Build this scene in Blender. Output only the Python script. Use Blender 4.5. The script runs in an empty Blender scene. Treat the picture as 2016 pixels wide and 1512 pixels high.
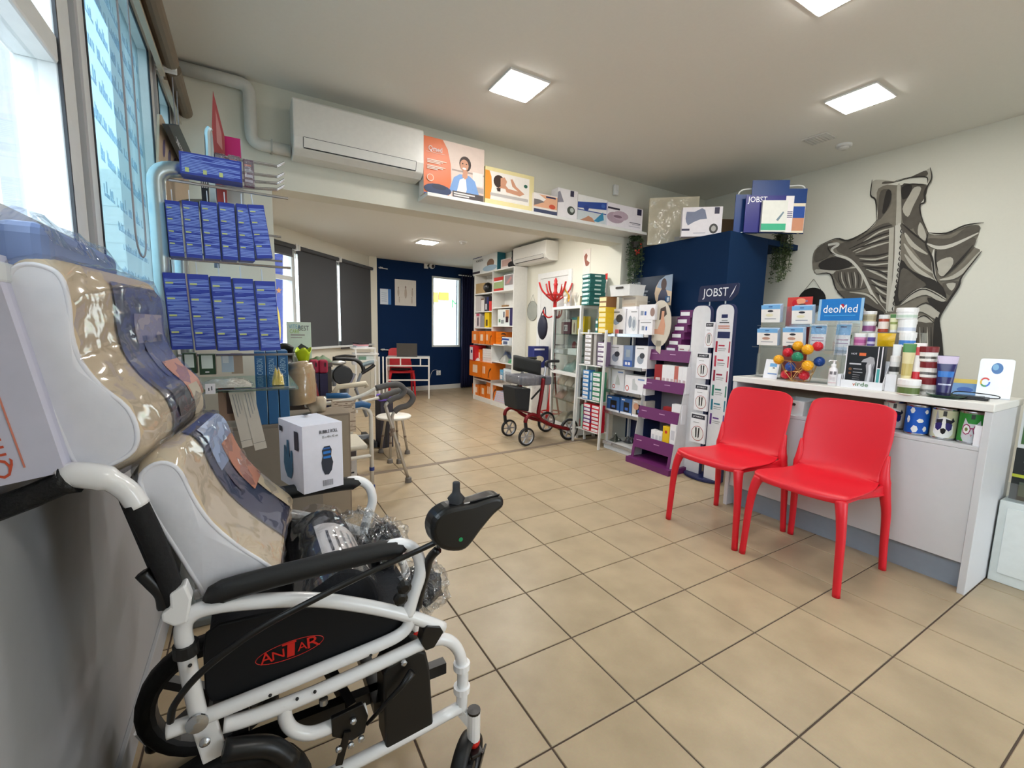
import bpy, bmesh, math, random
from mathutils import Vector, Matrix
random.seed(7)
SC = bpy.context.scene
COL = SC.collection
FPX, YAW, PITCH, ROLL = 865.469, .5362, -.1249, .0231
CAM = Vector((-1.024, -1.226, 1.1878))
_f = Vector((math.sin(YAW)*math.cos(PITCH), math.cos(YAW)*math.cos(PITCH), math.sin(PITCH)))
_r = Vector((math.cos(YAW), -math.sin(YAW), 0))
_u = _r.cross(_f)
CR = math.cos(ROLL)*_r + math.sin(ROLL)*_u
CU = -math.sin(ROLL)*_r + math.cos(ROLL)*_u
CF = _f
cd = bpy.data.cameras.new('camera'); cam = bpy.data.objects.new('camera', cd); COL.objects.link(cam)
cd.sensor_width = 36; cd.lens = 36*FPX/2016; cd.clip_start = .02; cd.clip_end = 200
cam.matrix_world = Matrix(((CR.x, CU.x, -CF.x, CAM.x), (CR.y, CU.y, -CF.y, CAM.y), (CR.z, CU.z, -CF.z, CAM.z), (0, 0, 0, 1)))
SC.camera = cam
W = bpy.data.worlds.new('sky'); SC.world = W; W.use_nodes = True
bg = W.node_tree.nodes['Background']; bg.inputs[0].default_value = (.80, .90, 1, 1); bg.inputs[1].default_value = 4.0
SC.view_settings.view_transform = 'Standard'; SC.view_settings.look = 'None'
SC.view_settings.exposure = 1.08; SC.view_settings.gamma = 1; SC.view_settings.use_curve_mapping = False
try:
 SC.cycles.use_denoising = True; SC.cycles.max_bounces = 8; SC.cycles.transparent_max_bounces = 16
 SC.cycles.caustics_reflective = False; SC.cycles.caustics_refractive = False
except Exception: pass
LED = 27.0            # strength of the ceiling panels
def ray(u, v): return CF + (u-1008)/FPX*CR - (v-756)/FPX*CU
def PZ(u, v, z=0.0): d = ray(u, v); return CAM + d*((z-CAM.z)/d.z)
def PX(u, v, x): d = ray(u, v); return CAM + d*((x-CAM.x)/d.x)
def PY(u, v, y): d = ray(u, v); return CAM + d*((y-CAM.y)/d.y)
def PPL(u, v, p, n):
 d = ray(u, v); n = Vector(n); return CAM + d*((Vector(p)-CAM).dot(n)/d.dot(n))
def toPX(p):
 d = Vector(p)-CAM; z = d.dot(CF)
 return (1008+FPX*d.dot(CR)/z, 756-FPX*d.dot(CU)/z, z)
_M = {}
def lin(c):
 c /= 255.0
 return c/12.92 if c <= .04045 else ((c+.055)/1.055)**2.4
def C(r, g, b, rough=.5, metal=0.0, var=.06, bump=0.0, scale=30, coat=0.0, alpha=1.0, spec=.5):
 k = (r, g, b, rough, metal, var, bump, scale, coat, alpha, spec)
 if k in _M: return _M[k]
 m = bpy.data.materials.new('mat_%d_%d_%d' % (r, g, b)); m.use_nodes = True
 nt = m.node_tree; bs = nt.nodes['Principled BSDF']
 col = (lin(r), lin(g), lin(b), 1)
 bs.inputs['Roughness'].default_value = rough; bs.inputs['Metallic'].default_value = metal
 bs.inputs['Coat Weight'].default_value = coat; bs.inputs['Alpha'].default_value = alpha
 bs.inputs['Specular IOR Level'].default_value = spec
 tc = nt.nodes.new('ShaderNodeTexCoord'); no = nt.nodes.new('ShaderNodeTexNoise')
 no.inputs['Scale'].default_value = scale; no.inputs['Detail'].default_value = 3
 nt.links.new(tc.outputs['Object'], no.inputs['Vector'])
 mx = nt.nodes.new('ShaderNodeMix'); mx.data_type = 'RGBA'
 mx.inputs['A'].default_value = tuple(x*(1-var) for x in col[:3])+(1,)
 mx.inputs['B'].default_value = tuple(min(1, x*(1+var)) for x in col[:3])+(1,)
 nt.links.new(no.outputs['Fac'], mx.inputs['Factor']); nt.links.new(mx.outputs['Result'], bs.inputs['Base Color'])
 if bump:
  bp = nt.nodes.new('ShaderNodeBump'); bp.inputs['Strength'].default_value = bump; bp.inputs['Distance'].default_value = .01
  nt.links.new(no.outputs['Fac'], bp.inputs['Height']); nt.links.new(bp.outputs['Normal'], bs.inputs['Normal'])
 _M[k] = m; return m
def EM(r, g, b, s):
 k = ('em', r, g, b, s)
 if k in _M: return _M[k]
 m = bpy.data.materials.new('lamp_light'); m.use_nodes = True; bs = m.node_tree.nodes['Principled BSDF']
 bs.inputs['Base Color'].default_value = (.9, .9, .9, 1); bs.inputs['Emission Color'].default_value = (lin(r), lin(g), lin(b), 1)
 bs.inputs['Emission Strength'].default_value = s
 _M[k] = m; return m
def CLEAR(name='film', tint=(1, 1, 1), gloss=.12, rough=.12, bump=.0, scale=18, milk=0.0, milkcol=(.9, .9, .9)):
 """thin clear plastic or glass: transparent sheet with a glossy sheen (and an optional milky part)"""
 k = ('clear', name, tint, gloss, rough, bump, scale, milk, milkcol)
 if k in _M: return _M[k]
 m = bpy.data.materials.new(name); m.use_nodes = True; nt = m.node_tree; nt.nodes.clear()
 out = nt.nodes.new('ShaderNodeOutputMaterial'); tr = nt.nodes.new('ShaderNodeBsdfTransparent'); gl = nt.nodes.new('ShaderNodeBsdfGlossy')
 tr.inputs[0].default_value = (*tint, 1); gl.inputs['Roughness'].default_value = rough
 base = tr
 if milk:
  df = nt.nodes.new('ShaderNodeBsdfDiffuse'); df.inputs[0].default_value = (*milkcol, 1)
  tl = nt.nodes.new('ShaderNodeBsdfTranslucent'); tl.inputs[0].default_value = (*milkcol, 1)
  ad = nt.nodes.new('ShaderNodeMixShader'); ad.inputs[0].default_value = .5
  nt.links.new(df.outputs[0], ad.inputs[1]); nt.links.new(tl.outputs[0], ad.inputs[2])
  mm = nt.nodes.new('ShaderNodeMixShader'); mm.inputs[0].default_value = milk
  nt.links.new(tr.outputs[0], mm.inputs[1]); nt.links.new(ad.outputs[0], mm.inputs[2]); base = mm
 lw = nt.nodes.new('ShaderNodeLayerWeight'); lw.inputs[0].default_value = .25
 mt = nt.nodes.new('ShaderNodeMath'); mt.operation = 'MULTIPLY_ADD'; mt.inputs[1].default_value = .5; mt.inputs[2].default_value = gloss; mt.use_clamp = True
 nt.links.new(lw.outputs['Facing'], mt.inputs[0])
 mx = nt.nodes.new('ShaderNodeMixShader'); nt.links.new(mt.outputs[0], mx.inputs[0])
 nt.links.new(base.outputs[0], mx.inputs[1]); nt.links.new(gl.outputs[0], mx.inputs[2]); nt.links.new(mx.outputs[0], out.inputs[0])
 if bump:
  tc = nt.nodes.new('ShaderNodeTexCoord'); no = nt.nodes.new('ShaderNodeTexNoise'); no.inputs['Scale'].default_value = scale
  no.inputs['Detail'].default_value = 2; no.inputs['Distortion'].default_value = .4
  bp = nt.nodes.new('ShaderNodeBump'); bp.inputs['Strength'].default_value = bump; bp.inputs['Distance'].default_value = .02
  nt.links.new(tc.outputs['Object'], no.inputs['Vector']); nt.links.new(no.outputs['Fac'], bp.inputs['Height'])
  nt.links.new(bp.outputs['Normal'], gl.inputs['Normal']); nt.links.new(bp.outputs['Normal'], lw.inputs['Normal'])
 _M[k] = m; return m
def PRINT(name, base, ink, sx=40, sz=90, cover=.45, rough=.4, axis='XZ'):
 """small print: rows of ragged lines of ink on a base colour (object coordinates)"""
 k = ('print', name, base, ink, sx, sz, cover)
 if k in _M: return _M[k]
 m = bpy.data.materials.new(name); m.use_nodes = True; nt = m.node_tree; bs = nt.nodes['Principled BSDF']
 bs.inputs['Roughness'].default_value = rough
 tc = nt.nodes.new('ShaderNodeTexCoord'); mp = nt.nodes.new('ShaderNodeMapping')
 mp.inputs['Scale'].default_value = (sx*.18, sx*.18, sz*1.7)
 wn = nt.nodes.new('ShaderNodeTexNoise'); wn.inputs['Scale'].default_value = 1; wn.inputs['Detail'].default_value = 1
 sp = nt.nodes.new('ShaderNodeSeparateXYZ')
 nt.links.new(tc.outputs['Object'], mp.inputs['Vector']); nt.links.new(mp.outputs[0], wn.inputs['Vector']); nt.links.new(tc.outputs['Object'], sp.inputs[0])
 m1 = nt.nodes.new('ShaderNodeMath'); m1.operation = 'MULTIPLY'; m1.inputs[1].default_value = sz*2
 fr = nt.nodes.new('ShaderNodeMath'); fr.operation = 'FRACT'; gt = nt.nodes.new('ShaderNodeMath'); gt.operation = 'GREATER_THAN'; gt.inputs[1].default_value = .45
 nt.links.new(sp.outputs['Z'], m1.inputs[0]); nt.links.new(m1.outputs[0], fr.inputs[0]); nt.links.new(fr.outputs[0], gt.inputs[0])
 g2 = nt.nodes.new('ShaderNodeMath'); g2.operation = 'GREATER_THAN'; g2.inputs[1].default_value = cover
 nt.links.new(wn.outputs['Fac'], g2.inputs[0])
 an = nt.nodes.new('ShaderNodeMath'); an.operation = 'MULTIPLY'; nt.links.new(gt.outputs[0], an.inputs[0]); nt.links.new(g2.outputs[0], an.inputs[1])
 mx = nt.nodes.new('ShaderNodeMix'); mx.data_type = 'RGBA'
 mx.inputs['A'].default_value = (*[lin(c) for c in base], 1); mx.inputs['B'].default_value = (*[lin(c) for c in ink], 1)
 nt.links.new(an.outputs[0], mx.inputs['Factor']); nt.links.new(mx.outputs['Result'], bs.inputs['Base Color'])
 _M[k] = m; return m
class MB:
 def __init__(s): s.v = []; s.f = []; s.m = []; s.mats = []
 def mi(s, mat):
  if mat not in s.mats: s.mats.append(mat)
  return s.mats.index(mat)
 def add(s, vs, fs, mat):
  o = len(s.v); i = s.mi(mat)
  s.v += [Vector(p) for p in vs]
  for f in fs: s.f.append([o+k for k in f]); s.m.append(i)
  return s
 def box(s, lo, hi, mat, X=None):
  (a, b, c), (d, e, f) = lo, hi
  vs = [Vector(p) for p in ((a, b, c), (d, b, c), (d, e, c), (a, e, c), (a, b, f), (d, b, f), (d, e, f), (a, e, f))]
  if X: vs = [X @ p for p in vs]
  return s.add(vs, ((0, 3, 2, 1), (4, 5, 6, 7), (0, 1, 5, 4), (1, 2, 6, 5), (2, 3, 7, 6), (3, 0, 4, 7)), mat)
 def bar(s, a, b, w, h, mat, up=(0, 0, 1)):
  a, b = Vector(a), Vector(b); d = (b-a).normalized(); up = Vector(up)
  if abs(d.dot(up)) > .98: up = Vector((1, 0, 0))
  x = d.cross(up).normalized(); y = x.cross(d)
  vs = [p+x*i*w/2+y*j*h/2 for p in (a, b) for i, j in ((-1, -1), (1, -1), (1, 1), (-1, 1))]
  return s.add(vs, ((3, 2, 1, 0), (4, 5, 6, 7), (0, 1, 5, 4), (1, 2, 6, 5), (2, 3, 7, 6), (3, 0, 4, 7)), mat)
 def prism(s, pts, d, mat):
  """polygon of 3-D points swept along d"""
  pts = [Vector(p) for p in pts]; d = Vector(d); n = len(pts)
  nrm = Vector((0, 0, 0))
  for i in range(n): nrm += (pts[i]-pts[0]).cross(pts[(i+1) % n]-pts[0])
  if nrm.dot(d) > 0: pts = pts[::-1]
  vs = pts+[p+d for p in pts]
  fs = [list(range(n)), list(range(2*n-1, n-1, -1))]+[[(i+1) % n, i, n+i, n+(i+1) % n] for i in range(n)]
  return s.add(vs, fs, mat)
 def poly(s, pts, mat): return s.add(pts, [list(range(len(pts)))], mat)
 def tube(s, path, r, mat, n=8, closed=False, caps=True):
  P = [Vector(p) for p in path]; k = len(P)
  rs = r if isinstance(r, (list, tuple)) else [r]*k
  T = []
  for i in range(k):
   a = P[i-1] if (i > 0 or closed) else P[i]; b = P[(i+1) % k] if (i < k-1 or closed) else P[i]
   t = (b-a); T.append(t.normalized() if t.length > 1e-9 else Vector((0, 0, 1)))
  x = T[0].orthogonal().normalized(); vs = []
  for i in range(k):
   x = (x-T[i]*x.dot(T[i])); x = x.normalized() if x.length > 1e-6 else T[i].orthogonal().normalized()
   y = T[i].cross(x)
   for j in range(n):
    a = 2*math.pi*j/n; vs.append(P[i]+(x*math.cos(a)+y*math.sin(a))*rs[i])
  fs = []
  for i in range(k if closed else k-1):
   for j in range(n):
    a, b = i*n+j, i*n+(j+1) % n; c = ((i+1) % k)*n
    fs.append([a, b, c+(j+1) % n, c+j])
  if caps and not closed: fs += [list(range(n-1, -1, -1)), list(range((k-1)*n, k*n))]
  return s.add(vs, fs, mat)
 def lathe(s, prof, mat, n=16, X=None, caps=True):
  """profile [(r,z)] turned about z"""
  vs = [Vector((r*math.cos(2*math.pi*j/n), r*math.sin(2*math.pi*j/n), z)) for r, z in prof for j in range(n)]
  if X: vs = [X @ p for p in vs]
  k = len(prof); fs = [[i*n+j, i*n+(j+1) % n, (i+1)*n+(j+1) % n, (i+1)*n+j] for i in range(k-1) for j in range(n)]
  if caps: fs += [list(range(n-1, -1, -1)), list(range((k-1)*n, k*n))]
  return s.add(vs, fs, mat)
 def ball(s, c, r, mat, n=12, m=8, sc=(1, 1, 1)):
  prof = [(max(1e-4, r*math.sin(math.pi*i/m)), -r*math.cos(math.pi*i/m)) for i in range(m+1)]
  X = Matrix.Translation(Vector(c)) @ Matrix.Diagonal((*sc, 1))
  return s.lathe(prof, mat, n, X, caps=False)
 def grid(s, fn, nu, nv, mat, closed_u=False):
  vs = [fn(i/(nu if closed_u else nu-1), j/(nv-1)) for i in range(nu) for j in range(nv)]
  fs = [[i*nv+j, ((i+1) % nu)*nv+j, ((i+1) % nu)*nv+j+1, i*nv+j+1] for i in range(nu if closed_u else nu-1) for j in range(nv-1)]
  return s.add(vs, fs, mat)
 def build(s, name, parent=None, smooth=False, bevel=0.0, seg=2, solid=0.0, sub=0, local=None, offset=None):
  me = bpy.data.meshes.new(name)
  vs = s.v
  if local is None and parent is not None and parent.name in ROOTM:
   inv = ROOTM[parent.name].inverted(); vs = [inv @ p for p in vs]
  me.from_pydata([tuple(p) for p in vs], [], s.f)
  for m in s.mats: me.materials.append(m)
  me.polygons.foreach_set('material_index', s.m)
  if smooth: me.polygons.foreach_set('use_smooth', [True]*len(me.polygons))
  me.update()
  o = bpy.data.objects.new(name, me); COL.objects.link(o)
  if parent is not None:
   o.parent = parent
   if parent.name in ROOTM: ROOTM[o.name] = ROOTM[parent.name]
  if solid:
   md = o.modifiers.new('thickness', 'SOLIDIFY'); md.thickness = solid; md.offset = 0
  if bevel:
   md = o.modifiers.new('edge', 'BEVEL'); md.width = bevel; md.segments = seg; md.limit_method = 'ANGLE'; md.angle_limit = math.radians(35)
  if sub:
   md = o.modifiers.new('smooth', 'SUBSURF'); md.levels = sub; md.render_levels = sub
  if smooth and bevel:
   pass
  return o
ROOTM = {}
def tag(o, label, cat, group=None):
 o['label'] = label; o['category'] = cat
 if group: o['group'] = group
 return o
def struct(o, label=None):
 o['kind'] = 'structure'
 if label: o['label'] = label
 return o
def thing(name, label, cat, loc=(0, 0, 0), rz=0.0, group=None, mat=None):
 o = bpy.data.objects.new(name, None); COL.objects.link(o); o.empty_display_size = .05
 X = mat if mat else Matrix.Translation(Vector(loc)) @ Matrix.Rotation(rz, 4, 'Z')
 o.matrix_world = X; ROOTM[o.name] = X
 return tag(o, label, cat, group)
def dup(root, X, label=None, group=None):
 r = root.copy(); COL.objects.link(r); r.matrix_world = X; ROOTM[r.name] = X
 if label: r['label'] = label
 if group: r['group'] = group
 for ch in list(root.children):
  c = ch.copy(); COL.objects.link(c); c.parent = r; c.matrix_parent_inverse = ch.matrix_parent_inverse.copy()
  for g in list(ch.children):
   d = g.copy(); COL.objects.link(d); d.parent = c
 return r
def LM(loc, rz=0.0, tilt=None):
 X = Matrix.Translation(Vector(loc)) @ Matrix.Rotation(rz, 4, 'Z')
 return X @ tilt if tilt else X
_TEXTS = []
def text(s, size, mat, parent, X, name='lettering', ext=.0004, align='CENTER', wfit=None, shear=0.0, bold=0.0, hfit=None):
 """flat printed letters; X maps text plane (x right, y up, z out) to the parent's local frame (made into meshes at the end)"""
 _TEXTS.append((s, size, mat, parent, X, name, ext, align, wfit, shear, bold, hfit))
def flush_text():
 tmp = []
 for s, size, mat, parent, X, name, ext, align, wfit, shear, bold, hfit in _TEXTS:
  cu = bpy.data.curves.new(name, 'FONT'); cu.body = s; cu.size = size; cu.extrude = ext; cu.align_x = align; cu.align_y = 'CENTER'
  cu.resolution_u = 2; cu.shear = shear; cu.offset = bold
  o = bpy.data.objects.new('tmp_text', cu); COL.objects.link(o); tmp.append(o)
 bpy.context.view_layer.update(); dg = bpy.context.evaluated_depsgraph_get()
 for o, (s, size, mat, parent, X, name, ext, align, wfit, shear, bold, hfit) in zip(tmp, _TEXTS):
  me = bpy.data.meshes.new_from_object(o.evaluated_get(dg)); me.materials.clear(); me.materials.append(mat)
  w = o.dimensions.x; h = o.dimensions.y
  k = bpy.data.objects.new(name, me); COL.objects.link(k); k.parent = parent
  if wfit and w > 0: X = X @ Matrix.Diagonal((wfit/w, (hfit/h if hfit and h > 0 else 1), 1, 1))
  k.matrix_local = X
 for o in tmp:
  cu = o.data; bpy.data.objects.remove(o); bpy.data.curves.remove(cu)
FACES = {  # local carton frame: x width, y depth (front is -y), z up; each face: origin, u axis, v axis, normal
 'f': lambda w, d, h: (Vector((-w/2, -d/2, 0)), Vector((w, 0, 0)), Vector((0, 0, h)), Vector((0, -1, 0))),
 'b': lambda w, d, h: (Vector((w/2, d/2, 0)), Vector((-w, 0, 0)), Vector((0, 0, h)), Vector((0, 1, 0))),
 'l': lambda w, d, h: (Vector((-w/2, d/2, 0)), Vector((0, -d, 0)), Vector((0, 0, h)), Vector((-1, 0, 0))),
 'r': lambda w, d, h: (Vector((w/2, -d/2, 0)), Vector((0, d, 0)), Vector((0, 0, h)), Vector((1, 0, 0))),
 't': lambda w, d, h: (Vector((-w/2, -d/2, h)), Vector((w, 0, 0)), Vector((0, d, 0)), Vector((0, 0, 1))),
}
def ell(cx, cy, rx, ry, n=16): return [(cx+rx*math.cos(2*math.pi*i/n), cy+ry*math.sin(2*math.pi*i/n)) for i in range(n)]
def put_prints(root, w, d, h, prints):
 """prints: ('f',x0,x1,z0,z1,mat) | ('f','poly',pts,mat) | ('f','txt',string,cx,cz,height,mat[,wfit])"""
 mb = MB(); lay = 0
 for p in prints:
  o, U, V, N = FACES[p[0]](w, d, h); lay += 1; off = N*(.0005+.00025*lay)
  if p[1] == 'txt':
   R = Matrix((U.normalized(), V.normalized(), N)).transposed().to_4x4()
   X = Matrix.Translation(o+U*p[3]+V*p[4]+N*(.0008+.00025*lay)) @ R
   text(p[2], p[5], p[6], root, X, wfit=(p[7] if len(p) > 7 else None))
  elif p[1] == 'poly':
   mb.poly([o+U*a+V*b+off for a, b in p[2]], p[3])
  else:
   _, a, b, c, e, m = p
   mb.poly([o+U*x+V*z+off for x, z in ((a, c), (b, c), (b, e), (a, e))], m)
 if 1 < len(mb.f) <= 3:
  for f, k in zip(mb.f, mb.m): MB().poly([mb.v[i] for i in f], mb.mats[k]).build('print', root, local=True)
 elif mb.v: mb.build('print', root, local=True)
def carton(name, label, cat, X, size, mat, prints=(), group=None, bevel=0.0, flap=True):
 w, d, h = size
 root = thing(name, label, cat, group=group, mat=X)
 mb = MB().box((-w/2, -d/2, 0), (w/2, d/2, h), mat)
 mb.build('carton', root, local=True, bevel=bevel)
 put_prints(root, w, d, h, prints)
 return root
def fr_pz(bl, br, z, depth):
 """frame of a box whose bottom front edge runs from pixel bl to br on the height z"""
 a, b = PZ(*bl, z), PZ(*br, z); x = (b-a); w = x.length; rz = math.atan2(x.y, x.x)
 y = Vector((-x.y, x.x, 0)).normalized()
 return LM((a+b)/2+y*depth/2, rz), w
def fr_x(ul, ur, v, x0, z, depth):
 """frame of a box facing -X whose front plane is X = x0, bottom at z"""
 a, b = PX(ul, v, x0), PX(ur, v, x0)
 return LM((x0+depth/2, (a.y+b.y)/2, z), -math.pi/2), abs(a.y-b.y)
def hx(u, vt, vb, x0): return PX(u, vt, x0).z-PX(u, vb, x0).z
def fr_y(ul, ur, v, y0, z, depth):
 a, b = PY(ul, v, y0), PY(ur, v, y0)
 return LM(((a.x+b.x)/2, y0+depth/2, z), 0), abs(a.x-b.x)
def hy(u, vt, vb, y0): return PY(u, vt, y0).z-PY(u, vb, y0).z
def cx(name, label, cat, ul, ur, vt, vb, x0, z, depth, mat, prints=(), group=None, h=None, rz=0.0):
 X, w = fr_x(ul, ur, (vt+vb)/2, x0, z, depth)
 if rz: X = X @ Matrix.Rotation(rz, 4, 'Z')
 return carton(name, label, cat, X, (w, depth, h or hx((ul+ur)/2, vt, vb, x0)), mat, prints, group)
def cy(name, label, cat, ul, ur, vt, vb, y0, z, depth, mat, prints=(), group=None, h=None, rz=0.0):
 X, w = fr_y(ul, ur, (vt+vb)/2, y0, z, depth)
 if rz: X = X @ Matrix.Rotation(rz, 4, 'Z')
 return carton(name, label, cat, X, (w, depth, h or hy((ul+ur)/2, vt, vb, y0)), mat, prints, group)
def smooth_path(pts, n=6, closed=False):
 """Catmull-Rom through pts"""
 P = [Vector(p) for p in pts]; out = []; k = len(P)
 rng = range(k if closed else k-1)
 for i in rng:
  p0 = P[i-1] if (i > 0 or closed) else P[i]; p1 = P[i]; p2 = P[(i+1) % k]; p3 = P[(i+2) % k] if (i+2 < k or closed) else P[(i+1) % k]
  for j in range(n):
   t = j/n; out.append(.5*((2*p1)+(p2-p0)*t+(2*p0-5*p1+4*p2-p3)*t*t+(3*p1-p0-3*p2+p3)*t**3))
 if not closed: out.append(P[-1])
 return out
def fillet(pts, r=.03, n=5):
 """polyline with rounded corners"""
 P = [Vector(p) for p in pts]; out = [P[0]]
 for i in range(1, len(P)-1):
  a = (P[i-1]-P[i]); b = (P[i+1]-P[i]); ra = min(r, a.length*.45, b.length*.45)
  s, e = P[i]+a.normalized()*ra, P[i]+b.normalized()*ra
  for j in range(n+1):
   t = j/n; out.append((1-t)**2*s+2*t*(1-t)*P[i]+t*t*e)
 out.append(P[-1]); return out
WHITE = C(232, 232, 230, .45); OFFW = C(222, 220, 212, .5); BLACK = C(22, 22, 24, .45); NAVY = C(24, 34, 84, .45)
GREY = C(150, 150, 150, .5); CHROME = C(200, 200, 205, .22, 1.0); STEEL = C(165, 165, 165, .35, .8); INK = C(40, 40, 52, .5)
PAPER = C(238, 236, 240, .5)
# ================================================================ STRUCTURE
XL, XR, YB, H1, H2 = -1.36, 3.53, 2.2, 2.70, 2.33
T = 1/3.
wallm = C(224, 221, 207, .75, var=.02, bump=.03, scale=60)
wallL = C(172, 174, 178, .75, var=.03, bump=.04, scale=40)
ceilm = C(236, 234, 226, .8, var=.02, bump=.03, scale=50)
bluewall = C(12, 40, 78, .8, var=.05, bump=.03, scale=50, spec=.15)
bluebox = C(14, 42, 76, .7, var=.04, spec=.15)
def tile_mat():
 m = bpy.data.materials.new('floor_tile_ceramic'); m.use_nodes = True; nt = m.node_tree; bs = nt.nodes['Principled BSDF']
 tc = nt.nodes.new('ShaderNodeNewGeometry'); n1 = nt.nodes.new('ShaderNodeTexNoise'); n1.inputs['Scale'].default_value = 5; n1.inputs['Detail'].default_value = 6
 n2 = nt.nodes.new('ShaderNodeTexNoise'); n2.inputs['Scale'].default_value = 140; oi = nt.nodes.new('ShaderNodeObjectInfo')
 nt.links.new(tc.outputs['Position'], n1.inputs['Vector']); nt.links.new(tc.outputs['Position'], n2.inputs['Vector'])
 cr = nt.nodes.new('ShaderNodeValToRGB'); cr.color_ramp.elements[0].position = .3; cr.color_ramp.elements[1].position = .72
 cr.color_ramp.elements[0].color = (lin(168), lin(149), lin(120), 1); cr.color_ramp.elements[1].color = (lin(188), lin(168), lin(137), 1)
 nt.links.new(n1.outputs['Fac'], cr.inputs[0])
 hs = nt.nodes.new('ShaderNodeHueSaturation')
 a = nt.nodes.new('ShaderNodeMath'); a.operation = 'MULTIPLY_ADD'; a.inputs[1].default_value = .08; a.inputs[2].default_value = .96
 nt.links.new(oi.outputs['Random'], a.inputs[0]); nt.links.new(a.outputs[0], hs.inputs['Value'])
 mx = nt.nodes.new('ShaderNodeMix'); mx.data_type = 'RGBA'; mx.blend_type = 'MULTIPLY'; mx.inputs['Factor'].default_value = .12
 nt.links.new(cr.outputs[0], mx.inputs['A']); nt.links.new(n2.outputs['Color'], mx.inputs['B'])
 nt.links.new(mx.outputs['Result'], hs.inputs['Color']); nt.links.new(hs.outputs[0], bs.inputs['Base Color'])
 bs.inputs['Roughness'].default_value = .36
 bp = nt.nodes.new('ShaderNodeBump'); bp.inputs['Strength'].default_value = .05; bp.inputs['Distance'].default_value = .01
 nt.links.new(n1.outputs['Fac'], bp.inputs['Height']); nt.links.new(bp.outputs[0], bs.inputs['Normal'])
 return m
TILE = tile_mat()
fb = MB().box((XL-.2, -3.3, -.1), (XR+.2, 7.6, -.0036), C(84, 70, 60, .85, bump=.2, scale=200))
floor = struct(fb.build('floor'), 'beige square ceramic tiles laid with dark grout joints')
SY0 = lambda x: 2.262+.0578*(x+.226)     # front edge of the threshold strip
SY1 = lambda x: SY0(x)+.055
def clip(poly, f):
 out = []
 for i in range(len(poly)):
  a, b = poly[i], poly[(i+1) % len(poly)]; fa, fb_ = f(a), f(b)
  if fa >= 0: out.append(a)
  if (fa >= 0) != (fb_ >= 0):
   t = fa/(fa-fb_); out.append((a[0]+(b[0]-a[0])*t, a[1]+(b[1]-a[1])*t))
 return out
def tile_mesh(poly, name='tile'):
 cxx = sum(p[0] for p in poly)/len(poly); cyy = sum(p[1] for p in poly)/len(poly)
 c = .0018; n = len(poly); vs = []
 def inset(k): return [(p[0]+(cxx-p[0])/max(.02, math.hypot(cxx-p[0], cyy-p[1]))*k*1.4, p[1]+(cyy-p[1])/max(.02, math.hypot(cxx-p[0], cyy-p[1]))*k*1.4) for p in poly]
 lo, mid, top = inset(0), inset(0), inset(c)
 vs = [(x, y, -.0035) for x, y in lo]+[(x, y, -c) for x, y in mid]+[(x, y, 0) for x, y in top]
 fs = [list(range(2*n, 3*n))]
 for k in (0, 1):
  for i in range(n): fs.append([k*n+i, k*n+(i+1) % n, (k+1)*n+(i+1) % n, (k+1)*n+i])
 return vs, fs
g = .0028
full = None; cand = []; rest = MB()
for i in range(-5, 12):
 for j in range(-10, 23):
  sq = [(i*T+g, j*T+g), ((i+1)*T-g, j*T+g), ((i+1)*T-g, (j+1)*T-g), (i*T+g, (j+1)*T-g)]
  for side in (0, 1):
   p = clip(sq, (lambda q: SY0(q[0])-.002-q[1]) if side == 0 else (lambda q: q[1]-SY1(q[0])-.002))
   p = clip(p, lambda q: q[0]-XL-.003) if p else p
   if len(p) < 3: continue
   cxx = sum(q[0] for q in p)/len(p); cyy = sum(q[1] for q in p)/len(p)
   u, v, z = toPX((cxx, cyy, 0))
   vis = z > .15 and -250 < u < 2250 and v < 1800
   cand.append((z if vis else 1e9, p, len(p) == 4 and abs(cxx-(i+.5)*T) < 1e-4 and abs(cyy-(j+.5)*T) < 1e-4, cxx, cyy))
cand.sort(key=lambda c: c[0])
for k, (z, p, isfull, cxx, cyy) in enumerate(cand):
 if k < 290 and z < 1e8:
  if isfull and full is not None: me = full
  else:
   vs, fs = tile_mesh([(q[0]-cxx, q[1]-cyy) for q in p])
   me = bpy.data.meshes.new('tile'); me.from_pydata(vs, [], fs); me.materials.append(TILE)
   if isfull: full = me
  o = bpy.data.objects.new('tile', me); COL.objects.link(o); o.location = (cxx, cyy, 0); o.parent = floor
 else:
  vs, fs = tile_mesh(p); rest.add(vs, fs, TILE)
if rest.v:
 o = rest.build('distant_tiles', floor); o['kind'] = 'stuff'
st = MB().prism([(XL, SY0(XL), -.006), (2.6, SY0(2.6), -.006), (2.6, SY1(2.6), -.006), (XL, SY1(XL), -.006)], (0, 0, .0068), C(126, 110, 94, .6, bump=.1))
struct(st.build('trim_1', bevel=.002), 'flat brown threshold strip across the floor between rooms')
struct(MB().box((XL-.15, -3.3, H1), (XR+.15, YB+.2, H1+.1), ceilm).build('ceiling'), 'plain off-white ceiling of the front room')
struct(MB().box((XL-.15, YB+.2, H2), (XR+.15, 7.6, H2+.1), ceilm).build('ceiling_rear'), 'lower white ceiling of the rear room')
W1 = (-2.6, .34, 1.267, 2.50); W2 = (.365, 1.59, 1.15, 2.50); W3 = (1.615, 2.19, 1.15, 2.50)
wl = MB(); xo = XL-.16
def wl_box(y0, y1, z0, z1): wl.box((xo, y0, z0), (XL, y1, z1), wallL)
wl_box(-3.3, W1[0], 0, H1); wl_box(W1[0], W1[1], 0, W1[2]); wl_box(W1[0], W3[1], W1[3], H1); wl_box(W1[1], W2[0], 0, W1[3])
wl_box(W2[0], W2[1], 0, W2[2]); wl_box(W2[1], W3[0], 0, W2[3]); wl_box(W3[0], W3[1], 0, W3[2]); wl_box(W3[1], 4.05, 0, H1)
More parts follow.
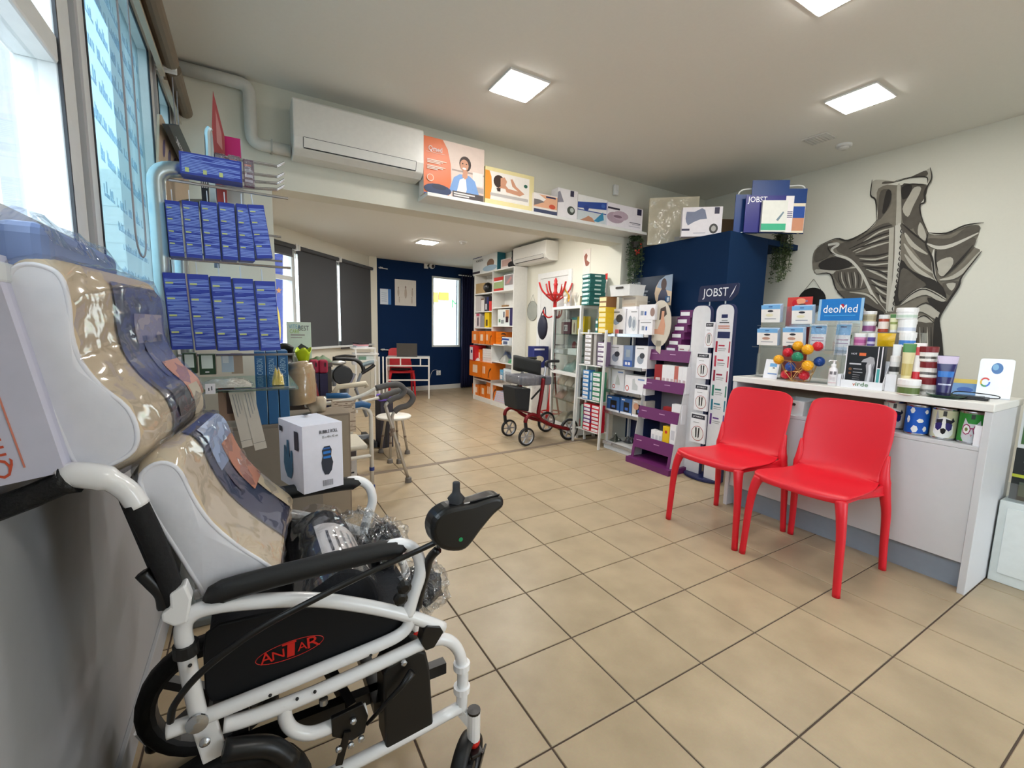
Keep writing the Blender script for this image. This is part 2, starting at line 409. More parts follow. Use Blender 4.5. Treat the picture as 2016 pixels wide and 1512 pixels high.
struct(wl.build('wall_left'), 'pale grey wall under and between the shop windows')
struct(MB().box((XL, -3.2, 0), (XL+.012, 2.2, .09), wallL).build('baseboard_left', bevel=.002))
frm = C(222, 226, 226, .35)
FILM = CLEAR('frosted_film', (.46, .57, .60), .03, .35, milk=.2, milkcol=(.5, .68, .72))
GLASS = CLEAR('window_glass', (.96, .98, .98), .03, .05)
filmink = CLEAR('film_ink', (.62, .80, .93), .0, .5)
def window(n, y0, y1, z0, z1, fw, label, transom=None, pane=GLASS, bottom=None):
 root = bpy.data.objects.new('window_%d' % n, None); COL.objects.link(root); struct(root, label)
 fr = MB(); x0, x1 = XL-.09, XL-.01
 b = bottom or fw
 fr.box((x0, y0, z0), (x1, y0+fw, z1), frm); fr.box((x0, y1-fw, z0), (x1, y1, z1), frm)
 fr.box((x0, y0+fw, z0), (x1, y1-fw, z0+b), frm); fr.box((x0, y0+fw, z1-fw), (x1, y1-fw, z1), frm)
 if transom: fr.box((x0, y0+fw, transom), (x1, y1-fw, transom+.06), frm)
 fr.build('window_frame', root, bevel=.006)
 g2 = MB()
 gk = C(40, 44, 50, .5); e = fw-.006; xm = XL-.05
 for (a, c, d_, f) in ((y0+e, z0+b-.006, y0+e+.008, z1-e), (y1-e-.008, z0+b-.006, y1-e, z1-e)):
  g2.box((x1-.003, a, c), (x1+.003, d_, f), gk)
 g2.box((x1-.003, y0+e, z1-e-.008), (x1+.003, y1-e, z1-e), gk)
 g2.build('gasket', root)
 zs = [(z0+b, z1-fw)] if not transom else [(z0+b, transom), (transom+.06, z1-fw)]
 for a, c in zs: MB().box((xm-.004, y0+fw, a), (xm+.004, y1-fw, c), pane).build('pane', root)
 MB().box((XL-.01, y0-.02, z0-.03), (XL+.035, y1+.02, z0), frm).build('window_sill', root, bevel=.004)
 return root
w1 = window(1, *W1, .11, 'clear shop window with a white frame and transom bar', transom=1.757, bottom=.11)
w2 = window(2, *W2, .105, 'shop window covered in pale blue frosted film with mirrored lettering', pane=FILM)
w3 = window(3, *W3, .105, 'narrow frosted shop window next to the dividing wall', pane=FILM)
rnd = random.Random(3)
def film_lines(root, y0, y1, rows):
 mb = MB(); x = XL-.045
 for z, h, a, b in rows:
  y = a
  while y < b:
   w = rnd.uniform(.008, .022)*h/.03
   hh = h*rnd.choice((.6, .6, 1, .75)); mb.box((x, y, z), (x+.0006, y+w, z+hh*.25), filmink)
   mb.box((x, y, z+hh*.3), (x+.0006, y+w*.35, z+hh), filmink)
   if rnd.random() < .6: mb.box((x, y+w*.6, z+hh*.3), (x+.0006, y+w, z+hh*.9), filmink)
   y += w*1.25+(h*.5 if rnd.random() < .18 else 0)
 mb.build('lettering', root)
film_lines(w2, .53, 1.43, [(2.27, .045, .62, 1.42), (2.19, .045, .56, 1.38), (2.10, .045, .66, 1.42), (2.01, .05, .56, 1.30), (1.91, .05, .60, 1.40), (1.80, .05, .58, 1.25),
 (1.69, .05, .70, 1.38), (1.58, .05, .70, 1.30), (1.50, .03, .85, 1.40), (1.44, .03, .90, 1.35), (1.35, .03, .85, 1.38), (1.28, .03, .8, 1.2)])
film_lines(w3, 1.76, 2.1, [(2.2, .04, 1.8, 2.06), (2.1, .04, 1.78, 2.05), (1.9, .05, 1.8, 2.08), (1.75, .05, 1.8, 2.05)])
wb = MB()
wb.box((XL, YB, 2.075), (XR, YB+.19, H1), wallm); wb.box((XL, YB, 0), (-.862, YB+.19, 2.075), wallm); wb.box((2.28, YB, 0), (XR, YB+.19, 2.075), wallm)
struct(wb.build('wall_dividing'), 'pale wall and deep beam over the wide opening')
struct(MB().box((XR, -3.3, 0), (XR+.15, YB+.2, H1), wallm).build('wall_right'), 'cream wall carrying the anatomy mural')
A0, A1 = Vector((-1.36, 4.02, 0)), Vector((.80, 6.55, 0)); AD = (A1-A0).normalized(); AN = Vector((AD.y, -AD.x, 0))  # AN faces the room
LA = (A1-A0).length
XA = Matrix((( AD.x, -AN.x, 0, A0.x), (AD.y, -AN.y, 0, A0.y), (0, 0, 1, 0), (0, 0, 0, 1)))   # local: x along wall, y outward, z up
def onA(u, v, off=0.0): p = PPL(u, v, A0+AN*off, AN); return (p-A0).dot(AD), p.z
s0 = onA(500, 483)[0]; s1 = onA(729, 532)[0]
zt, zb = 2.12, .885
wd = MB(); 
wd.box((0, 0, 0), (s0, .15, H2), wallm, XA); wd.box((s0, 0, 0), (s1, .15, zb), wallm, XA); wd.box((s0, 0, zt), (s1, .15, H2), wallm, XA); wd.box((s1, 0, 0), (LA, .15, H2), wallm, XA)
struct(wd.build('wall_angled'), 'pale angled window wall of the rear room')
wr = bpy.data.objects.new('window_4', None); COL.objects.link(wr); struct(wr, 'long rear window with white frames behind roller blinds')
wsa, wsb, wsc, wsd = onA(546, 483)[0], onA(578, 493)[0], onA(664, 514)[0], onA(729, 532)[0]
fr = MB()
for s in (s0, wsb-.02, wsc-.03, s1-.06): fr.box((s, .02, zb), (s+.06, .09, zt), frm, XA)
fr.box((s0, .02, zb), (s1, .09, zb+.06), frm, XA); fr.box((s0, .02, zt-.06), (s1, .09, zt), frm, XA)
fr.box((s0, .02, 1.72), (wsb, .09, 1.77), frm, XA)
fr.build('window_frame', wr, bevel=.004)
MB().box((s0, .05, zb+.06), (s1, .056, zt-.06), GLASS, XA).build('pane', wr)
MB().box((s0-.02, -.06, zb-.03), (s1+.02, .02, zb), frm, XA).build('window_sill', wr, bevel=.004)
B0, B1 = Vector((.83, 6.57, 0)), Vector((3.15, 6.85, 0)); BD = (B1-B0).normalized(); BN = Vector((BD.y, -BD.x, 0))
XB = Matrix(((BD.x, -BN.x, 0, B0.x), (BD.y, -BN.y, 0, B0.y), (0, 0, 1, 0), (0, 0, 0, 1)))
def onB(u, v): p = PPL(u, v, B0, BN); return (p-B0).dot(BD), p.z
LB = (B1-B0).length
wx0, wz1 = onB(850, 543); wx1 = onB(906, 550)[0]; wz0 = onB(852, 683)[1]
wx2, wx3 = onB(918, 560)[0], onB(945, 560)[0]
wbk = MB()
wbk.box((0, 0, 0), (wx0, .15, H2), bluewall, XB); wbk.box((wx0, 0, 0), (LB, .15, wz0), bluewall, XB); wbk.box((wx0, 0, wz1), (LB, .15, H2), bluewall, XB)
wbk.box((wx1, 0, wz0), (wx2, .15, wz1), bluewall, XB); wbk.box((wx3, 0, wz0), (LB, .15, wz1), bluewall, XB)
struct(wbk.build('wall_back'), 'dark navy blue rear wall')
wr5 = bpy.data.objects.new('window_5', None); COL.objects.link(wr5); struct(wr5, 'bright narrow window in the navy rear wall')
fr = MB()
for a, b in ((wx0, wx1), (wx2, wx3)):
 for s in (a, b-.035): fr.box((s, -.012, wz0), (s+.035, .06, wz1), frm, XB)
 fr.box((a, -.012, wz0), (b, .06, wz0+.035), frm, XB); fr.box((a, -.012, wz1-.035), (b, .06, wz1), frm, XB)
fr.build('window_frame', wr5, bevel=.003)
for a, b in ((wx0, wx1), (wx2, wx3)): MB().box((a+.035, .03, wz0+.035), (b-.035, .034, wz1-.035), GLASS, XB).build('pane', wr5)
struct(MB().box((0.02, -.014, 0), (LB, 0, .085), C(214, 214, 212, .5), XB).build('baseboard_back', bevel=.002), 'white skirting under the navy wall')
struct(MB().box((.715, 6.44, 0), (.845, 6.62, H2), wallm).build('trim_2', bevel=.004), 'white column at the corner of the navy wall')
XF = 2.385   # right wall of the rear room
wrr = MB().box((XF, YB+.19, 0), (XF+.15, 5.44, H2), wallm); wrr.box((XF, 5.44, 0), (3.1, 5.5, H2), wallm); wrr.box((3.1, 5.44, 0), (3.2, 7.2, H2), wallm)
struct(wrr.build('wall_rear_right'), 'white wall of the rear room with a door')
ws = MB(); ws.box((XL, -3.3, 0), (1.1, -3.15, H1), wallm); ws.box((2.1, -3.3, 0), (XR, -3.15, H1), wallm); ws.box((1.1, -3.3, 2.1), (2.1, -3.15, H1), wallm)  # unseen front wall; its open gap is added to admit sky light
struct(ws.build('wall_front'), 'shop front wall with an unglazed opening added to let daylight in')
bx0, by0, bz = 2.47, 1.13, 2.045
bxr = PY(1513, 482, by0).x
bb = MB().box((bx0, by0, 0), (bxr, YB-.001, bz), bluebox)
struct(bb.build('wall_partition', bevel=.003), 'dark blue partition block beside the display racks')
sh = thing('wall_shelf', 'dark blue shelf board reaching from the partition block to the mural wall', 'shelf', (bxr, by0, bz-.06))
MB().box((bxr+.001, by0, bz-.05), (XR-.002, by0+.42, bz), bluebox).build('board', sh, bevel=.002)
dr = bpy.data.objects.new('door_1', None); COL.objects.link(dr); struct(dr, 'plain white door in the rear room wall')
dy0, dy1 = 3.19, 3.78; dz = 1.86
jm = MB(); jm.box((XF-.02, dy1, 0), (XF+.001, dy1+.07, dz+.07), WHITE); jm.box((XF-.02, dy0-.07, 0), (XF+.001, dy0, dz+.07), WHITE); jm.box((XF-.02, dy0, dz), (XF+.001, dy1, dz+.07), WHITE)
jm.build('door_frame', dr, bevel=.004)
MB().box((XF-.008, dy0, 0), (XF+.001, dy1, dz), C(228, 228, 226, .4)).build('door_leaf', dr, bevel=.003)
MB().tube([(XF-.008, dy0+.06, 1.0), (XF-.06, dy0+.06, 1.0), (XF-.06, dy0+.17, 1.0)], .009, CHROME).build('door_handle', dr)
struct(MB().box((-40, -30, -.5), (40, 40, -.3), C(170, 170, 168, .9, bump=.1)).build('ground_outside'), 'pale paved ground outside the shop')
nb = thing('neighbour_house', 'bright white clapboard house wall seen through the rear windows', 'building', (1.8, 9.6, -.3))
nbm = C(236, 236, 230, .7)
for k in range(26): MB().box((-3.5, 9.6+.006*(k % 2), -.3+k*.16), (6.5, 9.8, -.3+k*.16+.155), nbm).build('siding_board', nb)
def mural():
 dark, mid, midd, lite, wall2 = C(48, 44, 40, .8, var=.2, scale=25), C(126, 119, 106, .8, var=.22, scale=22), C(92, 86, 77, .8, var=.25, scale=22), C(186, 181, 167, .8, var=.12, scale=22), C(206, 202, 190, .8, var=.05)
 root = thing('wall_mural', 'grey and black painted mural of back and shoulder muscles on the wall', 'mural', (XR, 0, 1.2))
 lay = [0]
 s_ = 400/1512.
 def P(x, y): p = PX(1560+x*s_, 300+y*s_, XR); return Vector((XR-.0012-.00012*lay[0], p.y, p.z))
 def fill(pts, m, name='painted_area'):
  lay[0] += 1; q = smooth_path([P(*a) for a in pts], 3, True)
  for a in q: a.x = XR-.0012-.00012*lay[0]
  mb.poly(q, m)
 def stroke(pts, w, m, taper=True):
  lay[0] += 1; q = smooth_path([P(*a) for a in pts], 4); n = len(q); L = []; R_ = []
  for i, a in enumerate(q):
   t = (q[min(n-1, i+1)]-q[max(0, i-1)]); t.x = 0; t.normalize(); nn = Vector((0, -t.z, t.y))
   ww = w*.00046*((.25+.75*math.sin(math.pi*min(1, max(0, i/(n-1))))) if taper else 1)
   L.append(a+nn*ww); R_.append(a-nn*ww)
  vs = L+R_; mb.add(vs, [[i, i+1, n+i+1, n+i] for i in range(n-1)], m)
 mb = MB()
 fill([(625, 250), (625, 350), (632, 500), (560, 585), (420, 655), (330, 645), (190, 705), (150, 780), (165, 900), (285, 905), (330, 1010), (400, 1090), (540, 1130), (640, 1300), (620, 1560), (640, 1640), (1110, 1640), (1125, 1500), (1110, 1350), (1095, 1240), (1160, 1120), (1240, 1000), (1262, 930), (1400, 745), (1350, 700), (1385, 620), (1390, 545), (1290, 550), (1150, 605), (1020, 605), (960, 470), (950, 390), (995, 300), (1000, 240), (880, 235), (800, 245), (700, 240)], mid)
 fill([(600, 215), (590, 320), (625, 355), (640, 270), (760, 225), (900, 185), (1000, 190), (1030, 240), (1042, 180), (1025, 120), (985, 140), (900, 180), (780, 215), (680, 205)], lite)
 fill([(690, 215), (800, 215), (920, 165), (995, 135), (1000, 175), (880, 190), (760, 225), (670, 235)], midd)
 fill([(810, 250), (900, 238), (998, 250), (990, 330), (930, 420), (905, 560), (850, 560), (815, 480)], midd)
 fill([(815, 260), (890, 245), (870, 320), (820, 350)], dark)
 fill([(910, 260), (960, 270), (900, 400), (860, 480), (820, 420), (870, 320)], lite)
 fill([(930, 390), (965, 480), (1000, 600), (1000, 680), (930, 620), (890, 520)], midd)
 fill([(950, 520), (990, 590), (995, 660), (935, 610)], lite)
 fill([(660, 285), (735, 285), (735, 380), (700, 440), (640, 505), (640, 400)], midd)
 fill([(700, 290), (735, 290), (730, 370), (690, 450), (670, 440)], dark)
 fill([(780, 255), (806, 250), (812, 500), (800, 560), (772, 560), (776, 400)], lite)
 fill([(745, 540), (640, 545), (540, 610), (400, 665), (335, 690), (340, 740), (450, 800), (560, 960), (640, 1090), (710, 1190), (735, 1000), (745, 760)], midd)
 for k, (a, b, c) in enumerate([((745, 540), (640, 570), (480, 660)), ((745, 590), (620, 630), (420, 720)), ((745, 640), (620, 670), (440, 730)), ((742, 740), (620, 770), (470, 770)), ((742, 800), (620, 810), (500, 810)), ((735, 860), (640, 860), (520, 850)), ((730, 930), (660, 890), (540, 860)), ((725, 980), (650, 960), (560, 930)), ((720, 1040), (660, 1010), (590, 980)), ((712, 1100), (670, 1080), (620, 1040))]):
  stroke([a, b, c], 16, dark); stroke([(a[0]-8, a[1]+24), (b[0], b[1]+26), (c[0]+30, c[1]+20)], 16, lite)
 stroke([(740, 560), (735, 760), (725, 960), (715, 1180)], 34, lite, False)
 stroke([(790, 540), (785, 760), (770, 950), (745, 1100), (735, 1185)], 44, wall2, False)
 for k in range(16):
  t = k/15; x = 803-62*t**1.6; y = 545+620*t
  fill([(x-12, y-16), (x+12, y-14), (x+14, y+14), (x-12, y+16)], wall2); stroke([(x+14, y-18), (x+6, y), (x+14, y+18)], 9, dark)
 fill([(190, 710), (280, 670), (330, 690), (270, 720), (290, 760), (200, 810), (165, 800)], midd)
 fill([(200, 830), (300, 780), (400, 800), (450, 840), (330, 880), (230, 880)], dark)
 fill([(180, 870), (330, 880), (470, 850), (440, 880), (300, 905), (190, 905)], lite)
 fill([(310, 900), (400, 870), (500, 870), (560, 960), (540, 1010), (450, 1025), (380, 1010)], midd)
 for k in range(8): stroke([(345+k*24, 890), (350+k*25, 950), (385+k*18, 1012)], 9, lite if k % 2 else dark)
 stroke([(270, 690), (330, 680), (345, 690), (300, 720), (320, 760), (430, 800), (520, 900), (600, 1060), (700, 1195)], 22, wall2, False)
 fill([(340, 1030), (560, 1045), (640, 1110), (700, 1200), (520, 1130), (400, 1090)], midd)
 fill([(520, 1120), (620, 1160), (690, 1200), (650, 1300), (600, 1250)], dark)
 stroke([(430, 1040), (560, 1060), (640, 1130)], 18, lite)
 fill([(815, 530), (900, 610), (1000, 690), (1040, 790), (1030, 880), (900, 720), (825, 600)], midd)
 fill([(820, 600), (900, 720), (1035, 900), (1075, 960), (960, 930), (860, 850), (815, 780)], mid)
 for a, b, c in (((840, 600), (900, 690), (1010, 760)), ((835, 680), (920, 800), (1050, 900)), ((840, 760), (930, 870), (1060, 950))): stroke([a, b, c], 30, lite)
 fill([(815, 800), (900, 890), (1090, 965), (1150, 1080), (1100, 1110), (1000, 1020), (900, 1040), (790, 1140), (760, 1100), (790, 950)], dark)
 fill([(830, 860), (930, 930), (1000, 990), (900, 1030), (800, 1110), (800, 950)], midd)
 fill([(1020, 640), (1180, 640), (1300, 560), (1390, 545), (1380, 590), (1200, 680), (1070, 700), (1020, 680)], midd)
 fill([(1070, 740), (1180, 690), (1330, 640), (1370, 650), (1340, 720), (1200, 860), (1120, 930), (1080, 880)], midd)
 fill([(1080, 820), (1180, 780), (1200, 830), (1130, 920), (1090, 900)], lite)
 stroke([(1350, 690), (1240, 820), (1130, 925)], 18, dark)
 stroke([(1005, 680), (1090, 710), (1200, 690), (1390, 600)], 30, wall2); stroke([(1060, 720), (1050, 780), (1060, 900), (1080, 965)], 20, wall2)
 stroke([(1400, 740), (1300, 860), (1200, 930), (1100, 950)], 34, lite)
 fill([(1120, 975), (1240, 960), (1230, 1020), (1170, 1060)], midd); fill([(1150, 980), (1220, 975), (1190, 1030)], lite)
 fill([(800, 1140), (900, 1040), (1000, 1010), (1150, 1090), (1100, 1110), (1000, 1060), (900, 1090)], lite)
 fill([(1010, 1080), (1110, 1110), (1160, 1120), (1100, 1200), (1040, 1150)], dark)
 fill([(900, 1180), (1000, 1130), (1100, 1190), (1070, 1240), (980, 1190)], lite); fill([(900, 1250), (980, 1210), (1050, 1250), (1020, 1280)], lite)
 fill([(900, 1290), (1000, 1270), (1060, 1300), (1050, 1620), (900, 1620)], midd)
 fill([(1060, 1260), (1100, 1250), (1110, 1380), (1122, 1500), (1110, 1640), (1050, 1640)], dark)
 for k in range(5): stroke([(925+k*28, 1300), (930+k*27, 1450), (940+k*24, 1620)], 9, lite if k % 2 else dark)
 for pts, w in (([(600, 205), (588, 320), (625, 360), (632, 510)], 12), ([(640, 500), (560, 585), (420, 655), (330, 642), (190, 702)], 12), ([(180, 910), (285, 905), (330, 1015), (400, 1095)], 13),
                   ([(1030, 115), (1042, 190), (1010, 255), (990, 300), (990, 370), (955, 395), (965, 480), (1015, 600)], 13), ([(1015, 600), (1150, 603), (1290, 545), (1430, 525)], 13),
                   ([(1015, 600), (1000, 690), (1045, 790), (1060, 900), (1085, 965)], 14), ([(1415, 735), (1270, 920), (1240, 1000), (1160, 1120), (1095, 1240), (1110, 1350), (1125, 1520)], 16),
                   ([(820, 530), (900, 600), (1000, 680)], 12), ([(770, 215), (880, 190), (1000, 185), (1010, 230)], 9), ([(810, 250), (900, 237), (1000, 245)], 8), ([(815, 800), (900, 890), (1090, 965)], 12),
                   ([(800, 1140), (900, 1050), (1000, 1020), (1150, 1100)], 10), ([(900, 1180), (1000, 1120), (1100, 1190)], 10), ([(905, 1260), (985, 1215), (1060, 1270)], 10), ([(1075, 730), (1070, 800), (1090, 890)], 10), ([(270, 690), (275, 720), (295, 745), (330, 765)], 9)): stroke(pts, w, dark)
 mb.build('painted_strokes', root)
mural()
# ================================================================ RED CHAIRS
RED = C(214, 22, 40, .42, var=.03, bump=.02, scale=300)
def red_chair(name, label, X, group, mat=RED, scale=1.0, pad=None):
 root = thing(name, label, 'chair', group=group, mat=X @ Matrix.Scale(scale, 4) if scale != 1 else X)
 prof = [(-.252, .437), (-.245, .452), (-.20, .458), (-.10, .450), (.02, .440), (.11, .438), (.17, .448), (.205, .475), (.225, .52), (.243, .60), (.258, .68), (.272, .76), (.283, .82), (.286, .846)]
 wid = [.405, .435, .455, .450, .428, .405, .385, .378, .385, .405, .412, .405, .395, .375]
 dish = [.0, .0, .004, .010, .014, .015, .016, .022, .026, .026, .022, .018, .014, .012]
 pr = [Vector(p[0:1]+(0,)+p[1:2]) for p in prof]
 n = 40; m = 17
 def at(lst, t):
  x = t*(len(lst)-1); i = min(int(x), len(lst)-2); f = x-i; return lst[i]*(1-f)+lst[i+1]*f
 sp = smooth_path([Vector((p[0], p[1], 0)) for p in prof], 5)
 def fn(s, t):
  k = s*(len(sp)-1); i = min(int(k), len(sp)-2); p = sp[i].lerp(sp[i+1], k-i)
  tt = (t-.5)*2; w = at(wid, s); e = 1-abs(tt)**2
  y, z = p.x, p.y; d = at(dish, s)*(1-e)
  if s < .5: z += d*.5 if s > .1 else 0; y += (.045*abs(tt)**3)*max(0, 1-s/.25)
  else: y -= d*1.1
  z -= .03*(abs(tt)**8)*max(0, (s-.86)/.14)
  if s < .06: z -= .012*(1-s/.06)
  return Vector((tt*w/2, y, z))
 sh = MB().grid(fn, n, m, mat).build('seat_shell', root, smooth=True, solid=.011, local=True, sub=1)
 for sx in (-1, 1):
  f = MB(); g_ = [(.226*sx, -.243, 0), (.221*sx, -.240, .12), (.214*sx, -.235, .28), (.203*sx, -.228, .38), (.190*sx, -.212, .437)]
  f.tube(smooth_path(g_, 4), [.0165+.0000*i+.011*(i/16.)**2 for i in range(17)], mat, 10); f.build('leg', root, smooth=True, local=True)
  b = MB(); g_ = [(.226*sx, .246, 0), (.221*sx, .238, .14), (.218*sx, .226, .30), (.209*sx, .208, .40), (.199*sx, .203, .49), (.203*sx, .213, .60)]
  b.tube(smooth_path(g_, 4), [(.0165+.012*(i/15.)**2 if i < 15 else .0285-.022*(i-15)/5.) for i in range(21)], mat, 10); b.build('leg', root, smooth=True, local=True)
  a = MB(); a.prism([(.186*sx, -.225, .447), (.186*sx, -.19, .452), (.180*sx, -.05, .444), (.186*sx, .10, .434), (.20*sx, .20, .46), (.205*sx, .225, .40), (.200*sx, .12, .405), (.186*sx, -.05, .418), (.192*sx, -.18, .425), (.2*sx, -.225, .395)], (.012*sx, 0, 0), mat)
  a.build('apron', root, local=True, bevel=.003)
 if pad: MB().lathe([(.02, .462), (.17, .462), (.185, .475), (.17, .49), (.02, .49)], pad, 20).build('seat_pad', root, smooth=True, local=True)
 return root
red_chair('plastic_chair', 'red plastic chair beside the compression-stocking stand', LM((1.476, .343, 0), -math.pi/2), 'red chairs in front of the counter')
red_chair('plastic_chair', 'red plastic chair in front of the pet tins', LM((1.481, -.150, 0), -math.pi/2), 'red chairs in front of the counter')
# ================================================================ COUNTER
LAM = C(206, 206, 208, .45, var=.02); LAMT = C(232, 230, 224, .4, var=.02)
CT = .905
ct = thing('sales_counter', 'light grey counter with an open shelf under its white top', 'counter', (1.79, -.05, 0))
MB().box((1.785, -.668, CT-.036), (2.26, .565, CT), LAMT).build('top', ct, bevel=.004)
MB().box((1.79, -.665, 0), (2.24, -.638, CT-.037), LAM).build('side_panel', ct, bevel=.002)
MB().box((1.79, .536, 0), (2.24, .563, CT-.037), LAM).build('side_panel', ct, bevel=.002)
MB().box((1.80, -.637, .683), (2.24, .535, .703), LAM).build('shelf', ct, bevel=.002)
MB().box((1.80, -.637, .145), (1.818, .535, .682), LAM).build('front_panel', ct, bevel=.002)
MB().box((1.86, -.637, 0), (1.875, .535, .144), C(150, 160, 172, .5)).build('plinth', ct)
MB().box((2.22, -.637, .704), (2.235, .535, CT-.037), C(190, 176, 150, .5)).build('back_panel', ct)
def cyl_patch(mb, r, pts, mat, a0=0.0, off=.0006, sub=4):
 """pts: (angle in rad from the front (-y), z) outline; drawn as a fan-free n-gon cut in strips"""
 n = len(pts); q = []
 for i in range(n):
  a, b = pts[i], pts[(i+1) % n]
  for j in range(sub): t = j/sub; q.append((a[0]+(b[0]-a[0])*t, a[1]+(b[1]-a[1])*t))
 ca = sum(p[0] for p in q)/len(q); cz = sum(p[1] for p in q)/len(q)
 R = r+off; rings = 4; vs = []; fs = []; k = len(q)
 for i in range(rings):
  f = 1-i/rings
  for a, z in q: aa = a0+ca+(a-ca)*f; vs.append(Vector((R*math.sin(aa), -R*math.cos(aa), cz+(z-cz)*f)))
 vs.append(Vector((R*math.sin(a0+ca), -R*math.cos(a0+ca), cz)))
 for i in range(rings-1):
  for j in range(k): fs.append([i*k+j, i*k+(j+1) % k, (i+1)*k+(j+1) % k, (i+1)*k+j])
 o = (rings-1)*k
 for j in range(k): fs.append([o+j, o+(j+1) % k, len(vs)-1])
 mb.add(vs, fs, mat)
def rect(a, b, c, d): return [(a, c), (b, c), (b, d), (a, d)]
def tin(label, x, y, z, r, h, mat, draw, rz=-math.pi/2):
 root = thing('pet_tin', label, 'tin', mat=LM((x, y, z), rz))
 MB().lathe([(r*.97, 0), (r, .003), (r, .006), (r*.985, .009), (r*.985, h-.012), (r, h-.006), (r, h-.001), (r*.94, h), (r*.92, h-.004), (.001, h-.004)], CHROME, 28).build('can', root, smooth=True, local=True)
 MB().lathe([(r*.99, .010), (r*.99, h-.013)], mat, 28, caps=False).build('wrapper', root, smooth=True, local=True)
 mb = MB(); draw(mb, r*.99, h); mb.build('print', root, local=True)
 return root
fw, fb_, fg = C(240, 240, 238, .5), C(30, 30, 48, .5), C(170, 172, 178, .5)
def face_to_cam(x, y): return math.atan2(CAM.x-x, -(CAM.y-y))  # rotation so local -y looks at the camera
def d_blue(mb, r, h):
 for a, z, w, hh in ((-.45, .80, .22, .10), (.75, .78, .2, .07), (-.75, .5, .16, .12), (.25, .48, .3, .07), (-.15, .2, .3, .12), (.7, .22, .2, .09)):
  cyl_patch(mb, r, [(a-w, h*z), (a-w*.3, h*(z+hh)), (a+w*.6, h*(z+hh*.8)), (a+w, h*z), (a+w*.6, h*(z-hh*.8)), (a-w*.3, h*(z-hh))], fw)
def d_dog(mb, r, h):
 cyl_patch(mb, r, rect(-.14, .14, h*.74, h*.90), C(60, 58, 54, .5))
 cyl_patch(mb, r, [(-.62, h*.95), (-.38, h*.62), (-.72, h*.5)], fg); cyl_patch(mb, r, [(.62, h*.72), (.5, h*.5), (.85, h*.6)], fb_)
 cyl_patch(mb, r, [(-.75, h*.42), (-.45, h*.66), (0, h*.72), (.45, h*.66), (.75, h*.42), (.8, h*.2), (.5, h*.08), (0, h*.05), (-.5, h*.08), (-.8, h*.2)], fw, off=.0008)
 cyl_patch(mb, r, [(-.6, h*.62), (-.1, h*.66), (-.15, h*.52), (-.6, h*.46)], fb_, off=.001); cyl_patch(mb, r, [(.6, h*.62), (.1, h*.66), (.15, h*.52), (.6, h*.46)], fb_, off=.001)
 for s in (-1, 1): cyl_patch(mb, r, [(s*.12, h*.52), (s*.3, h*.54), (s*.66, h*.5), (s*.62, h*.34), (s*.4, h*.28), (s*.16, h*.36)], C(46, 42, 110, .3), off=.0012)
 cyl_patch(mb, r, [(-.22, h*.33), (0, h*.37), (.22, h*.33), (.16, h*.22), (0, h*.17), (-.16, h*.22)], C(20, 20, 22, .3), off=.0013)
def d_cat(mb, r, h):
 cyl_patch(mb, r, rect(-.14, .14, h*.76, h*.9), C(50, 58, 54, .5))
 cyl_patch(mb, r, [(-.75, h*.2), (-.7, h*.5), (-.55, h*.78), (-.3, h*.62), (.3, h*.62), (.55, h*.74), (.7, h*.5), (.8, h*.2), (.5, h*.06), (-.5, h*.06)], C(206, 208, 212, .6), off=.0008)
 mg = C(150, 30, 90, .4)
 for s in (-1, 1):
  cyl_patch(mb, r, [(s*.38+.32*math.cos(k*.785), h*(.44+.17*math.sin(k*.785))) for k in range(8)], mg, off=.001)
  cyl_patch(mb, r, [(s*.38+.25*math.cos(k*.785), h*(.44+.135*math.sin(k*.785))) for k in range(8)], fw, off=.0012)
  cyl_patch(mb, r, [(s*.38+.12*math.cos(k*.785), h*(.44+.06*math.sin(k*.785))) for k in range(8)], C(120, 130, 70, .4), off=.0014)
 cyl_patch(mb, r, rect(-.1, .1, h*.46, h*.5), mg, off=.0012); cyl_patch(mb, r, [(-.1, h*.3), (.1, h*.3), (0, h*.22)], C(196, 150, 160, .5), off=.0012)
for lb, y, m_, dr_ in (('blue pet tin with white fish shapes under the counter top', -.388, C(18, 92, 196, .4), d_blue),
  ('cream pet tin with a dog wearing dark glasses', -.489, C(214, 210, 176, .4), d_dog),
  ('green pet tin printed with a white cat in round pink spectacles', -.587, C(44, 140, 52, .4), d_cat)):
 tin(lb, 1.875, y, .7035, .0475, .155, m_, dr_, face_to_cam(1.875, y))
tin('cream pet tin half hidden behind the red chair back', 1.93, -.275, .7035, .0475, .155, C(226, 214, 196, .4), d_dog, face_to_cam(1.93, -.275))
tg = thing('price_card', 'narrow white price card on the counter side panel', 'price card', (1.81, -.625, .704))
MB().box((1.806, -.637, .704), (1.809, -.612, .80), PAPER).build('card', tg)
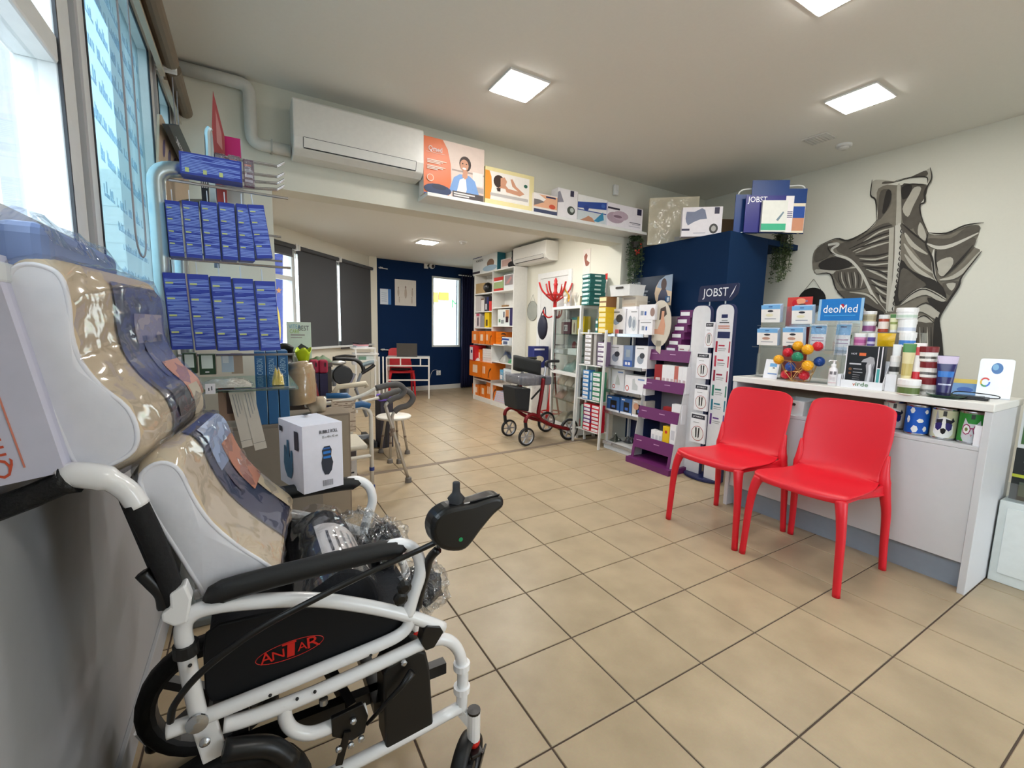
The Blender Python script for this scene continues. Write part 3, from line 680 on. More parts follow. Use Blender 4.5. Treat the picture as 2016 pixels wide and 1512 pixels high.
# ================================================================ THINGS ON THE COUNTER
SKY = C(120, 178, 226, .4); DSKY = C(60, 120, 200, .4)
def basket(label, X, w, d, h, mat=C(226, 226, 224, .45)):
 root = thing('storage_basket', label, 'basket', mat=X); mb = MB(); t = .004; k = .9
 def ring(z, f): return [Vector((sx*w/2*f, sy*d/2*f, z)) for sx, sy in ((-1, -1), (1, -1), (1, 1), (-1, 1))]
 lo, hi = ring(0, k), ring(h, 1); vs = lo+hi
 fs = [[3, 2, 1, 0], [0, 1, 5, 4], [1, 2, 6, 5], [2, 3, 7, 6], [3, 0, 4, 7]]
 mb.add(vs, fs, mat); b = mb.build('tub', root, local=True, solid=t)
 MB().tube([p for p in ring(h, 1.01)], .004, mat, 6, closed=True).build('rim', root, local=True)
 g_ = MB()
 for s, yy in ((-1, -d/2),): g_.prism([(-w*.17, yy-.0035, h*.66), (w*.17, yy-.0035, h*.66), (w*.2, yy-.004, h*.76), (w*.17, yy-.0045, h*.86), (-w*.17, yy-.0045, h*.86), (-w*.2, yy-.004, h*.76)], (0, .002, 0), C(60, 56, 50, .8))
 g_.build('hand_hole', root, local=True)
 return root
basket('white plastic basket under the counter behind the red chairs', LM((1.93, .20, .7035), -math.pi/2), .15, .2, .085)
def pack(label, ul, ur, vt, vb, x0, group, kind=0, z=None):
 a, b = PX(ul, vb, x0), PX(ur, vb, x0); w = abs(a.y-b.y); z = a.z if z is None else z; h = PX(ul, vt, x0).z-z
 root = thing('insole_pack', label, 'pack', group=group, mat=LM((x0+.02, (a.y+b.y)/2, z), -math.pi/2, Matrix.Rotation(.12, 4, 'X') if kind == 0 else None))
 if kind == 0:
  n = 3
  for k in range(n): MB().box((-w/2, -.018+k*.013, 0), (w/2, -.018+k*.013+.009, h-.012+.006*k), C(186, 206, 228, .35)).build('box', root, local=True)
  put_prints(root, w, .036, h, [('f', 0, 1, .0, .72, C(244, 238, 232, .45)), ('f', 0, 1, .74, .96, SKY), ('f', 'poly', ell(.5, .62, .16, .06, 10), C(40, 40, 50, .5)), ('f', 'poly', ell(.45, .40, .2, .08, 10), C(196, 150, 130, .5) if 'shaped' in label else C(236, 226, 190, .5)), ('f', .2, .8, .18, .22, C(150, 150, 160, .5)), ('f', .4, .6, .84, .88, C(40, 70, 140, .5))])
 else:
  MB().box((-w/2+.003, -.003, .004), (w/2-.003, .003, h-.004), C(236, 238, 242, .4)).build('card', root, local=True)
  put_prints(root, w-.006, .006, h, [('f', .0, 1, .62, .93, SKY), ('f', .3, .7, .84, .88, C(40, 60, 120, .5)), ('f', .1, .9, .46, .5, C(190, 160, 180, .5)), ('f', .1, .9, .36, .39, C(170, 150, 180, .5)), ('f', .08, .92, .08, .26, C(196, 214, 234, .4))])
  bag = MB(); bag.grid(lambda s, t: Vector(((s-.5)*w*1.12, -.007-.010*math.sin(s*math.pi)*math.sin(t*math.pi)+.002*math.sin(s*25+t*9), t*h*1.03)), 14, 8, CLEAR('clear_bag', (1, 1, 1), .10, .12, .8, 60))
  bag.build('plastic_bag', root, local=True, smooth=True)
 return root
GP = 'blue and white insole packs on the counter stand'
pack('blue and white gel pack on the upper tier by the partition', 1498, 1535, 599, 634, 1.95, GP)
pack('blue and white gel pack on the upper tier under the red card', 1558, 1598, 601, 637, 1.95, GP)
pack('shaped toe pad pack with blue header on the lower tier by the partition', 1490, 1530, 645, 678, 1.91, GP)
pack('shaped gel bone pack with blue header above the ball basket', 1540, 1580, 643, 680, 1.91, GP)
pack('clear bag with blue header hanging over the yellow ball', 1589, 1621, 637, 690, 1.93, 'clear header bags', 1)
pack('clear bag with blue header under the blue logo sign', 1637, 1668, 634, 700, 1.93, 'clear header bags', 1)
st = thing('counter_display_stand', 'clear acrylic tiered stand holding blue insole packs on the counter', 'display stand', (1.97, .2, CT))
ac = CLEAR('acrylic', (.93, .96, .97), .10, .06)
yA, yB = PX(1490, 690, 1.95).y, PX(1680, 690, 1.95).y
MB().box((1.992, yB, CT), (1.996, yA, PX(1500, 605, 1.99).z), ac).build('back_sheet', st)
MB().box((1.90, yB, CT), (1.992, yA, CT+.004), ac).build('foot_sheet', st)
for zv, xx in ((680, 1.89), (638, 1.93)): MB().box((xx, yB, PX(1500, zv, 1.93).z-.012), (1.992, yA, PX(1500, zv, 1.93).z-.008), ac).build('tier', st)
for yy in (yA-.003, yB): MB().box((1.96, yy, CT+.004), (1.992, yy+.003, 1.06), ac).build('side_sheet', st)
cd_ = thing('product_card', 'white card with blue print leaning at the foot of the acrylic stand', 'card', mat=LM((1.885, PX(1515, 735, 1.88).y, CT), -math.pi/2, Matrix.Rotation(-.2, 4, 'X')))
MB().box((-.045, 0, 0), (.045, .004, .125), PAPER).build('sheet', cd_, local=True)
put_prints(cd_, .09, 0, .125, [('f', .35, .85, .62, .8, SKY), ('f', .3, .9, .3, .6, C(250, 246, 240, .4)), ('f', 'poly', ell(.66, .56, .1, .03, 8), INK), ('f', .3, .95, .22, .28, C(120, 150, 200, .4))])
rc = thing('header_card', 'red printed card behind the blue insole packs', 'card', mat=LM((2.02, PX(1571, 595, 2.0).y, CT), -math.pi/2))
zr = PX(1571, 585, 2.02).z-CT
MB().box((-.075, 0, .0), (.075, .003, zr), C(206, 62, 54, .4)).build('sheet', rc, local=True)
put_prints(rc, .15, 0, zr, [('f', 'poly', ell(.55, .95, .2, .035), C(238, 160, 120, .4)), ('f', 'poly', ell(.3, .93, .1, .04), C(200, 16, 30, .4)), ('f', 'poly', ell(.62, .9, .16, .02), C(60, 30, 30, .4)), ('f', 'poly', ell(.78, .95, .05, .012), C(150, 110, 140, .4))])
dm = thing('logo_sign', 'bright blue logo sign with white lettering above the counter stand', 'sign', mat=LM((1.93, PX(1654, 610, 1.93).y, PX(1654, 631, 1.93).z), -math.pi/2))
wS, hS = abs(PX(1610, 610, 1.93).y-PX(1698, 610, 1.93).y), PX(1654, 588, 1.93).z-PX(1654, 631, 1.93).z
MB().box((-wS/2, 0, 0), (wS/2, .003, hS), C(24, 116, 192, .35)).build('sheet', dm, local=True)
MB().box((-.006, .003, -.02-(PX(1654, 631, 1.93).z-CT)+.02), (.006, .006, hS*.8), ac).build('post', dm, local=True)
put_prints(dm, wS, 0, hS, [('f', 0, .06, 0, 1, C(150, 190, 220, .3)), ('f', .94, 1, 0, 1, C(150, 190, 220, .3)), ('f', 'poly', ell(.54, .66, .05, .1, 10), C(176, 30, 50, .4)), ('f', 'txt', 'deoMed', .5, .52, hS*.52, C(250, 250, 252, .4), wS*.76), ('f', .15, .85, .2, .26, C(60, 150, 214, .4))])
wb_ = thing('wire_basket', 'gold wire geometric basket full of spiky massage balls', 'basket', mat=LM((1.90, PX(1571, 740, 1.9).y, CT), -math.pi/2))
gold = C(206, 160, 96, .3, .9); q = MB()
R0, R1, hB = .062, .098, .125
lo = [(R0*math.cos(math.pi/3*k+.5), R0*math.sin(math.pi/3*k+.5), .003) for k in range(6)]; hi = [(R1*math.cos(math.pi/3*k+.5), R1*math.sin(math.pi/3*k+.5), hB) for k in range(6)]
mid_ = [((R0+R1)/2*1.06*math.cos(math.pi/3*(k+.5)+.5), (R0+R1)/2*1.06*math.sin(math.pi/3*(k+.5)+.5), hB*.5) for k in range(6)]
q.tube(lo, .0016, gold, 5, closed=True); q.tube(hi, .0016, gold, 5, closed=True)
for k in range(6):
 for a in (lo[k], lo[(k+1) % 6], hi[k], hi[(k+1) % 6]): q.tube([a, mid_[k]], .0014, gold, 5)
 q.tube([lo[k], hi[k]], .0014, gold, 5); q.tube([mid_[k], mid_[(k+1) % 6]], .0014, gold, 5)
 q.tube([lo[k], lo[(k+3) % 6]], .0012, gold, 4) if k < 3 else None
q.build('wire_frame', wb_, local=True)
def spiky(label, c, r, mat, group):
 root = thing('massage_ball', label, 'ball', c, group=group)
 MB().ball((0, 0, 0), r, mat, 16, 10).build('ball', root, smooth=True, local=True)
 sp = MB(); n = 90
 for i in range(n):
  z = 1-2*(i+.5)/n; a = 2.39996*i; d = Vector((math.sqrt(1-z*z)*math.cos(a), math.sqrt(1-z*z)*math.sin(a), z)); x = d.orthogonal().normalized(); y = d.cross(x); b = d*r*.985
  vs = [b+(x*math.cos(t)+y*math.sin(t))*r*.085 for t in (0, 2.1, 4.2)]+[d*r*1.1]; sp.add(vs, [[0, 1, 3], [1, 2, 3], [2, 0, 3]], mat)
 sp.build('spikes', root, local=True)
YEL, BRED, BGRN, BBLU, BBLK = C(236, 168, 20, .35), C(206, 28, 48, .35), C(24, 128, 92, .35), C(28, 72, 150, .35), C(28, 28, 36, .4)
cyb = PX(1571, 740, 1.9).y
def ballpx(label, u, v, x, mat, r=.03, g_='massage balls in the wire basket'):
 p = PX(u, v, x); spiky(label, p, r, mat, g_)
ballpx('yellow spiky ball at the rim of the wire basket below the gel packs', 1533, 708, 1.845, YEL, .029)
ballpx('red spiky ball between two yellow ones at the basket rim', 1551, 694, 1.875, BRED, .028)
ballpx('uppermost yellow spiky ball on the pile beside the black one', 1571, 681, 1.89, YEL, .029)
ballpx('yellow spiky ball on the pile beneath the crimson one', 1590, 688, 1.868, YEL, .031)
ballpx('crimson spiky ball topping the pile by the clear bag', 1610, 682, 1.90, BRED, .028)
ballpx('green spiky ball in the middle of the wire basket', 1570, 703, 1.832, BGRN, .030)
ballpx('blue spiky ball behind the front wires of the basket', 1556, 722, 1.838, BBLU, .029)
ballpx('yellow spiky ball beside the pump bottle in the basket', 1590, 720, 1.838, YEL, .031)
ballpx('red spiky ball at the basket bottom under the blue one', 1547, 737, 1.862, BRED, .027)
ballpx('red spiky ball at the basket bottom near the pump bottle', 1583, 739, 1.862, BRED, .029)
ballpx('black spiky ball at the back of the basket pile', 1557, 686, 1.925, BBLK, .027)
ballpx('blue spiky ball at the back of the basket', 1613, 712, 1.925, BBLU, .029)
def jar(label, u, vb, x, r, h, lidmat, bodymat, band=None, z=None, group='cream jars on the counter', lidfrac=.3, name='cream_jar', txt=None, cat='jar'):
 p = PX(u, vb, x); z = p.z if z is None else z
 root = thing(name, label, cat, group=group, mat=LM((x, p.y, z), face_to_cam(x, p.y)))
 hl = h*(1-lidfrac)
 MB().lathe([(r*.9, 0), (r*.95, .003), (r*.95, hl)], bodymat, 20).build('jar_body', root, smooth=False, local=True)
 MB().lathe([(r, hl-.001), (r, h-.003), (r*.96, h), (.001, h)], lidmat, 20).build('lid', root, local=True)
 if band:
  mb = MB()
  for a, b, m_ in band: mb.lathe([(r*.955, hl*a), (r*.955, hl*b)], m_, 20, caps=False)
  mb.build('paper_label', root, local=True)
  if len(band) and txt: cyl = MB(); cyl_patch(cyl, r*.957, rect(-.5, .5, hl*txt[0], hl*txt[1]), txt[2]); cyl.build('print', root, local=True)
 return root
def tube_(label, u, vb, x, w, h, mat, capmat, prints=(), z=None, cap=.14, up=True, group='cream tubes on the counter'):
 """squeeze tube standing on its cap, crimped flat at the top"""
 p = PX(u, vb, x); z = p.z if z is None else z
 root = thing('cream_tube', label, 'tube', group=group, mat=LM((x, p.y, z), face_to_cam(x, p.y)))
 c = h*cap
 MB().lathe([(w*.34, 0), (w*.36, .002), (w*.36, c)], capmat, 18).build('cap', root, local=True)
 def fn(s, t):
  a = 2*math.pi*s; k = t; rx = (w*.36*(1-k)+w*.5*k); ry = w*.36*(1-k)+.0015*k
  return Vector((rx*math.sin(a), -ry*math.cos(a), c+(h-c)*t))
 b = MB().grid(fn, 20, 8, mat, closed_u=True); b.build('tube_body', root, smooth=True, local=True)
 if prints:
  mb = MB()
  for a0, a1, z0, z1, m_ in prints:
   def f2(s, t, a0=a0, a1=a1, z0=z0, z1=z1):
    ss = (a0+(a1-a0)*s); tt = z0+(z1-z0)*t; v = fn(ss, tt); v.x *= 1.01; v.y = v.y*1.02-.0006; return v
   mb.grid(f2, 6, 4, m_)
  mb.build('print', root, local=True)
 return root
pp = PX(1636, 755, 1.83)
pb = thing('pump_bottle', 'white pump lotion bottle beside the wire basket', 'bottle', mat=LM((1.84, pp.y, CT), face_to_cam(1.84, pp.y)))
MB().lathe([(.019, 0), (.021, .003), (.021, .088), (.019, .098), (.011, .108), (.011, .112)], C(238, 234, 236, .35), 20).build('bottle_body', pb, smooth=True, local=True)
MB().lathe([(.012, .111), (.012, .124), (.006, .126), (.005, .140), (.012, .142), (.012, .147)], C(244, 244, 244, .3), 14).build('pump', pb, local=True)
MB().tube([(0, 0, .144), (-.022, -.004, .144), (-.024, -.004, .138)], .004, C(244, 244, 244, .3), 6).build('spout', pb, local=True)
mb = MB(); cyl_patch(mb, .021, rect(-.8, -.1, .066, .084), C(120, 116, 120, .4)); cyl_patch(mb, .021, rect(.15, .8, .066, .084), C(120, 116, 120, .4))
for k in range(3): cyl_patch(mb, .021, rect(-.6, .6, .05-k*.008, .053-k*.008), C(200, 190, 196, .4))
cyl_patch(mb, .021, rect(-1, 1, .018, .02), C(220, 130, 140, .4)); mb.build('print', pb, local=True)
x0 = 1.85; yl, yr = PX(1657, 740, x0).y, PX(1740, 740, x0).y; w = yl-yr
tray = thing('display_box', 'white shelf tray with green and orange logo holding a black pack', 'display box', mat=LM((x0+.03, (yl+yr)/2, CT), -math.pi/2))
MB().box((-w/2, -.03, 0), (w/2, .03, .003), PAPER).build('tray_floor', tray, local=True)
MB().box((-w/2, -.032, 0), (w/2, -.029, .042), PAPER).build('tray_front', tray, local=True)
MB().box((-w/2, .029, 0), (w/2, .032, .155), PAPER).build('tray_back', tray, local=True)
for s in (-1, 1): MB().prism([(s*w/2, -.03, 0), (s*w/2, .03, 0), (s*w/2, .03, .15), (s*w/2, -.02, .06), (s*w/2, -.03, .042)], (-s*.002, 0, 0), PAPER).build('tray_side', tray, local=True)
put_prints(tray, w, .064, .042, [('f', 'txt', 'v', .33, .5, .03, C(206, 110, 60, .4)), ('f', 'txt', 'irde', .52, .55, .032, C(70, 120, 60, .4), w*.3)])
zt_ = PX(1690, 681, x0+.02).z-CT-.004
hp = carton('patch_pack', 'black warming patch pack showing a muscular back in the logo tray', 'pack', LM((x0+.028, (yl+yr)/2+.004, CT+.0035), -math.pi/2), (w*.9, .03, zt_), C(24, 24, 28, .4), [
 ('f', 0, .03, 0, 1, PAPER), ('f', .84, .97, .0, 1, PAPER), ('f', .865, .94, .50, 1, BLACK), ('f', .865, .94, .02, .48, C(80, 170, 170, .4)),
 ('f', 'txt', 'HOT', .22, .81, .013, PAPER), ('f', .36, .54, .77, .84, C(226, 110, 60, .4)), ('f', .12, .44, .55, .585, C(200, 200, 204, .4)), ('f', .24, .48, .44, .455, C(180, 180, 184, .4)), ('f', .24, .5, .36, .375, C(180, 180, 184, .4)), ('f', .24, .44, .30, .31, C(150, 150, 154, .4)), ('f', .24, .42, .25, .26, C(150, 150, 154, .4)), ('f', .24, .44, .2, .21, C(150, 150, 154, .4)),
 ('f', 'poly', ell(.16, .44, .05, .035, 10), C(120, 80, 50, .4)), ('f', 'poly', ell(.16, .34, .04, .03, 10), C(120, 80, 50, .4)),
 ('f', 'poly', [(.58, .12), (.60, .40), (.57, .55), (.60, .62), (.44, .62), (.48, .68), (.66, .76), (.76, .74), (.80, .62), (.78, .45), (.80, .3), (.80, .12)], C(170, 170, 174, .5)), ('f', 'poly', [(.64, .15), (.66, .4), (.64, .55), (.70, .6), (.72, .4), (.70, .15)], C(226, 226, 230, .5)), ('f', 'poly', [(.72, .15), (.75, .3), (.73, .5), (.77, .6), (.79, .4), (.79, .15)], C(120, 120, 126, .5))])
carton('leaflet_box', 'slim white leaflet box between the pump bottle and the logo tray', 'box', LM((x0+.03, yl+.014, CT), -math.pi/2), (.02, .05, .07), PAPER)
W1_ = C(240, 238, 236, .4)
rs = thing('riser_shelf', 'clear acrylic riser carrying creams behind the logo tray', 'riser', (2.0, -.2, CT))
xr = 1.975; yA, yB = PX(1663, 700, xr).y, PX(1806, 700, xr).y
z1_ = PX(1720, 681, xr).z; z2_ = PX(1720, 654, xr+.06).z
MB().box((xr-.035, yB, z1_-.004), (xr+.03, yA, z1_), ac).build('step', rs); MB().box((xr+.031, yB, z2_-.004), (xr+.10, yA, z2_), ac).build('step', rs)
for yy in (yA-.004, yB):
 MB().box((xr-.035, yy, CT), (xr+.03, yy+.004, z1_-.004), ac).build('leg_sheet', rs); MB().box((xr+.031, yy, CT), (xr+.10, yy+.004, z2_-.004), ac).build('leg_sheet', rs)
def rj(label, ul, ur, vt, vb, x, z, lid, body, band=None, lf=.3, **k):
 r = abs(PX(ul, vb, x).y-PX(ur, vb, x).y)/2; h = PX(ul, vt, x).z-z
 return jar(label, (ul+ur)/2, vb, x, r, h, lid, body, band, z=z, lidfrac=lf, **k)
xb = xr+.065
h_ = PX(1710, 633, xb).z-z2_
rj('small jar with a lilac label under the beige labelled jar', 1697, 1723, 633, 652, xb, z2_, W1_, C(232, 226, 230, .4), [(.15, .85, C(150, 80, 130, .4))])
rj('small white jar with a beige label on top of the lilac labelled jar', 1697, 1724, 613, 633, xb, z2_+h_+.0005, W1_, C(206, 196, 160, .4), [(.2, .8, C(170, 160, 130, .4))])
rj('amber pill bottle with white cap and white label on the riser', 1727, 1748, 620, 655, xb, z2_, W1_, C(176, 70, 44, .35), [(.25, .78, C(240, 226, 216, .4))], .22, name='pill_bottle', cat='bottle')
tube_('pale green herbal tube beside the amber pill bottle', 1758, 655, xb, .042, PX(1758, 618, xb).z-z2_, C(226, 222, 180, .4), W1_, [(-.2, .2, .75, .98, C(70, 120, 60, .5)), (-.2, .2, .35, .5, C(150, 160, 90, .5))], z=z2_)
rj('pink banded jar on the riser over the black pack', 1680, 1705, 656, 680, xr, z1_, W1_, C(214, 140, 180, .4), [(.3, .7, C(190, 90, 150, .4))])
tube_('small green and white tube at the end of the riser', 1669, 680, xr, .032, PX(1669, 657, xr).z-z1_, C(214, 222, 190, .4), W1_, [(-.2, .2, .5, .9, C(60, 110, 70, .5))], z=z1_)
rj('violet labelled jar beside the pink banded jar', 1706, 1722, 656, 680, xr, z1_, W1_, C(92, 70, 150, .4), [(.2, .5, C(210, 200, 226, .4))])
yb = thing('sachet_bag', 'yellow plastic sachet bag on the riser', 'bag', mat=LM((xr, PX(1743, 680, xr).y, z1_), -math.pi/2))
hb_ = PX(1743, 656, xr).z-z1_
MB().grid(lambda s, t: Vector(((s-.5)*.075*(1+.1*t), -.012*math.sin(s*math.pi)*math.sin(.1+t*2.9)*(1-2*0), t*hb_)), 10, 6, C(222, 176, 20, .3, bump=.3, scale=60)).build('front_film', yb, smooth=True, local=True)
MB().grid(lambda s, t: Vector(((s-.5)*.075*(1+.1*t), .012*math.sin(s*math.pi)*math.sin(.1+t*2.9), t*hb_)), 10, 6, C(222, 176, 20, .3, bump=.3, scale=60)).build('back_film', yb, smooth=True, local=True)
rj('white tub with grey label on the riser under another tub', 1766, 1803, 629, 652, xb, z2_, W1_, W1_, [(.2, .6, C(196, 200, 214, .4))], .35, name='cream_tub', cat='tub', group='white cream tubs')
tub_h = PX(1784, 629, xb).z-z2_
rj('topmost white cream tub with pale green label', 1763, 1806, 607, 629, xb, z2_+tub_h+.0005, W1_, W1_, [(.2, .6, C(190, 206, 190, .4))], .35, name='cream_tub', cat='tub', group='white cream tubs')
rj('white tub with a bright blue label on the lower riser step', 1768, 1802, 654, 681, xr, z1_, W1_, W1_, [(.2, .7, C(66, 130, 206, .4))], .35, name='cream_tub', cat='tub', group='white cream tubs')
xf = 1.875
def zt2(u, v, x): return PX(u, v, x).z-CT
tube_('gold and green tube with white cap in the front row', 1783, 745, xf-.02, .052, zt2(1783, 676, xf-.02), C(214, 200, 150, .35), W1_, [(-.22, .22, .78, .99, C(70, 130, 60, .4)), (-.2, .2, .2, .5, C(190, 170, 100, .4))], z=CT, cap=.2)
tube_('white tube with a red flower print beside the gold tube', 1803, 748, xf+.005, .05, zt2(1803, 675, xf+.005), C(240, 232, 228, .35), W1_, [(-.1, .15, .7, .9, C(210, 50, 50, .4)), (-.2, .2, .1, .3, C(200, 40, 50, .4))], z=CT, cap=.2)
rj('low wide jar with olive swirl label on the counter edge', 1764, 1810, 744, 775, xf-.062, CT, W1_, C(226, 222, 212, .4), [(.15, .75, C(96, 116, 60, .4))], .35)
carton('cream_box', 'plain white upright box between the logo tray and the olive jar', 'box', LM((xf+.02, PX(1752, 765, xf).y, CT), -math.pi/2), (.045, .045, .09), C(236, 234, 238, .4))
rj('lower small white lidded jar with black print in the stacked pair', 1751, 1771, 700, 722, xf+.02, CT+.0905, W1_, C(226, 226, 226, .4), [(.2, .6, C(60, 60, 60, .4))])
tube_('white tube with dark lettering behind the gold tube', 1762, 720, xf+.06, .036, zt2(1762, 678, xf+.06), C(234, 234, 234, .35), W1_, [(-.15, .15, .4, .55, C(50, 50, 56, .4))], z=CT, cap=.2)
dkr = C(120, 22, 28, .35); zc = CT
for lb, vt, vb, in (('lowest jar of the red lidded stack', 743, 772), ('middle jar of the red lidded stack', 712, 743), ('top jar of the red lidded stack', 682, 712)):
 hj = PX(1826, vt, xf+.02).z-max(zc, CT) if vt != 743 else zt2(1826, 743, xf+.02)
 jar(lb, 1826, vb, xf+.02, .037, hj, dkr, C(232, 224, 216, .4), [(.08, .95, C(238, 232, 226, .4)), (.3, .55, C(70, 60, 60, .4))], z=zc, lidfrac=.36, group='red lidded ointment jars'); zc += hj+.0004
tube_('dark purple gel tube with flowers and a white cap', 1858, 765, xf-.0, .075, zt2(1858, 700, xf), C(40, 34, 92, .3), C(34, 30, 70, .3), [(-.25, .25, .78, .99, C(206, 190, 214, .4)), (-.16, .16, .42, .58, C(40, 110, 190, .4)), (-.14, .14, .2, .24, C(200, 200, 220, .4))], z=CT, cap=.12)
pl = thing('serving_plate', 'dark green glass dish lying on the counter', 'dish', (1.855, PX(1862, 772, 1.85).y, CT))
MB().lathe([(.03, 0), (.04, .001), (.068, .012), (.072, .016), (.066, .013), (.038, .004), (.001, .003)], C(18, 66, 40, .15), 28).build('dish', pl, smooth=True, local=True)
te = thing('payment_tray', 'flat black card terminal cradle with cable near the counter end', 'terminal', mat=LM((1.93, -.553, CT), -math.pi/2+.15))
MB().box((-.062, -.05, 0), (.062, .05, .012), BLACK).build('body', te, local=True, bevel=.004)
MB().box((-.045, -.035, .012), (.045, .03, .016), C(40, 42, 44, .3)).build('screen', te, local=True)
MB().tube(smooth_path([(.06, .03, .008), (.09, .05, .01), (.075, .075, .02), (-.05, .07, .025), (-.07, .04, .006)], 5), .0025, BLACK, 6).build('cable', te, local=True)
cs = thing('review_card', 'white rounded tabletop card with a globe and a multicoloured letter logo', 'card', mat=LM((2.06, PX(1957, 760, 2.06).y, CT), face_to_cam(2.06, -.55), Matrix.Rotation(-.15, 4, 'X')))
wc, hc = .115, PX(1957, 706, 2.06).z-CT
rr = fillet([(-wc/2, 0, 0), (-wc/2, 0, hc), (wc/2, 0, hc), (wc/2, 0, 0)], .014)
MB().prism(rr, (0, .004, 0), C(236, 240, 246, .25)).build('card', cs, local=True)
MB().box((-wc/2, 0, 0), (wc/2, .05, .004), C(236, 240, 246, .25)).build('foot', cs, local=True)
pr_ = [('f', 'poly', ell(.52, .76, .17, .14, 18), C(60, 110, 170, .35)), ('f', 'poly', ell(.47, .79, .09, .08, 12), C(120, 170, 206, .35))]
G4 = [(C(214, 70, 60, .4), .6, 2.6), (C(232, 180, 40, .4), 2.6, 3.7), (C(60, 150, 80, .4), 3.7, 5.0), (C(66, 120, 210, .4), 5.0, 6.4)]
for m_, a, b in G4:
 n_ = 6; arc = [(.23+.15*math.cos(a+(b-a)*i/n_), .40+.12*math.sin(a+(b-a)*i/n_)) for i in range(n_+1)]+[(.23+.10*math.cos(b-(b-a)*i/n_), .40+.08*math.sin(b-(b-a)*i/n_)) for i in range(n_+1)]
 pr_.append(('f', 'poly', arc, m_))
put_prints(cs, wc, 0, hc, pr_)
for k, (lb, m_, u) in enumerate((('yellow brochure lying behind the green dish', C(214, 190, 96, .5), 1900), ('blue brochure leaning behind the green dish', C(110, 150, 196, .5), 1908))):
 b_ = thing('brochure', lb, 'brochure', mat=LM((2.10-.05*k, PX(u, 750, 2.08).y, CT), face_to_cam(2.1, -.4)+.2*k, Matrix.Rotation(-.5, 4, 'X')))
 MB().box((-.06+.01*k, 0, 0), (.06-.01*k, .002, .09-.02*k), m_).build('sheet', b_, local=True)
 put_prints(b_, .12-.02*k, 0, .09-.02*k, [('f', 'poly', ell(.5, .5, .3, .2), C(150, 140, 110, .5) if k == 0 else C(60, 100, 170, .5))])
un = thing('white_unit', 'white low cabinet standing past the counter side panel', 'cabinet', (2.10, -1.3, 0))
zc1 = PX(1975, 985, 2.1).z
MB().box((2.10, -1.75, 0), (2.5, -.672, zc1), C(222, 228, 226, .4)).build('body', un, bevel=.004)
MB().box((2.094, -1.72, .05), (2.0995, -.70, zc1-.03), C(228, 233, 231, .4)).build('door', un, bevel=.002)
pk = thing('poster_rack', 'black and white poster rack with hemp leaflets on the white cabinet', 'rack', mat=LM((2.17, -.965, zc1), -math.pi/2))
zA = PX(1985, 880, 2.15).z-zc1; zB = PX(2000, 766, 2.15).z-zc1
MB().box((-.28, 0, 0), (.28, .03, zA), C(30, 34, 34, .4)).build('lower_panel', pk, local=True)
MB().box((-.28, .005, zA), (.28, .03, zB), C(236, 238, 236, .4)).build('upper_panel', pk, local=True, bevel=.003)
MB().box((-.28, -.05, 0), (.28, -.046, zA*.35), CLEAR('acrylic', (.93, .96, .97), .10, .06)).build('leaflet_pocket', pk, local=True)
put_prints(pk, .56, 0, zB, [('f', .02, .5, zA/zB+.04, .94, C(66, 104, 56, .5)), ('f', .07, .5, zA/zB+.09, .84, C(238, 236, 232, .5)), ('f', .17, .5, .80, .9, C(176, 30, 70, .4)), ('f', .12, .5, zA/zB+.16, zA/zB+.2, C(196, 60, 80, .4)), ('f', 'poly', [(.2, .62), (.32, .72), (.44, .60), (.34, .66), (.30, .56)], C(50, 110, 50, .5)),
 ('f', 'txt', 'KR', .11, zA/zB*.8, .055, C(150, 176, 176, .4)), ('f', 'txt', 'z kon', .14, zA/zB*.64, .04, C(150, 176, 176, .4)), ('f', 0, 1, zA/zB*.44, zA/zB*.5, C(190, 196, 60, .4)), ('f', .05, .2, .04, zA/zB*.36, C(90, 100, 84, .5)), ('f', .24, .4, .03, zA/zB*.36, C(150, 140, 70, .5))])
# ================================================================ CEILING FITTINGS, AIR CONDITIONER, BEAM SHELF
def led_panel(label, x, y, z, w=.262, k=1.0):
 root = thing('ceiling_light', label, 'ceiling light', (x, y, z), group='square ceiling lights')
 MB().box((x-w/2-.012, y-w/2-.012, z-.012), (x+w/2+.012, y+w/2+.012, z-.0005), WHITE).build('frame', root, bevel=.003)
 MB().box((x-w/2, y-w/2, z-.016), (x+w/2, y+w/2, z-.0125), EM(250, 246, 240, LED*k)).build('diffuser', root)
led_panel('square ceiling light above the dividing beam shelf', .49, 1.32, H1)
led_panel('square ceiling light over the sales counter', 2.39, .255, H1)
p = PZ(1650, -34, H1); led_panel('square ceiling light at the middle of the front room', p.x, p.y, H1)
led_panel('square ceiling light behind the camera side of the front room', .49, -1.6, H1)
p = PZ(841, 476, H2); led_panel('square ceiling light in the rear room', p.x, p.y, H2, .23, 2.3)
led_panel('added square ceiling light hidden behind the beam near the walking frame', .35, 2.85, H2, .23, 2.2); led_panel('added square ceiling light hidden behind the beam near the rollator', 1.45, 2.85, H2, .23, 2.2)  # two unseen panels added behind the beam to brighten the rear room
vt = thing('ceiling_vent', 'small square white ceiling vent grille', 'vent', (2.81, .685, H1))
MB().box((2.728, .60, H1-.012), (2.892, .77, H1-.0005), C(206, 204, 198, .5)).build('frame', vt, bevel=.004)
for k in range(6): MB().box((2.745, .617+k*.024, H1-.0165), (2.875, .629+k*.024, H1-.0125), C(220, 218, 212, .5)).build('slat', vt)
def smoke(label, x, y, z):
 root = thing('smoke_detector', label, 'smoke detector', (x, y, z))
 MB().lathe([(.055, -.001), (.055, -.014), (.048, -.02), (.001, -.02)], WHITE, 24, Matrix.Translation((x, y, z))).build('base', root, smooth=False)
 MB().lathe([(.036, -.0205), (.034, -.034), (.02, -.042), (.001, -.042)], C(216, 214, 208, .5), 20, Matrix.Translation((x, y, z))).build('sensor_head', root)
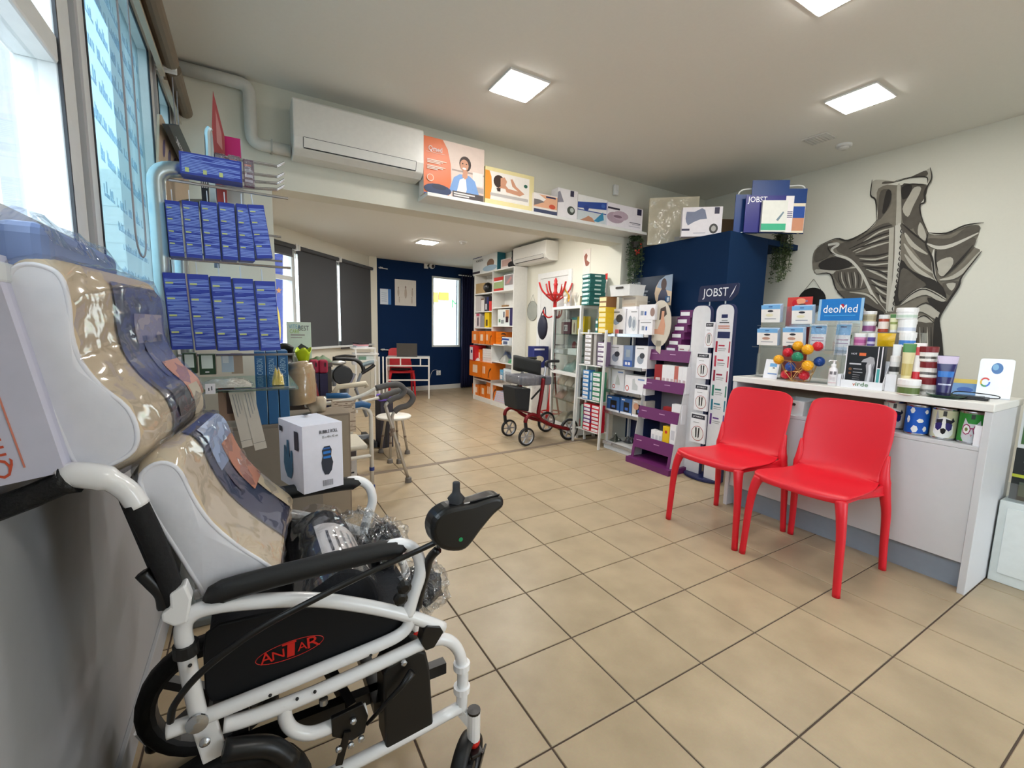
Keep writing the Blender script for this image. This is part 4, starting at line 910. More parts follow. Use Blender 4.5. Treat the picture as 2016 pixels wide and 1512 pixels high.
p = PZ(1661, 290, H1-.02); smoke('round white smoke detector near the mural', p.x, p.y, H1)
p = PZ(912, 478, H2-.02); smoke('round white smoke detector on the rear ceiling', p.x, p.y, H2)
def air_con(label, X, w, h, d, mark=True):
 """local: x width, front towards -y, z up from the bottom"""
 root = thing('air_conditioner', label, 'air conditioner', mat=X); ac_ = C(226, 224, 218, .3)
 prof = [(d/2, 0), (-d*.18, 0), (-d*.42, h*.10), (-d*.5, h*.30), (-d*.5, h*.96), (-d*.46, h), (d/2, h)]
 MB().prism([(-w/2, y, z) for y, z in prof], (w, 0, 0), ac_).build('housing', root, local=True, bevel=.008, seg=3)
 fl = MB(); z0, z1 = h*.13, h*.30
 def pt(x, z, o): t = (z-h*.10)/(h*.20); y = -d*.42+(-d*.5+d*.42)*t; return (x, y-o, z)
 fl.add([pt(-w*.43, z0, .003), pt(w*.43, z0, .003), pt(w*.43, z1, .003), pt(-w*.43, z1, .003)], [[0, 1, 2, 3]], ac_); fl.build('louvre', root, local=True)
 gp = MB()
 for a, b, c, e in ((-w*.432, w*.432, z0-.007, z0), (-w*.432, w*.432, z1, z1+.003), (-w*.434, -w*.43, z0, z1), (w*.43, w*.434, z0, z1)):
  gp.add([pt(a, c, .002), pt(b, c, .002), pt(b, e, .002), pt(a, e, .002)], [[0, 1, 2, 3]], BLACK)
 gp.build('outlet_gap', root, local=True)
 return root
aw, ah = .85, .325
air_con('wide white wall air conditioner above the opening', LM((-.315, YB-.101, 2.262)), aw, ah, .2)
du = thing('cable_duct', 'white plastic pipe duct bending down the wall to the air conditioner', 'duct', (-1.05, YB, 2.3))
dm_ = C(214, 213, 206, .5)
pth = fillet([(XL+.01, YB-.036, 2.655), (-.965, YB-.036, 2.655), (-.965, YB-.036, 2.315), (-.745, YB-.036, 2.315)], .06, 6)
q = MB()
q.tube([v for v in pth], .036, dm_, 16); q.build('duct_cover', du, smooth=True)
MB().box((-.858, YB-.074, 2.278), (-.850, YB-.001, 2.353), C(190, 190, 184, .5)).build('joint_sleeve', du)
ms = thing('motion_sensor', 'small white motion sensor on the dividing wall', 'sensor', (PY(1210, 375, YB).x, YB, PY(1210, 375, YB).z))
p = PY(1210, 375, YB)
MB().box((p.x-.03, YB-.035, p.z-.05), (p.x+.03, YB-.001, p.z+.05), WHITE).build('body', ms, bevel=.012, seg=3)
MB().ball((p.x, YB-.035, p.z-.018), .014, C(240, 240, 240, .2), 12, 8, (1, .5, 1)).build('lens', ms, smooth=True)
SZ = 2.165
sf = thing('display_shelf', 'long white shelf board fixed to the beam above the opening', 'shelf', (1.27, YB, SZ))
MB().box((.13, 1.985, SZ-.025), (2.40, YB-.001, SZ), WHITE).build('board', sf, bevel=.002)
for s in (.14, 2.385): MB().box((s, 2.10, SZ), (s+.014, YB-.001, SZ+.07), WHITE).build('bracket', sf)
ORG = C(222, 104, 34, .4); SKIN = C(206, 150, 120, .5); HAIR = C(58, 40, 34, .5); SHIRT = C(120, 160, 214, .5); PINKW = C(224, 204, 192, .5)
def sb(label, ul, ur, vt, vb, depth, mat, prints, y0=2.03, rz=0.0, name='product_box'):
 a, b = PY(ul, (vt+vb)/2, y0), PY(ur, (vt+vb)/2, y0); w = b.x-a.x; h = PY((ul+ur)/2, vt, y0).z-SZ
 return carton(name, label, 'box', LM(((a.x+b.x)/2, y0+depth/2, SZ+.0004), rz), (w, depth, h), mat, prints)
sb('large orange box printed with a smiling woman in a blue shirt', 834, 953, 281, 391, .10, C(230, 226, 222, .45), [
 ('f', 'poly', [(0, 0), (.40, 0), (.44, .3), (.43, .6), (.38, .85), (.30, 1), (0, 1)], ORG), ('f', 'poly', [(.44, 0), (1, 0), (1, 1), (.30, 1), (.38, .85), (.43, .6), (.44, .3)], PINKW),
 ('f', .45, 1, .50, .53, C(170, 150, 140, .5)), ('f', .80, .98, .30, .55, C(232, 226, 220, .5)), ('f', .86, .99, .18, .28, C(180, 170, 166, .5)),
 ('f', 'poly', [(.40, .12), (.48, .38), (.58, .46), (.74, .46), (.84, .38), (.92, .12)], SHIRT), ('f', 'poly', [(.53, .12), (.58, .36), (.68, .42), (.70, .2), (.68, .12)], C(238, 234, 232, .5)),
 ('f', 'poly', ell(.67, .66, .10, .14), HAIR), ('f', 'poly', [(.62, .42), (.64, .54), (.71, .54), (.71, .42), (.67, .38)], SKIN), ('f', 'poly', ell(.655, .635, .072, .105), SKIN), ('f', 'poly', ell(.655, .575, .035, .02, 8), C(244, 238, 234, .4)), ('f', 'poly', ell(.625, .66, .014, .012, 8), HAIR), ('f', 'poly', ell(.69, .66, .014, .012, 8), HAIR),
 ('f', .46, .99, .02, .14, C(80, 72, 72, .4)), ('f', .48, .84, .09, .115, C(220, 216, 214, .4)), ('f', .48, .74, .05, .075, C(220, 216, 214, .4)),
 ('f', 'poly', ell(.22, .1, .22, .10), C(30, 52, 92, .5)), ('f', 'poly', ell(.24, .15, .12, .05), C(20, 36, 66, .5)), ('f', 0, 1, 0, .02, C(66, 92, 160, .4)),
 ('f', 'txt', 'Qmed', .18, .80, .05, C(246, 240, 236, .4), .105), ('f', .04, .34, .735, .74, C(244, 220, 200, .4)),
 ('f', .05, .36, .60, .615, C(244, 220, 200, .4)), ('f', .05, .30, .575, .59, C(244, 220, 200, .4)), ('f', .05, .26, .55, .565, C(244, 220, 200, .4)), ('f', .05, .34, .49, .505, C(244, 220, 200, .4)), ('f', .05, .30, .465, .48, C(244, 220, 200, .4)), ('f', .05, .22, .44, .455, C(244, 220, 200, .4)), ('f', 'poly', ell(.10, .29, .055, .065, 14), C(244, 214, 190, .4)), ('f', 'poly', ell(.10, .29, .045, .053, 14), ORG)])
cream = C(230, 216, 160, .5)
b2 = sb('cream wrapped pillow with a card of a dark haired woman side on', 955, 1051, 337, 410, .09, cream, [
 ('f', .0, .90, .16, .90, C(240, 234, 226, .4)), ('f', 'poly', [(0, .16), (.1, .16), (.13, .5), (.12, .75), (.08, .9), (0, .9)], C(230, 150, 50, .4)), ('f', .1, .88, .26, .34, C(190, 184, 180, .4)),
 ('f', 'poly', ell(.27, .66, .11, .17), HAIR), ('f', 'poly', [(.24, .46), (.32, .5), (.40, .50), (.42, .42), (.70, .38), (.80, .46), (.62, .62), (.54, .80), (.50, .78), (.54, .60), (.66, .50), (.46, .52), (.40, .60), (.34, .60)], SKIN), ('f', 'poly', [(.30, .56), (.30, .76), (.38, .80), (.43, .70), (.40, .58)], SKIN), ('f', 'poly', [(.22, .48), (.30, .50), (.30, .40), (.24, .40)], HAIR), ('f', 'poly', ell(.82, .68, .04, .05, 10), C(40, 96, 80, .4)), ('f', .1, .7, .2, .22, C(248, 246, 240, .2))])
MB().box((-.005, -.002, 0), (.0, 0, 0), cream)
LAB = C(34, 30, 64, .4)
sb('small box printed with warm skin tones beside a white one', 1051, 1097, 383, 421, .08, C(236, 228, 222, .4), [
 ('f', 0, 1, .3, .95, C(232, 176, 140, .5)), ('f', 'poly', [(0, .45), (.35, .55), (.5, .75), (.2, .95), (0, .95)], C(238, 232, 228, .5)), ('f', 'poly', [(0, .35), (.45, .6), (.25, .68), (0, .68)], C(120, 112, 112, .5)), ('f', 'poly', ell(.78, .42, .14, .12), C(206, 80, 50, .5)), ('f', 0, 1, 0, .2, C(40, 52, 90, .4)), ('f', .5, .92, .84, .92, NAVY)], y0=2.0)
sb('white box with a grey wedge cushion and a round photo', 1098, 1137, 373, 425, .10, C(236, 232, 234, .4), [
 ('f', 'poly', [(0, .85), (.1, .9), (.3, .55), (0, .5)], C(140, 138, 150, .5)), ('f', 'poly', ell(.68, .30, .2, .15), C(60, 70, 62, .5)), ('f', 'poly', ell(.72, .32, .1, .08), C(190, 196, 190, .5)), ('f', .62, .80, .78, .98, LAB)], y0=2.02)
sb('white box with a broad blue band and a foot photo', 1137, 1195, 388, 440, .09, C(238, 236, 234, .4), [
 ('f', 0, 1, .42, .46, C(40, 70, 150, .4)), ('f', 'poly', [(0, .50), (1, .62), (1, .90), (0, .72)], C(30, 70, 156, .4)), ('f', 'poly', ell(.28, .54, .09, .10), C(30, 60, 140, .4)), ('f', 'poly', ell(.86, .74, .07, .08), C(60, 100, 180, .4)), ('f', 0, 1, .05, .42, C(206, 214, 216, .5)), ('f', 'poly', [(.08, .05), (.25, .16), (.36, .26), (.5, .2), (.6, .05)], C(196, 140, 110, .5)), ('f', 'poly', [(.55, .1), (.7, .3), (.86, .5), (.9, .2), (.7, .08)], C(50, 140, 180, .5)), ('r', 0, 1, 0, 1, C(206, 202, 200, .5))], y0=2.02)
sb('wide white box with a mauve twisted neck cushion', 1196, 1265, 405, 452, .09, C(238, 232, 238, .4), [
 ('f', .0, .33, .74, .82, C(40, 34, 56, .4)), ('f', 'poly', ell(.22, .4, .24, .24), C(178, 156, 170, .6)), ('f', 'poly', ell(.36, .52, .22, .2), C(192, 170, 184, .6)), ('f', 'poly', ell(.28, .46, .12, .06), C(130, 104, 120, .6)), ('f', .83, .96, .70, .97, LAB), ('f', .62, .94, .30, .33, C(90, 86, 100, .4)), ('f', .70, .94, .24, .26, C(150, 146, 160, .4)), ('f', .60, .94, .14, .16, C(170, 166, 180, .4))], y0=2.0)
# ================================================================ ON TOP OF THE BLUE BLOCK
TZ = bz+.0005
def top_item(label, name, cat, ul, ur, vt, vb, x, depth, mat, prints, rz=-.6, tilt=0.0):
 """standing on the block, turned a little towards the door"""
 c = PX((ul+ur)/2, vb, x); w = (ur-ul)/FPX*(c-CAM).dot(CF); h = (vb-vt)/FPX*(c-CAM).dot(CF)
 return carton(name, label, cat, LM((x, c.y, TZ), rz, Matrix.Rotation(tilt, 4, 'X') if tilt else None), (w, depth, h), mat, prints)
fp = top_item('thick off-white foam pillow in clear wrap on the blue block', 'foam_pillow', 'pillow', 1275, 1366, 398, 486, 2.60, .09, C(216, 206, 180, .6, bump=.1), [('f', .55, .68, .03, .16, C(200, 196, 190, .4))], -.75)
q = MB(); w_, d_, h_ = .435, .1, .425
q.grid(lambda s, t: Vector(((s-.5)*w_, -.055-.006*math.sin(s*19)*math.sin(t*14), t*h_)), 16, 12, CLEAR('pillow_wrap', (1, 1, 1), .06, .12, .6, 12)); q.build('plastic_wrap', fp, smooth=True, local=True)
top_item('white box with a grey bone shaped pillow on the blue block', 'product_box', 'box', 1341, 1414, 419, 474, 2.50, .07, C(236, 230, 234, .4), [
 ('f', 'poly', [(.08, .62), (.1, .85), (.3, .84), (.48, .96), (.56, .90), (.62, .60), (.45, .58), (.3, .5), (.15, .38), (.1, .5)], C(128, 134, 156, .6)), ('f', 'poly', ell(.80, .26, .11, .17), C(60, 58, 56, .5)), ('f', 'poly', ell(.80, .26, .06, .1), C(180, 176, 170, .5)), ('f', .80, .92, .76, .98, LAB), ('f', 0, .2, .2, .27, LAB), ('f', .3, .6, .1, .13, C(190, 186, 196, .5))], -.72)
top_item('plain brown carton at the back of the blue block', 'brown_carton', 'carton', 1405, 1452, 432, 470, 2.82, .12, C(112, 88, 60, .6), [], -.5)
jb = thing('brochure_rack', 'blue brochure boards in a white wire frame standing on the blue block', 'brochure rack', mat=LM((2.80, PX(1503, 470, 2.72).y, TZ), -.62))
cz = (PX(1503, 470, 2.72)-CAM).dot(CF); kx = lambda u: (u-1503)/FPX*cz; kz = lambda v: (468-v)/FPX*cz
BB = C(14, 58, 122, .45)
for a, b, c, e, yy in ((1436, 1482, 393, 462, .03), (1465, 1535, 367, 462, .02), (1532, 1571, 382, 462, .034)): MB().box((kx(a), yy, 0.0), (kx(b), yy+.008, kz(c)), BB).build('board', jb, local=True)
wf = MB(); wf.tube(fillet([(kx(1441), .05, 0), (kx(1441), .05, kz(383)), (kx(1569), .05, kz(374)), (kx(1569), .05, 0)], .06), .006, WHITE, 8); wf.build('wire_frame', jb, local=True)
for s in (1450, 1560): MB().box((kx(s)-.006, .0, 0), (kx(s)+.006, .06, .006), WHITE).build('foot', jb, local=True)
NV2 = C(34, 34, 120, .4)
s1_ = MB().box((kx(1452), -.012, 0.0), (kx(1532), -.004, kz(398)), NV2).build('brochure_sheet', jb, local=True)
put_prints(jb, 0, 0, 1, [])
text('JOBST', .075, C(244, 244, 248, .4), jb, Matrix.Translation((kx(1474), -.0135, kz(406))) @ Matrix.Rotation(math.pi/2, 4, 'X'), wfit=.155, hfit=.06)
pk_ = MB().box((kx(1481), -.045, 0), (kx(1528), -.02, kz(409)), C(222, 222, 214, .3)).build('product_pouch', jb, local=True)
MB().box((kx(1481), -.0465, .012), (kx(1527), -.0455, kz(453)), C(60, 170, 130, .4)).build('pouch_band', jb, local=True)
MB().prism([(kx(1508), -.0467, kz(446)), (kx(1520), -.0467, kz(430)), (kx(1522), -.0467, kz(432)), (kx(1512), -.0467, kz(448))], (0, .0004, 0), C(110, 130, 140, .5)).build('pouch_print', jb, local=True)
lf_ = MB().box((kx(1527), -.016, 0), (kx(1542), -.012, kz(399)), C(232, 226, 226, .4)).build('leaflet', jb, local=True)
for k in range(4): MB().box((kx(1529), -.0168, kz(430)-k*.014), (kx(1541), -.0163, kz(430)-k*.014+.007), C(50, 50, 96, .4)).build('leaflet_print', jb, local=True)
MB().box((kx(1529), -.002, 0), (kx(1566), .012, kz(412)), C(226, 214, 190, .4)).build('photo_box', jb, local=True)
for a, b, c, e, m_ in ((1543, 1565, 418, 440, C(36, 74, 150, .4)), (1541, 1565, 440, 464, C(196, 136, 104, .5))): MB().box((kx(a), -.0036, kz(e)), (kx(b), -.0026, kz(c)), m_).build('photo_print', jb, local=True)
def plant(label, top, spread, drop, n, seed, cols, berries=0):
 root = thing('hanging_plant', label, 'plant', top); r_ = random.Random(seed)
 X = Matrix.Translation(Vector(top))
 MB().lathe([(.035, -.05), (.05, 0), (.052, .004), (.045, .004), (.001, -.01)], C(46, 40, 36, .6), 14, X).build('pot', root)
 lf = MB(); stm = MB()
 for k in range(n):
  a = r_.uniform(0, 6.28); d = r_.uniform(.3, 1)*spread; L = drop*r_.uniform(.35, 1)
  p0 = Vector(top); p1 = p0+Vector((math.cos(a)*d*.7, math.sin(a)*d*.7, .04+.05*r_.random())); p2 = p0+Vector((math.cos(a)*d, math.sin(a)*d, -L*.4)); p3 = p0+Vector((math.cos(a)*d*.95, math.sin(a)*d*.95, -L))
  path = smooth_path([p0, p1, p2, p3], 5); stm.tube(path, .0016, cols[0], 4, caps=False)
  for q_ in path[2:]:
   for _ in range(5):
    dd = Vector((r_.uniform(-1, 1), r_.uniform(-1, 1), r_.uniform(-.8, .6))).normalized(); x = dd.orthogonal().normalized(); s = r_.uniform(.016, .03)
    b_ = q_+dd*.004; lf.add([b_, b_+dd*s*.5+x*s*.28, b_+dd*s, b_+dd*s*.5-x*s*.28], [[0, 1, 2, 3]], r_.choice(cols))
 stm.build('stems', root); o = lf.build('foliage', root); o['kind'] = 'stuff'
 if berries:
  bm_ = MB()
  for k in range(berries): bm_.ball((top[0]-.03+r_.uniform(-.04, .04), top[1]-.06+r_.uniform(-.03, .03), top[2]-r_.uniform(.02, .12)), .009, C(170, 50, 36, .5), 6, 4)
  o = bm_.build('red_flowers', root); o['kind'] = 'stuff'
GR = [C(58, 78, 48, .6), C(74, 96, 56, .6), C(46, 62, 44, .6), C(88, 104, 72, .6)]
p = PY(1251, 478, 2.08)
plant('trailing green plant with red flowers beside the opening pier', (p.x, p.y, p.z), .085, .42, 26, 2, GR, 10)
p = PX(1588, 473, 3.28); p.z = bz+.05; p.y = by0+.02
plant('trailing green plant hanging from the blue shelf end over the mural', (p.x, p.y, p.z), .10, .42, 24, 5, [C(70, 86, 46, .6), C(86, 104, 58, .6), C(58, 74, 44, .6)])
dk = thing('round_mirror', 'dark round disc hung by a cord on the mural wall', 'mirror', PX(1597, 590, XR-.02))
p = PX(1597, 592, XR-.016)
MB().lathe([(.001, 0), (.115, 0), (.12, .004), (.12, .012), (.001, .012)], C(40, 38, 36, .25), 32, Matrix.Translation(p+Vector((.012, 0, 0))) @ Matrix.Rotation(-math.pi/2, 4, 'Y')).build('disc', dk)
MB().tube([p+Vector((.002, .08, .085)), p+Vector((.004, 0, .20)), p+Vector((.002, -.08, .085))], .002, C(60, 56, 50, .6), 5).build('cord', dk)
# ================================================================ STOCKING STAND (two tall rounded panels)
js = thing('stocking_stand', 'tall white and navy stand with two rounded panels of compression stockings', 'display stand', mat=LM((2.14, .985, 0), -math.pi/2))
navy2 = C(30, 38, 84, .4); pan = C(226, 224, 226, .4)
def J(u, v, x=2.10): p = PX(u, v, x); return p.y, p.z
base_ = MB().lathe([(.001, 0), (.155, 0), (.165, .006), (.165, .02), (.15, .026), (.001, .026)], navy2, 36, Matrix.Diagonal((1, .62, 1, 1))); base_.build('base', js, local=True)
for nm, ul, ur, x in (('left', 1353, 1390, 2.13), ('right', 1398, 1435, 2.10)):
 ya, yb_ = PX(ul, 760, x).y, PX(ur, 760, x).y; w = ya-yb_; zt_ = 1.415; r = w*.42
 def rp(w, zt_, r, y0): return fillet([(-w/2, y0, .027), (-w/2, y0, zt_), (w/2, y0, zt_), (w/2, y0, .027)], r, 8)
 X = Matrix.Translation(((.985-(ya+yb_)/2)*1.0, x-2.14, 0))
 MB().prism([X @ p for p in rp(w, zt_, r, 0)], Vector((0, .03, 0)), navy2).build('edge_panel', js, local=True)
 MB().prism([X @ p for p in rp(w-.014, zt_-.007, r-.006, -.003)], Vector((0, .003, 0)), pan).build('face_panel', js, local=True)
xo_ = .985-(PX(1398, 760, 2.10).y+PX(1435, 760, 2.10).y)/2; wP = PX(1398, 760, 2.10).y-PX(1435, 760, 2.10).y
def jprint(x0, x1, v0, v1, m_, nm='chart_print'): MB().box((xo_+(x0-.5)*wP, -.0445, J(1425, v1)[1]), (xo_+(x1-.5)*wP, -.0435, J(1425, v0)[1]), m_).build(nm, js, local=True)
jprint(.34, .66, 619, 626, navy2); jprint(.36, .66, 630, 632, GREY); jprint(.25, .75, 634, 636, INK); jprint(.2, .8, 641, 643, C(196, 120, 90, .4)); jprint(.2, .8, 645, 647, C(196, 120, 90, .4)); jprint(.2, .85, 653, 666, navy2)
for k, (v, m_) in enumerate(((672, C(176, 36, 60, .4)), (701, C(196, 60, 80, .4)), (730, C(150, 30, 60, .4)), (760, C(40, 120, 100, .4)), (789, C(40, 120, 140, .4)), (818, C(96, 50, 130, .4)))):
 jprint(.14, .24, v, v+22, m_); jprint(.84, .9, v, v+22, m_); jprint(.3, .62, v+7, v+10, m_); jprint(.3, .7, v+14, v+15.5, GREY); jprint(.3, .66, v+18, v+19, GREY)
sg = MB().prism(fillet([(-.175, 0, 0), (-.165, 0, .125), (.17, 0, .13), (.165, 0, .05), (.11, 0, 0)], .02), (0, .012, 0), C(30, 38, 74, .4))
ys, zs_ = J(1413, 593, 2.13)
o = sg.build('logo_board', js, local=True); o.location = (.985-ys, 2.125-2.14, zs_)
MB().tube([(.985-ys-.08, .005, 1.3), (.985-ys-.08, .005, zs_+.02)], .006, STEEL, 8).build('sign_post', js, local=True)
MB().tube([(.985-ys+.06, .0, 1.3), (.985-ys+.06, .0, zs_+.02)], .006, STEEL, 8).build('sign_post', js, local=True)
text('JOBST', .1, C(240, 240, 244, .4), js, Matrix.Translation((.985-ys-.02, 2.125-2.14-.002, zs_+.066)) @ Matrix.Rotation(math.pi/2, 4, 'X'), wfit=.22, hfit=.085)
MB().prism([(.985-ys+.10, -.0172, zs_+.02), (.985-ys+.13, -.0172, zs_+.06), (.985-ys+.15, -.0172, zs_+.115), (.985-ys+.125, -.0172, zs_+.07)], (0, .001, 0), PAPER).build('logo_stroke', js, local=True)
for k, (ul, ur, vt, vb) in enumerate(((1388, 1404, 634, 684), (1371, 1396, 694, 744), (1367, 1393, 755, 806), (1359, 1388, 811, 868), (1379, 1396, 592, 602))):
 x = 2.07 if k < 4 else 2.16
 X, w = fr_x(ul, ur, (vt+vb)/2, x, PX(ul, vb, x).z, .02); h = hx(ul, vt, vb, x)
 if k == 4: continue
 lb = ('top', 'second', 'third', 'lowest')[k]
 carton('stocking_pack', 'white stocking pack with black header, %s on the rounded stand' % lb, 'pack', X, (w, .02, h), PAPER, [('f', .05, .95, .82, .96, INK), ('f', 'txt', 'JOBST', .5, .89, .016, PAPER, w*.7), ('f', 'poly', ell(.52, .32, .42, .26), C(170, 60, 60, .4)), ('f', 'poly', ell(.52, .32, .39, .24), C(232, 230, 228, .4)), ('f', 'poly', [(.36, .52), (.46, .52), (.48, .2), (.40, .16)], BLACK), ('f', 'poly', [(.56, .52), (.66, .52), (.64, .2), (.56, .16)], BLACK), ('f', .2, .6, .68, .7, GREY)], group='stocking packs on the stand')
# ================================================================ PURPLE CARDBOARD STAND
PUR = C(104, 34, 96, .45); LIL = C(150, 90, 146, .45); CARD = C(206, 206, 208, .55)
fx0, sl = 1.945, .17                       # front plane at the floor, backward lean per metre
y0_, y1_ = 1.60, 1.165                       # left and right as seen
FX = lambda z: fx0+sl*z
ps = thing('cardboard_stand', 'purple and grey cardboard floor stand with four sloping tiers', 'display stand', mat=LM((2.1, (y0_+y1_)/2, 0), -math.pi/2))
strips = []
for ul, v0, v1 in ((1325, 690, 712), (1312, 750, 772), (1300, 806, 830), (1286, 864, 890)):
 z1v = 1.0
 for _ in range(6): z1v = PX(ul, v0, FX(z1v)).z
 z0v = z1v-.05
 for _ in range(6): z0v = PX(ul, v1, FX(z0v)).z
 strips.append((z0v, z1v))
def wp(x, y, z): return Vector((x, y, z))
for k, (a, b) in enumerate(strips):
 MB().prism([wp(FX(a)-.006, y0_, a), wp(FX(a)-.006, y1_, a), wp(FX(b)-.006, y1_, b), wp(FX(b)-.006, y0_, b)], (.005, 0, 0), PUR).build('shelf_strip', ps)
 MB().box((FX(a), y1_+.004, a), (2.30, y0_-.004, a+.006), CARD).build('tier', ps)
 for j in range(4): MB().box((FX((a+b)/2)-.0075, y1_+.04+j*.1, a+(b-a)*(.3+.3*(j % 2))), (FX((a+b)/2)-.0068, y1_+.10+j*.1, a+(b-a)*(.3+.3*(j % 2))+.006), C(206, 160, 200, .4)).build('strip_print', ps)
ztop = strips[0][1]+.30
for yy, m_ in ((y0_, CARD), (y1_-.004, C(222, 220, 222, .5))):
 MB().prism([wp(FX(0), yy, 0), wp(2.31, yy, 0), wp(2.31, yy, ztop-.05), wp(FX(strips[0][1])+.03, yy, strips[0][1]+.02), wp(FX(strips[0][1]), yy, strips[0][1])], (0, .004, 0), m_).build('side_wall', ps)
MB().box((2.305, y1_, 0), (2.31, y0_, ztop), C(150, 140, 146, .5)).build('back_wall', ps)
MB().box((FX(0)-.04, y1_-.03, 0), (2.3, y0_+.02, .05), PUR).build('foot_box', ps)
for a, b, c, e in ((y0_-.03, y0_, .05, strips[3][0]), (y1_, y1_+.03, .05, strips[3][0])): MB().prism([wp(FX(c)-.006, a, c), wp(FX(c)-.006, b, c), wp(FX(e)-.006, b, e), wp(FX(e)-.006, a, e)], (.005, 0, 0), PUR).build('corner_strip', ps)
ov = thing('photo_card', 'oval grey card with a photo of a kneeling dark haired woman', 'card', mat=LM((FX(strips[0][1])-.01, PX(1300, 640, 2.12).y, strips[0][0]), -math.pi/2-.1))
zc_, xc_ = PX(1300, 637, 2.12).z-strips[0][0], 0
MB().prism([(p[0], 0, p[1]) for p in ell(0, zc_, .135, .205, 28)], (0, .004, 0), C(206, 196, 180, .5)).build('card', ov, local=True)
MB().box((-.03, .0, 0), (.03, .004, zc_-.15), C(206, 196, 180, .5)).build('tab', ov, local=True)
ph = MB(); ph.poly([(.06, -.0008, zc_+.15), (.0, -.0008, zc_+.13), (-.01, -.0008, zc_+.03), (.03, -.0008, zc_+.04), (.08, -.0008, zc_+.08)], HAIR); ph.build('hair_print', ov, local=True)
MB().poly([(.02, -.0014, zc_+.11), (.05, -.0014, zc_+.11), (.05, -.0014, zc_+.05), (.07, -.0014, zc_-.02), (.06, -.0014, zc_-.10), (-.06, -.0014, zc_-.09), (-.09, -.0014, zc_-.05), (-.02, -.0014, zc_-.05), (.01, -.0014, zc_+.02)], SKIN).build('figure_print', ov, local=True)
tz = strips[0][0]+.007
xb_ = FX(tz)+.02
hb = (PX(1330, 612, xb_+.05).z-tz)/7.0
for k in range(7):
 yy = PX(1303+k*4, 690, xb_).y
 carton('hosiery_box', 'dark purple box with white end label in the stepped stack, '+('lowest', 'second from the bottom', 'third from the bottom', 'middle one', 'fifth from the bottom', 'last but one', 'topmost')[k], 'box', LM((xb_+.09+.004*k, yy-.075, tz+k*(hb+.0003)), -math.pi/2), (.13, .16, hb), PUR, [('f', .05, .75, .25, .75, PAPER), ('l', .3, .8, .3, .7, C(150, 90, 146, .4))], group='purple boxes stacked on the cardboard stand')
carton('leaflet_pack', 'white pack with grey script beside the purple box stack', 'pack', LM((xb_+.03, PX(1345, 680, xb_).y, tz), -math.pi/2), (.13, .03, .14), C(232, 228, 226, .4), [('f', 'poly', [(.1, .2), (.3, .55), (.6, .3), (.9, .8), (.8, .3), (.5, .1)], C(206, 150, 160, .4)), ('f', .15, .5, .7, .76, C(150, 60, 80, .4))])
tz = strips[1][0]+.007; xb_ = FX(tz)+.01
RD = C(150, 30, 36, .4)
for k, (ul, ur, m_, n_) in enumerate(((1288, 1303, RD, 'dark red slim box at the end of the row'), (1303, 1311, PAPER, ''), (1311, 1319, PAPER, ''), (1319, 1327, PAPER, ''), (1327, 1335, C(196, 110, 100, .4), 'dusty pink slim box in the row'), (1335, 1343, PAPER, ''), (1343, 1352, PAPER, ''))):
 X, w = fr_x(ul, ur, 740, xb_, tz, .06)
 carton('hosiery_box', (n_ or 'slim white box %s the dark red one,' % ('', 'next to', 'second past', 'third past', '', 'fifth past', 'sixth past')[k])+' on the second tier', 'box', X, (w-.001, .06, PX(ul, 717, xb_).z-tz-.004*k), m_, [('f', .2, .8, .2, .5, C(200, 180, 186, .4))], group='slim boxes on the second tier')
tz = strips[2][0]+.007; xb_ = FX(tz)+.03
for ul, ur, vt, m_, lb in ((1305, 1322, 800, RD, 'dark red small pack on the third tier'), (1322, 1343, 795, PAPER, 'white card pack on the third tier')):
 X, w = fr_x(ul, ur, 812, xb_, tz, .05); carton('hosiery_box', lb, 'pack', X, (w, .05, PX(ul, vt, xb_).z-tz), m_, [('f', .1, .9, .4, .6, C(220, 190, 190, .4))])
tz = strips[3][0]+.007; xb_ = FX(tz)+.03
for ul, ur, vt, m_, lb in ((1281, 1289, 845, PAPER, 'slim white pack on the lowest tier, farthest from the yellow one'), (1289, 1296, 848, PAPER, 'slim white pack on the lowest tier, middle one'), (1296, 1303, 850, PAPER, 'slim white pack on the lowest tier, next to the yellow one'), (1304, 1317, 838, C(232, 190, 30, .4), 'yellow pack with a red spot on the lowest tier'), (1318, 1330, 834, PAPER, 'tall white pack with yellow corner on the lowest tier')):
 X, w = fr_x(ul, ur, 862, xb_, tz, .05); carton('hosiery_box', lb, 'pack', X, (w-.001, .05, PX(ul, vt, xb_).z-tz), m_, [('f', 'poly', ell(.5, .8, .2, .06), C(200, 50, 40, .4))] if 'yellow pack' in lb else [('f', .2, .8, .5, .8, C(206, 206, 214, .4))], group='packs on the lowest tier' if 'slim' in lb else None)
# ================================================================ DEVICE RACK (five white shelves with silver price rails)
rx = 2.04; ry0, ry1 = 2.075, 1.61
rk = thing('device_rack', 'white metal shop rack with silver price rails and navy back panel', 'rack', mat=LM((rx+.2, (ry0+ry1)/2, 0), -math.pi/2))
RAIL = C(176, 178, 184, .25, .9)
RZ = [PX(1228, v, rx).z for v in (658, 722, 772, 816, 880)]
for z in RZ:
 MB().box((rx, ry1, z-.022), (2.40, ry0, z), WHITE).build('shelf', rk, bevel=.002)
 MB().box((rx-.010, ry1, z-.026), (rx-.001, ry0, z+.006), RAIL).build('price_rail', rk, bevel=.002)
MB().box((2.402, ry1, 0), (2.415, ry0, RZ[0]), navy2).build('back_panel', rk)
MB().box((rx+.01, ry1, 0), (2.40, ry0, RZ[4]-.023), C(226, 230, 236, .45)).build('base_plinth', rk, bevel=.003)
for y in (ry0-.02, ry1): MB().box((2.37, y, RZ[4]), (2.401, y+.02, RZ[0]-.023), WHITE).build('upright', rk)
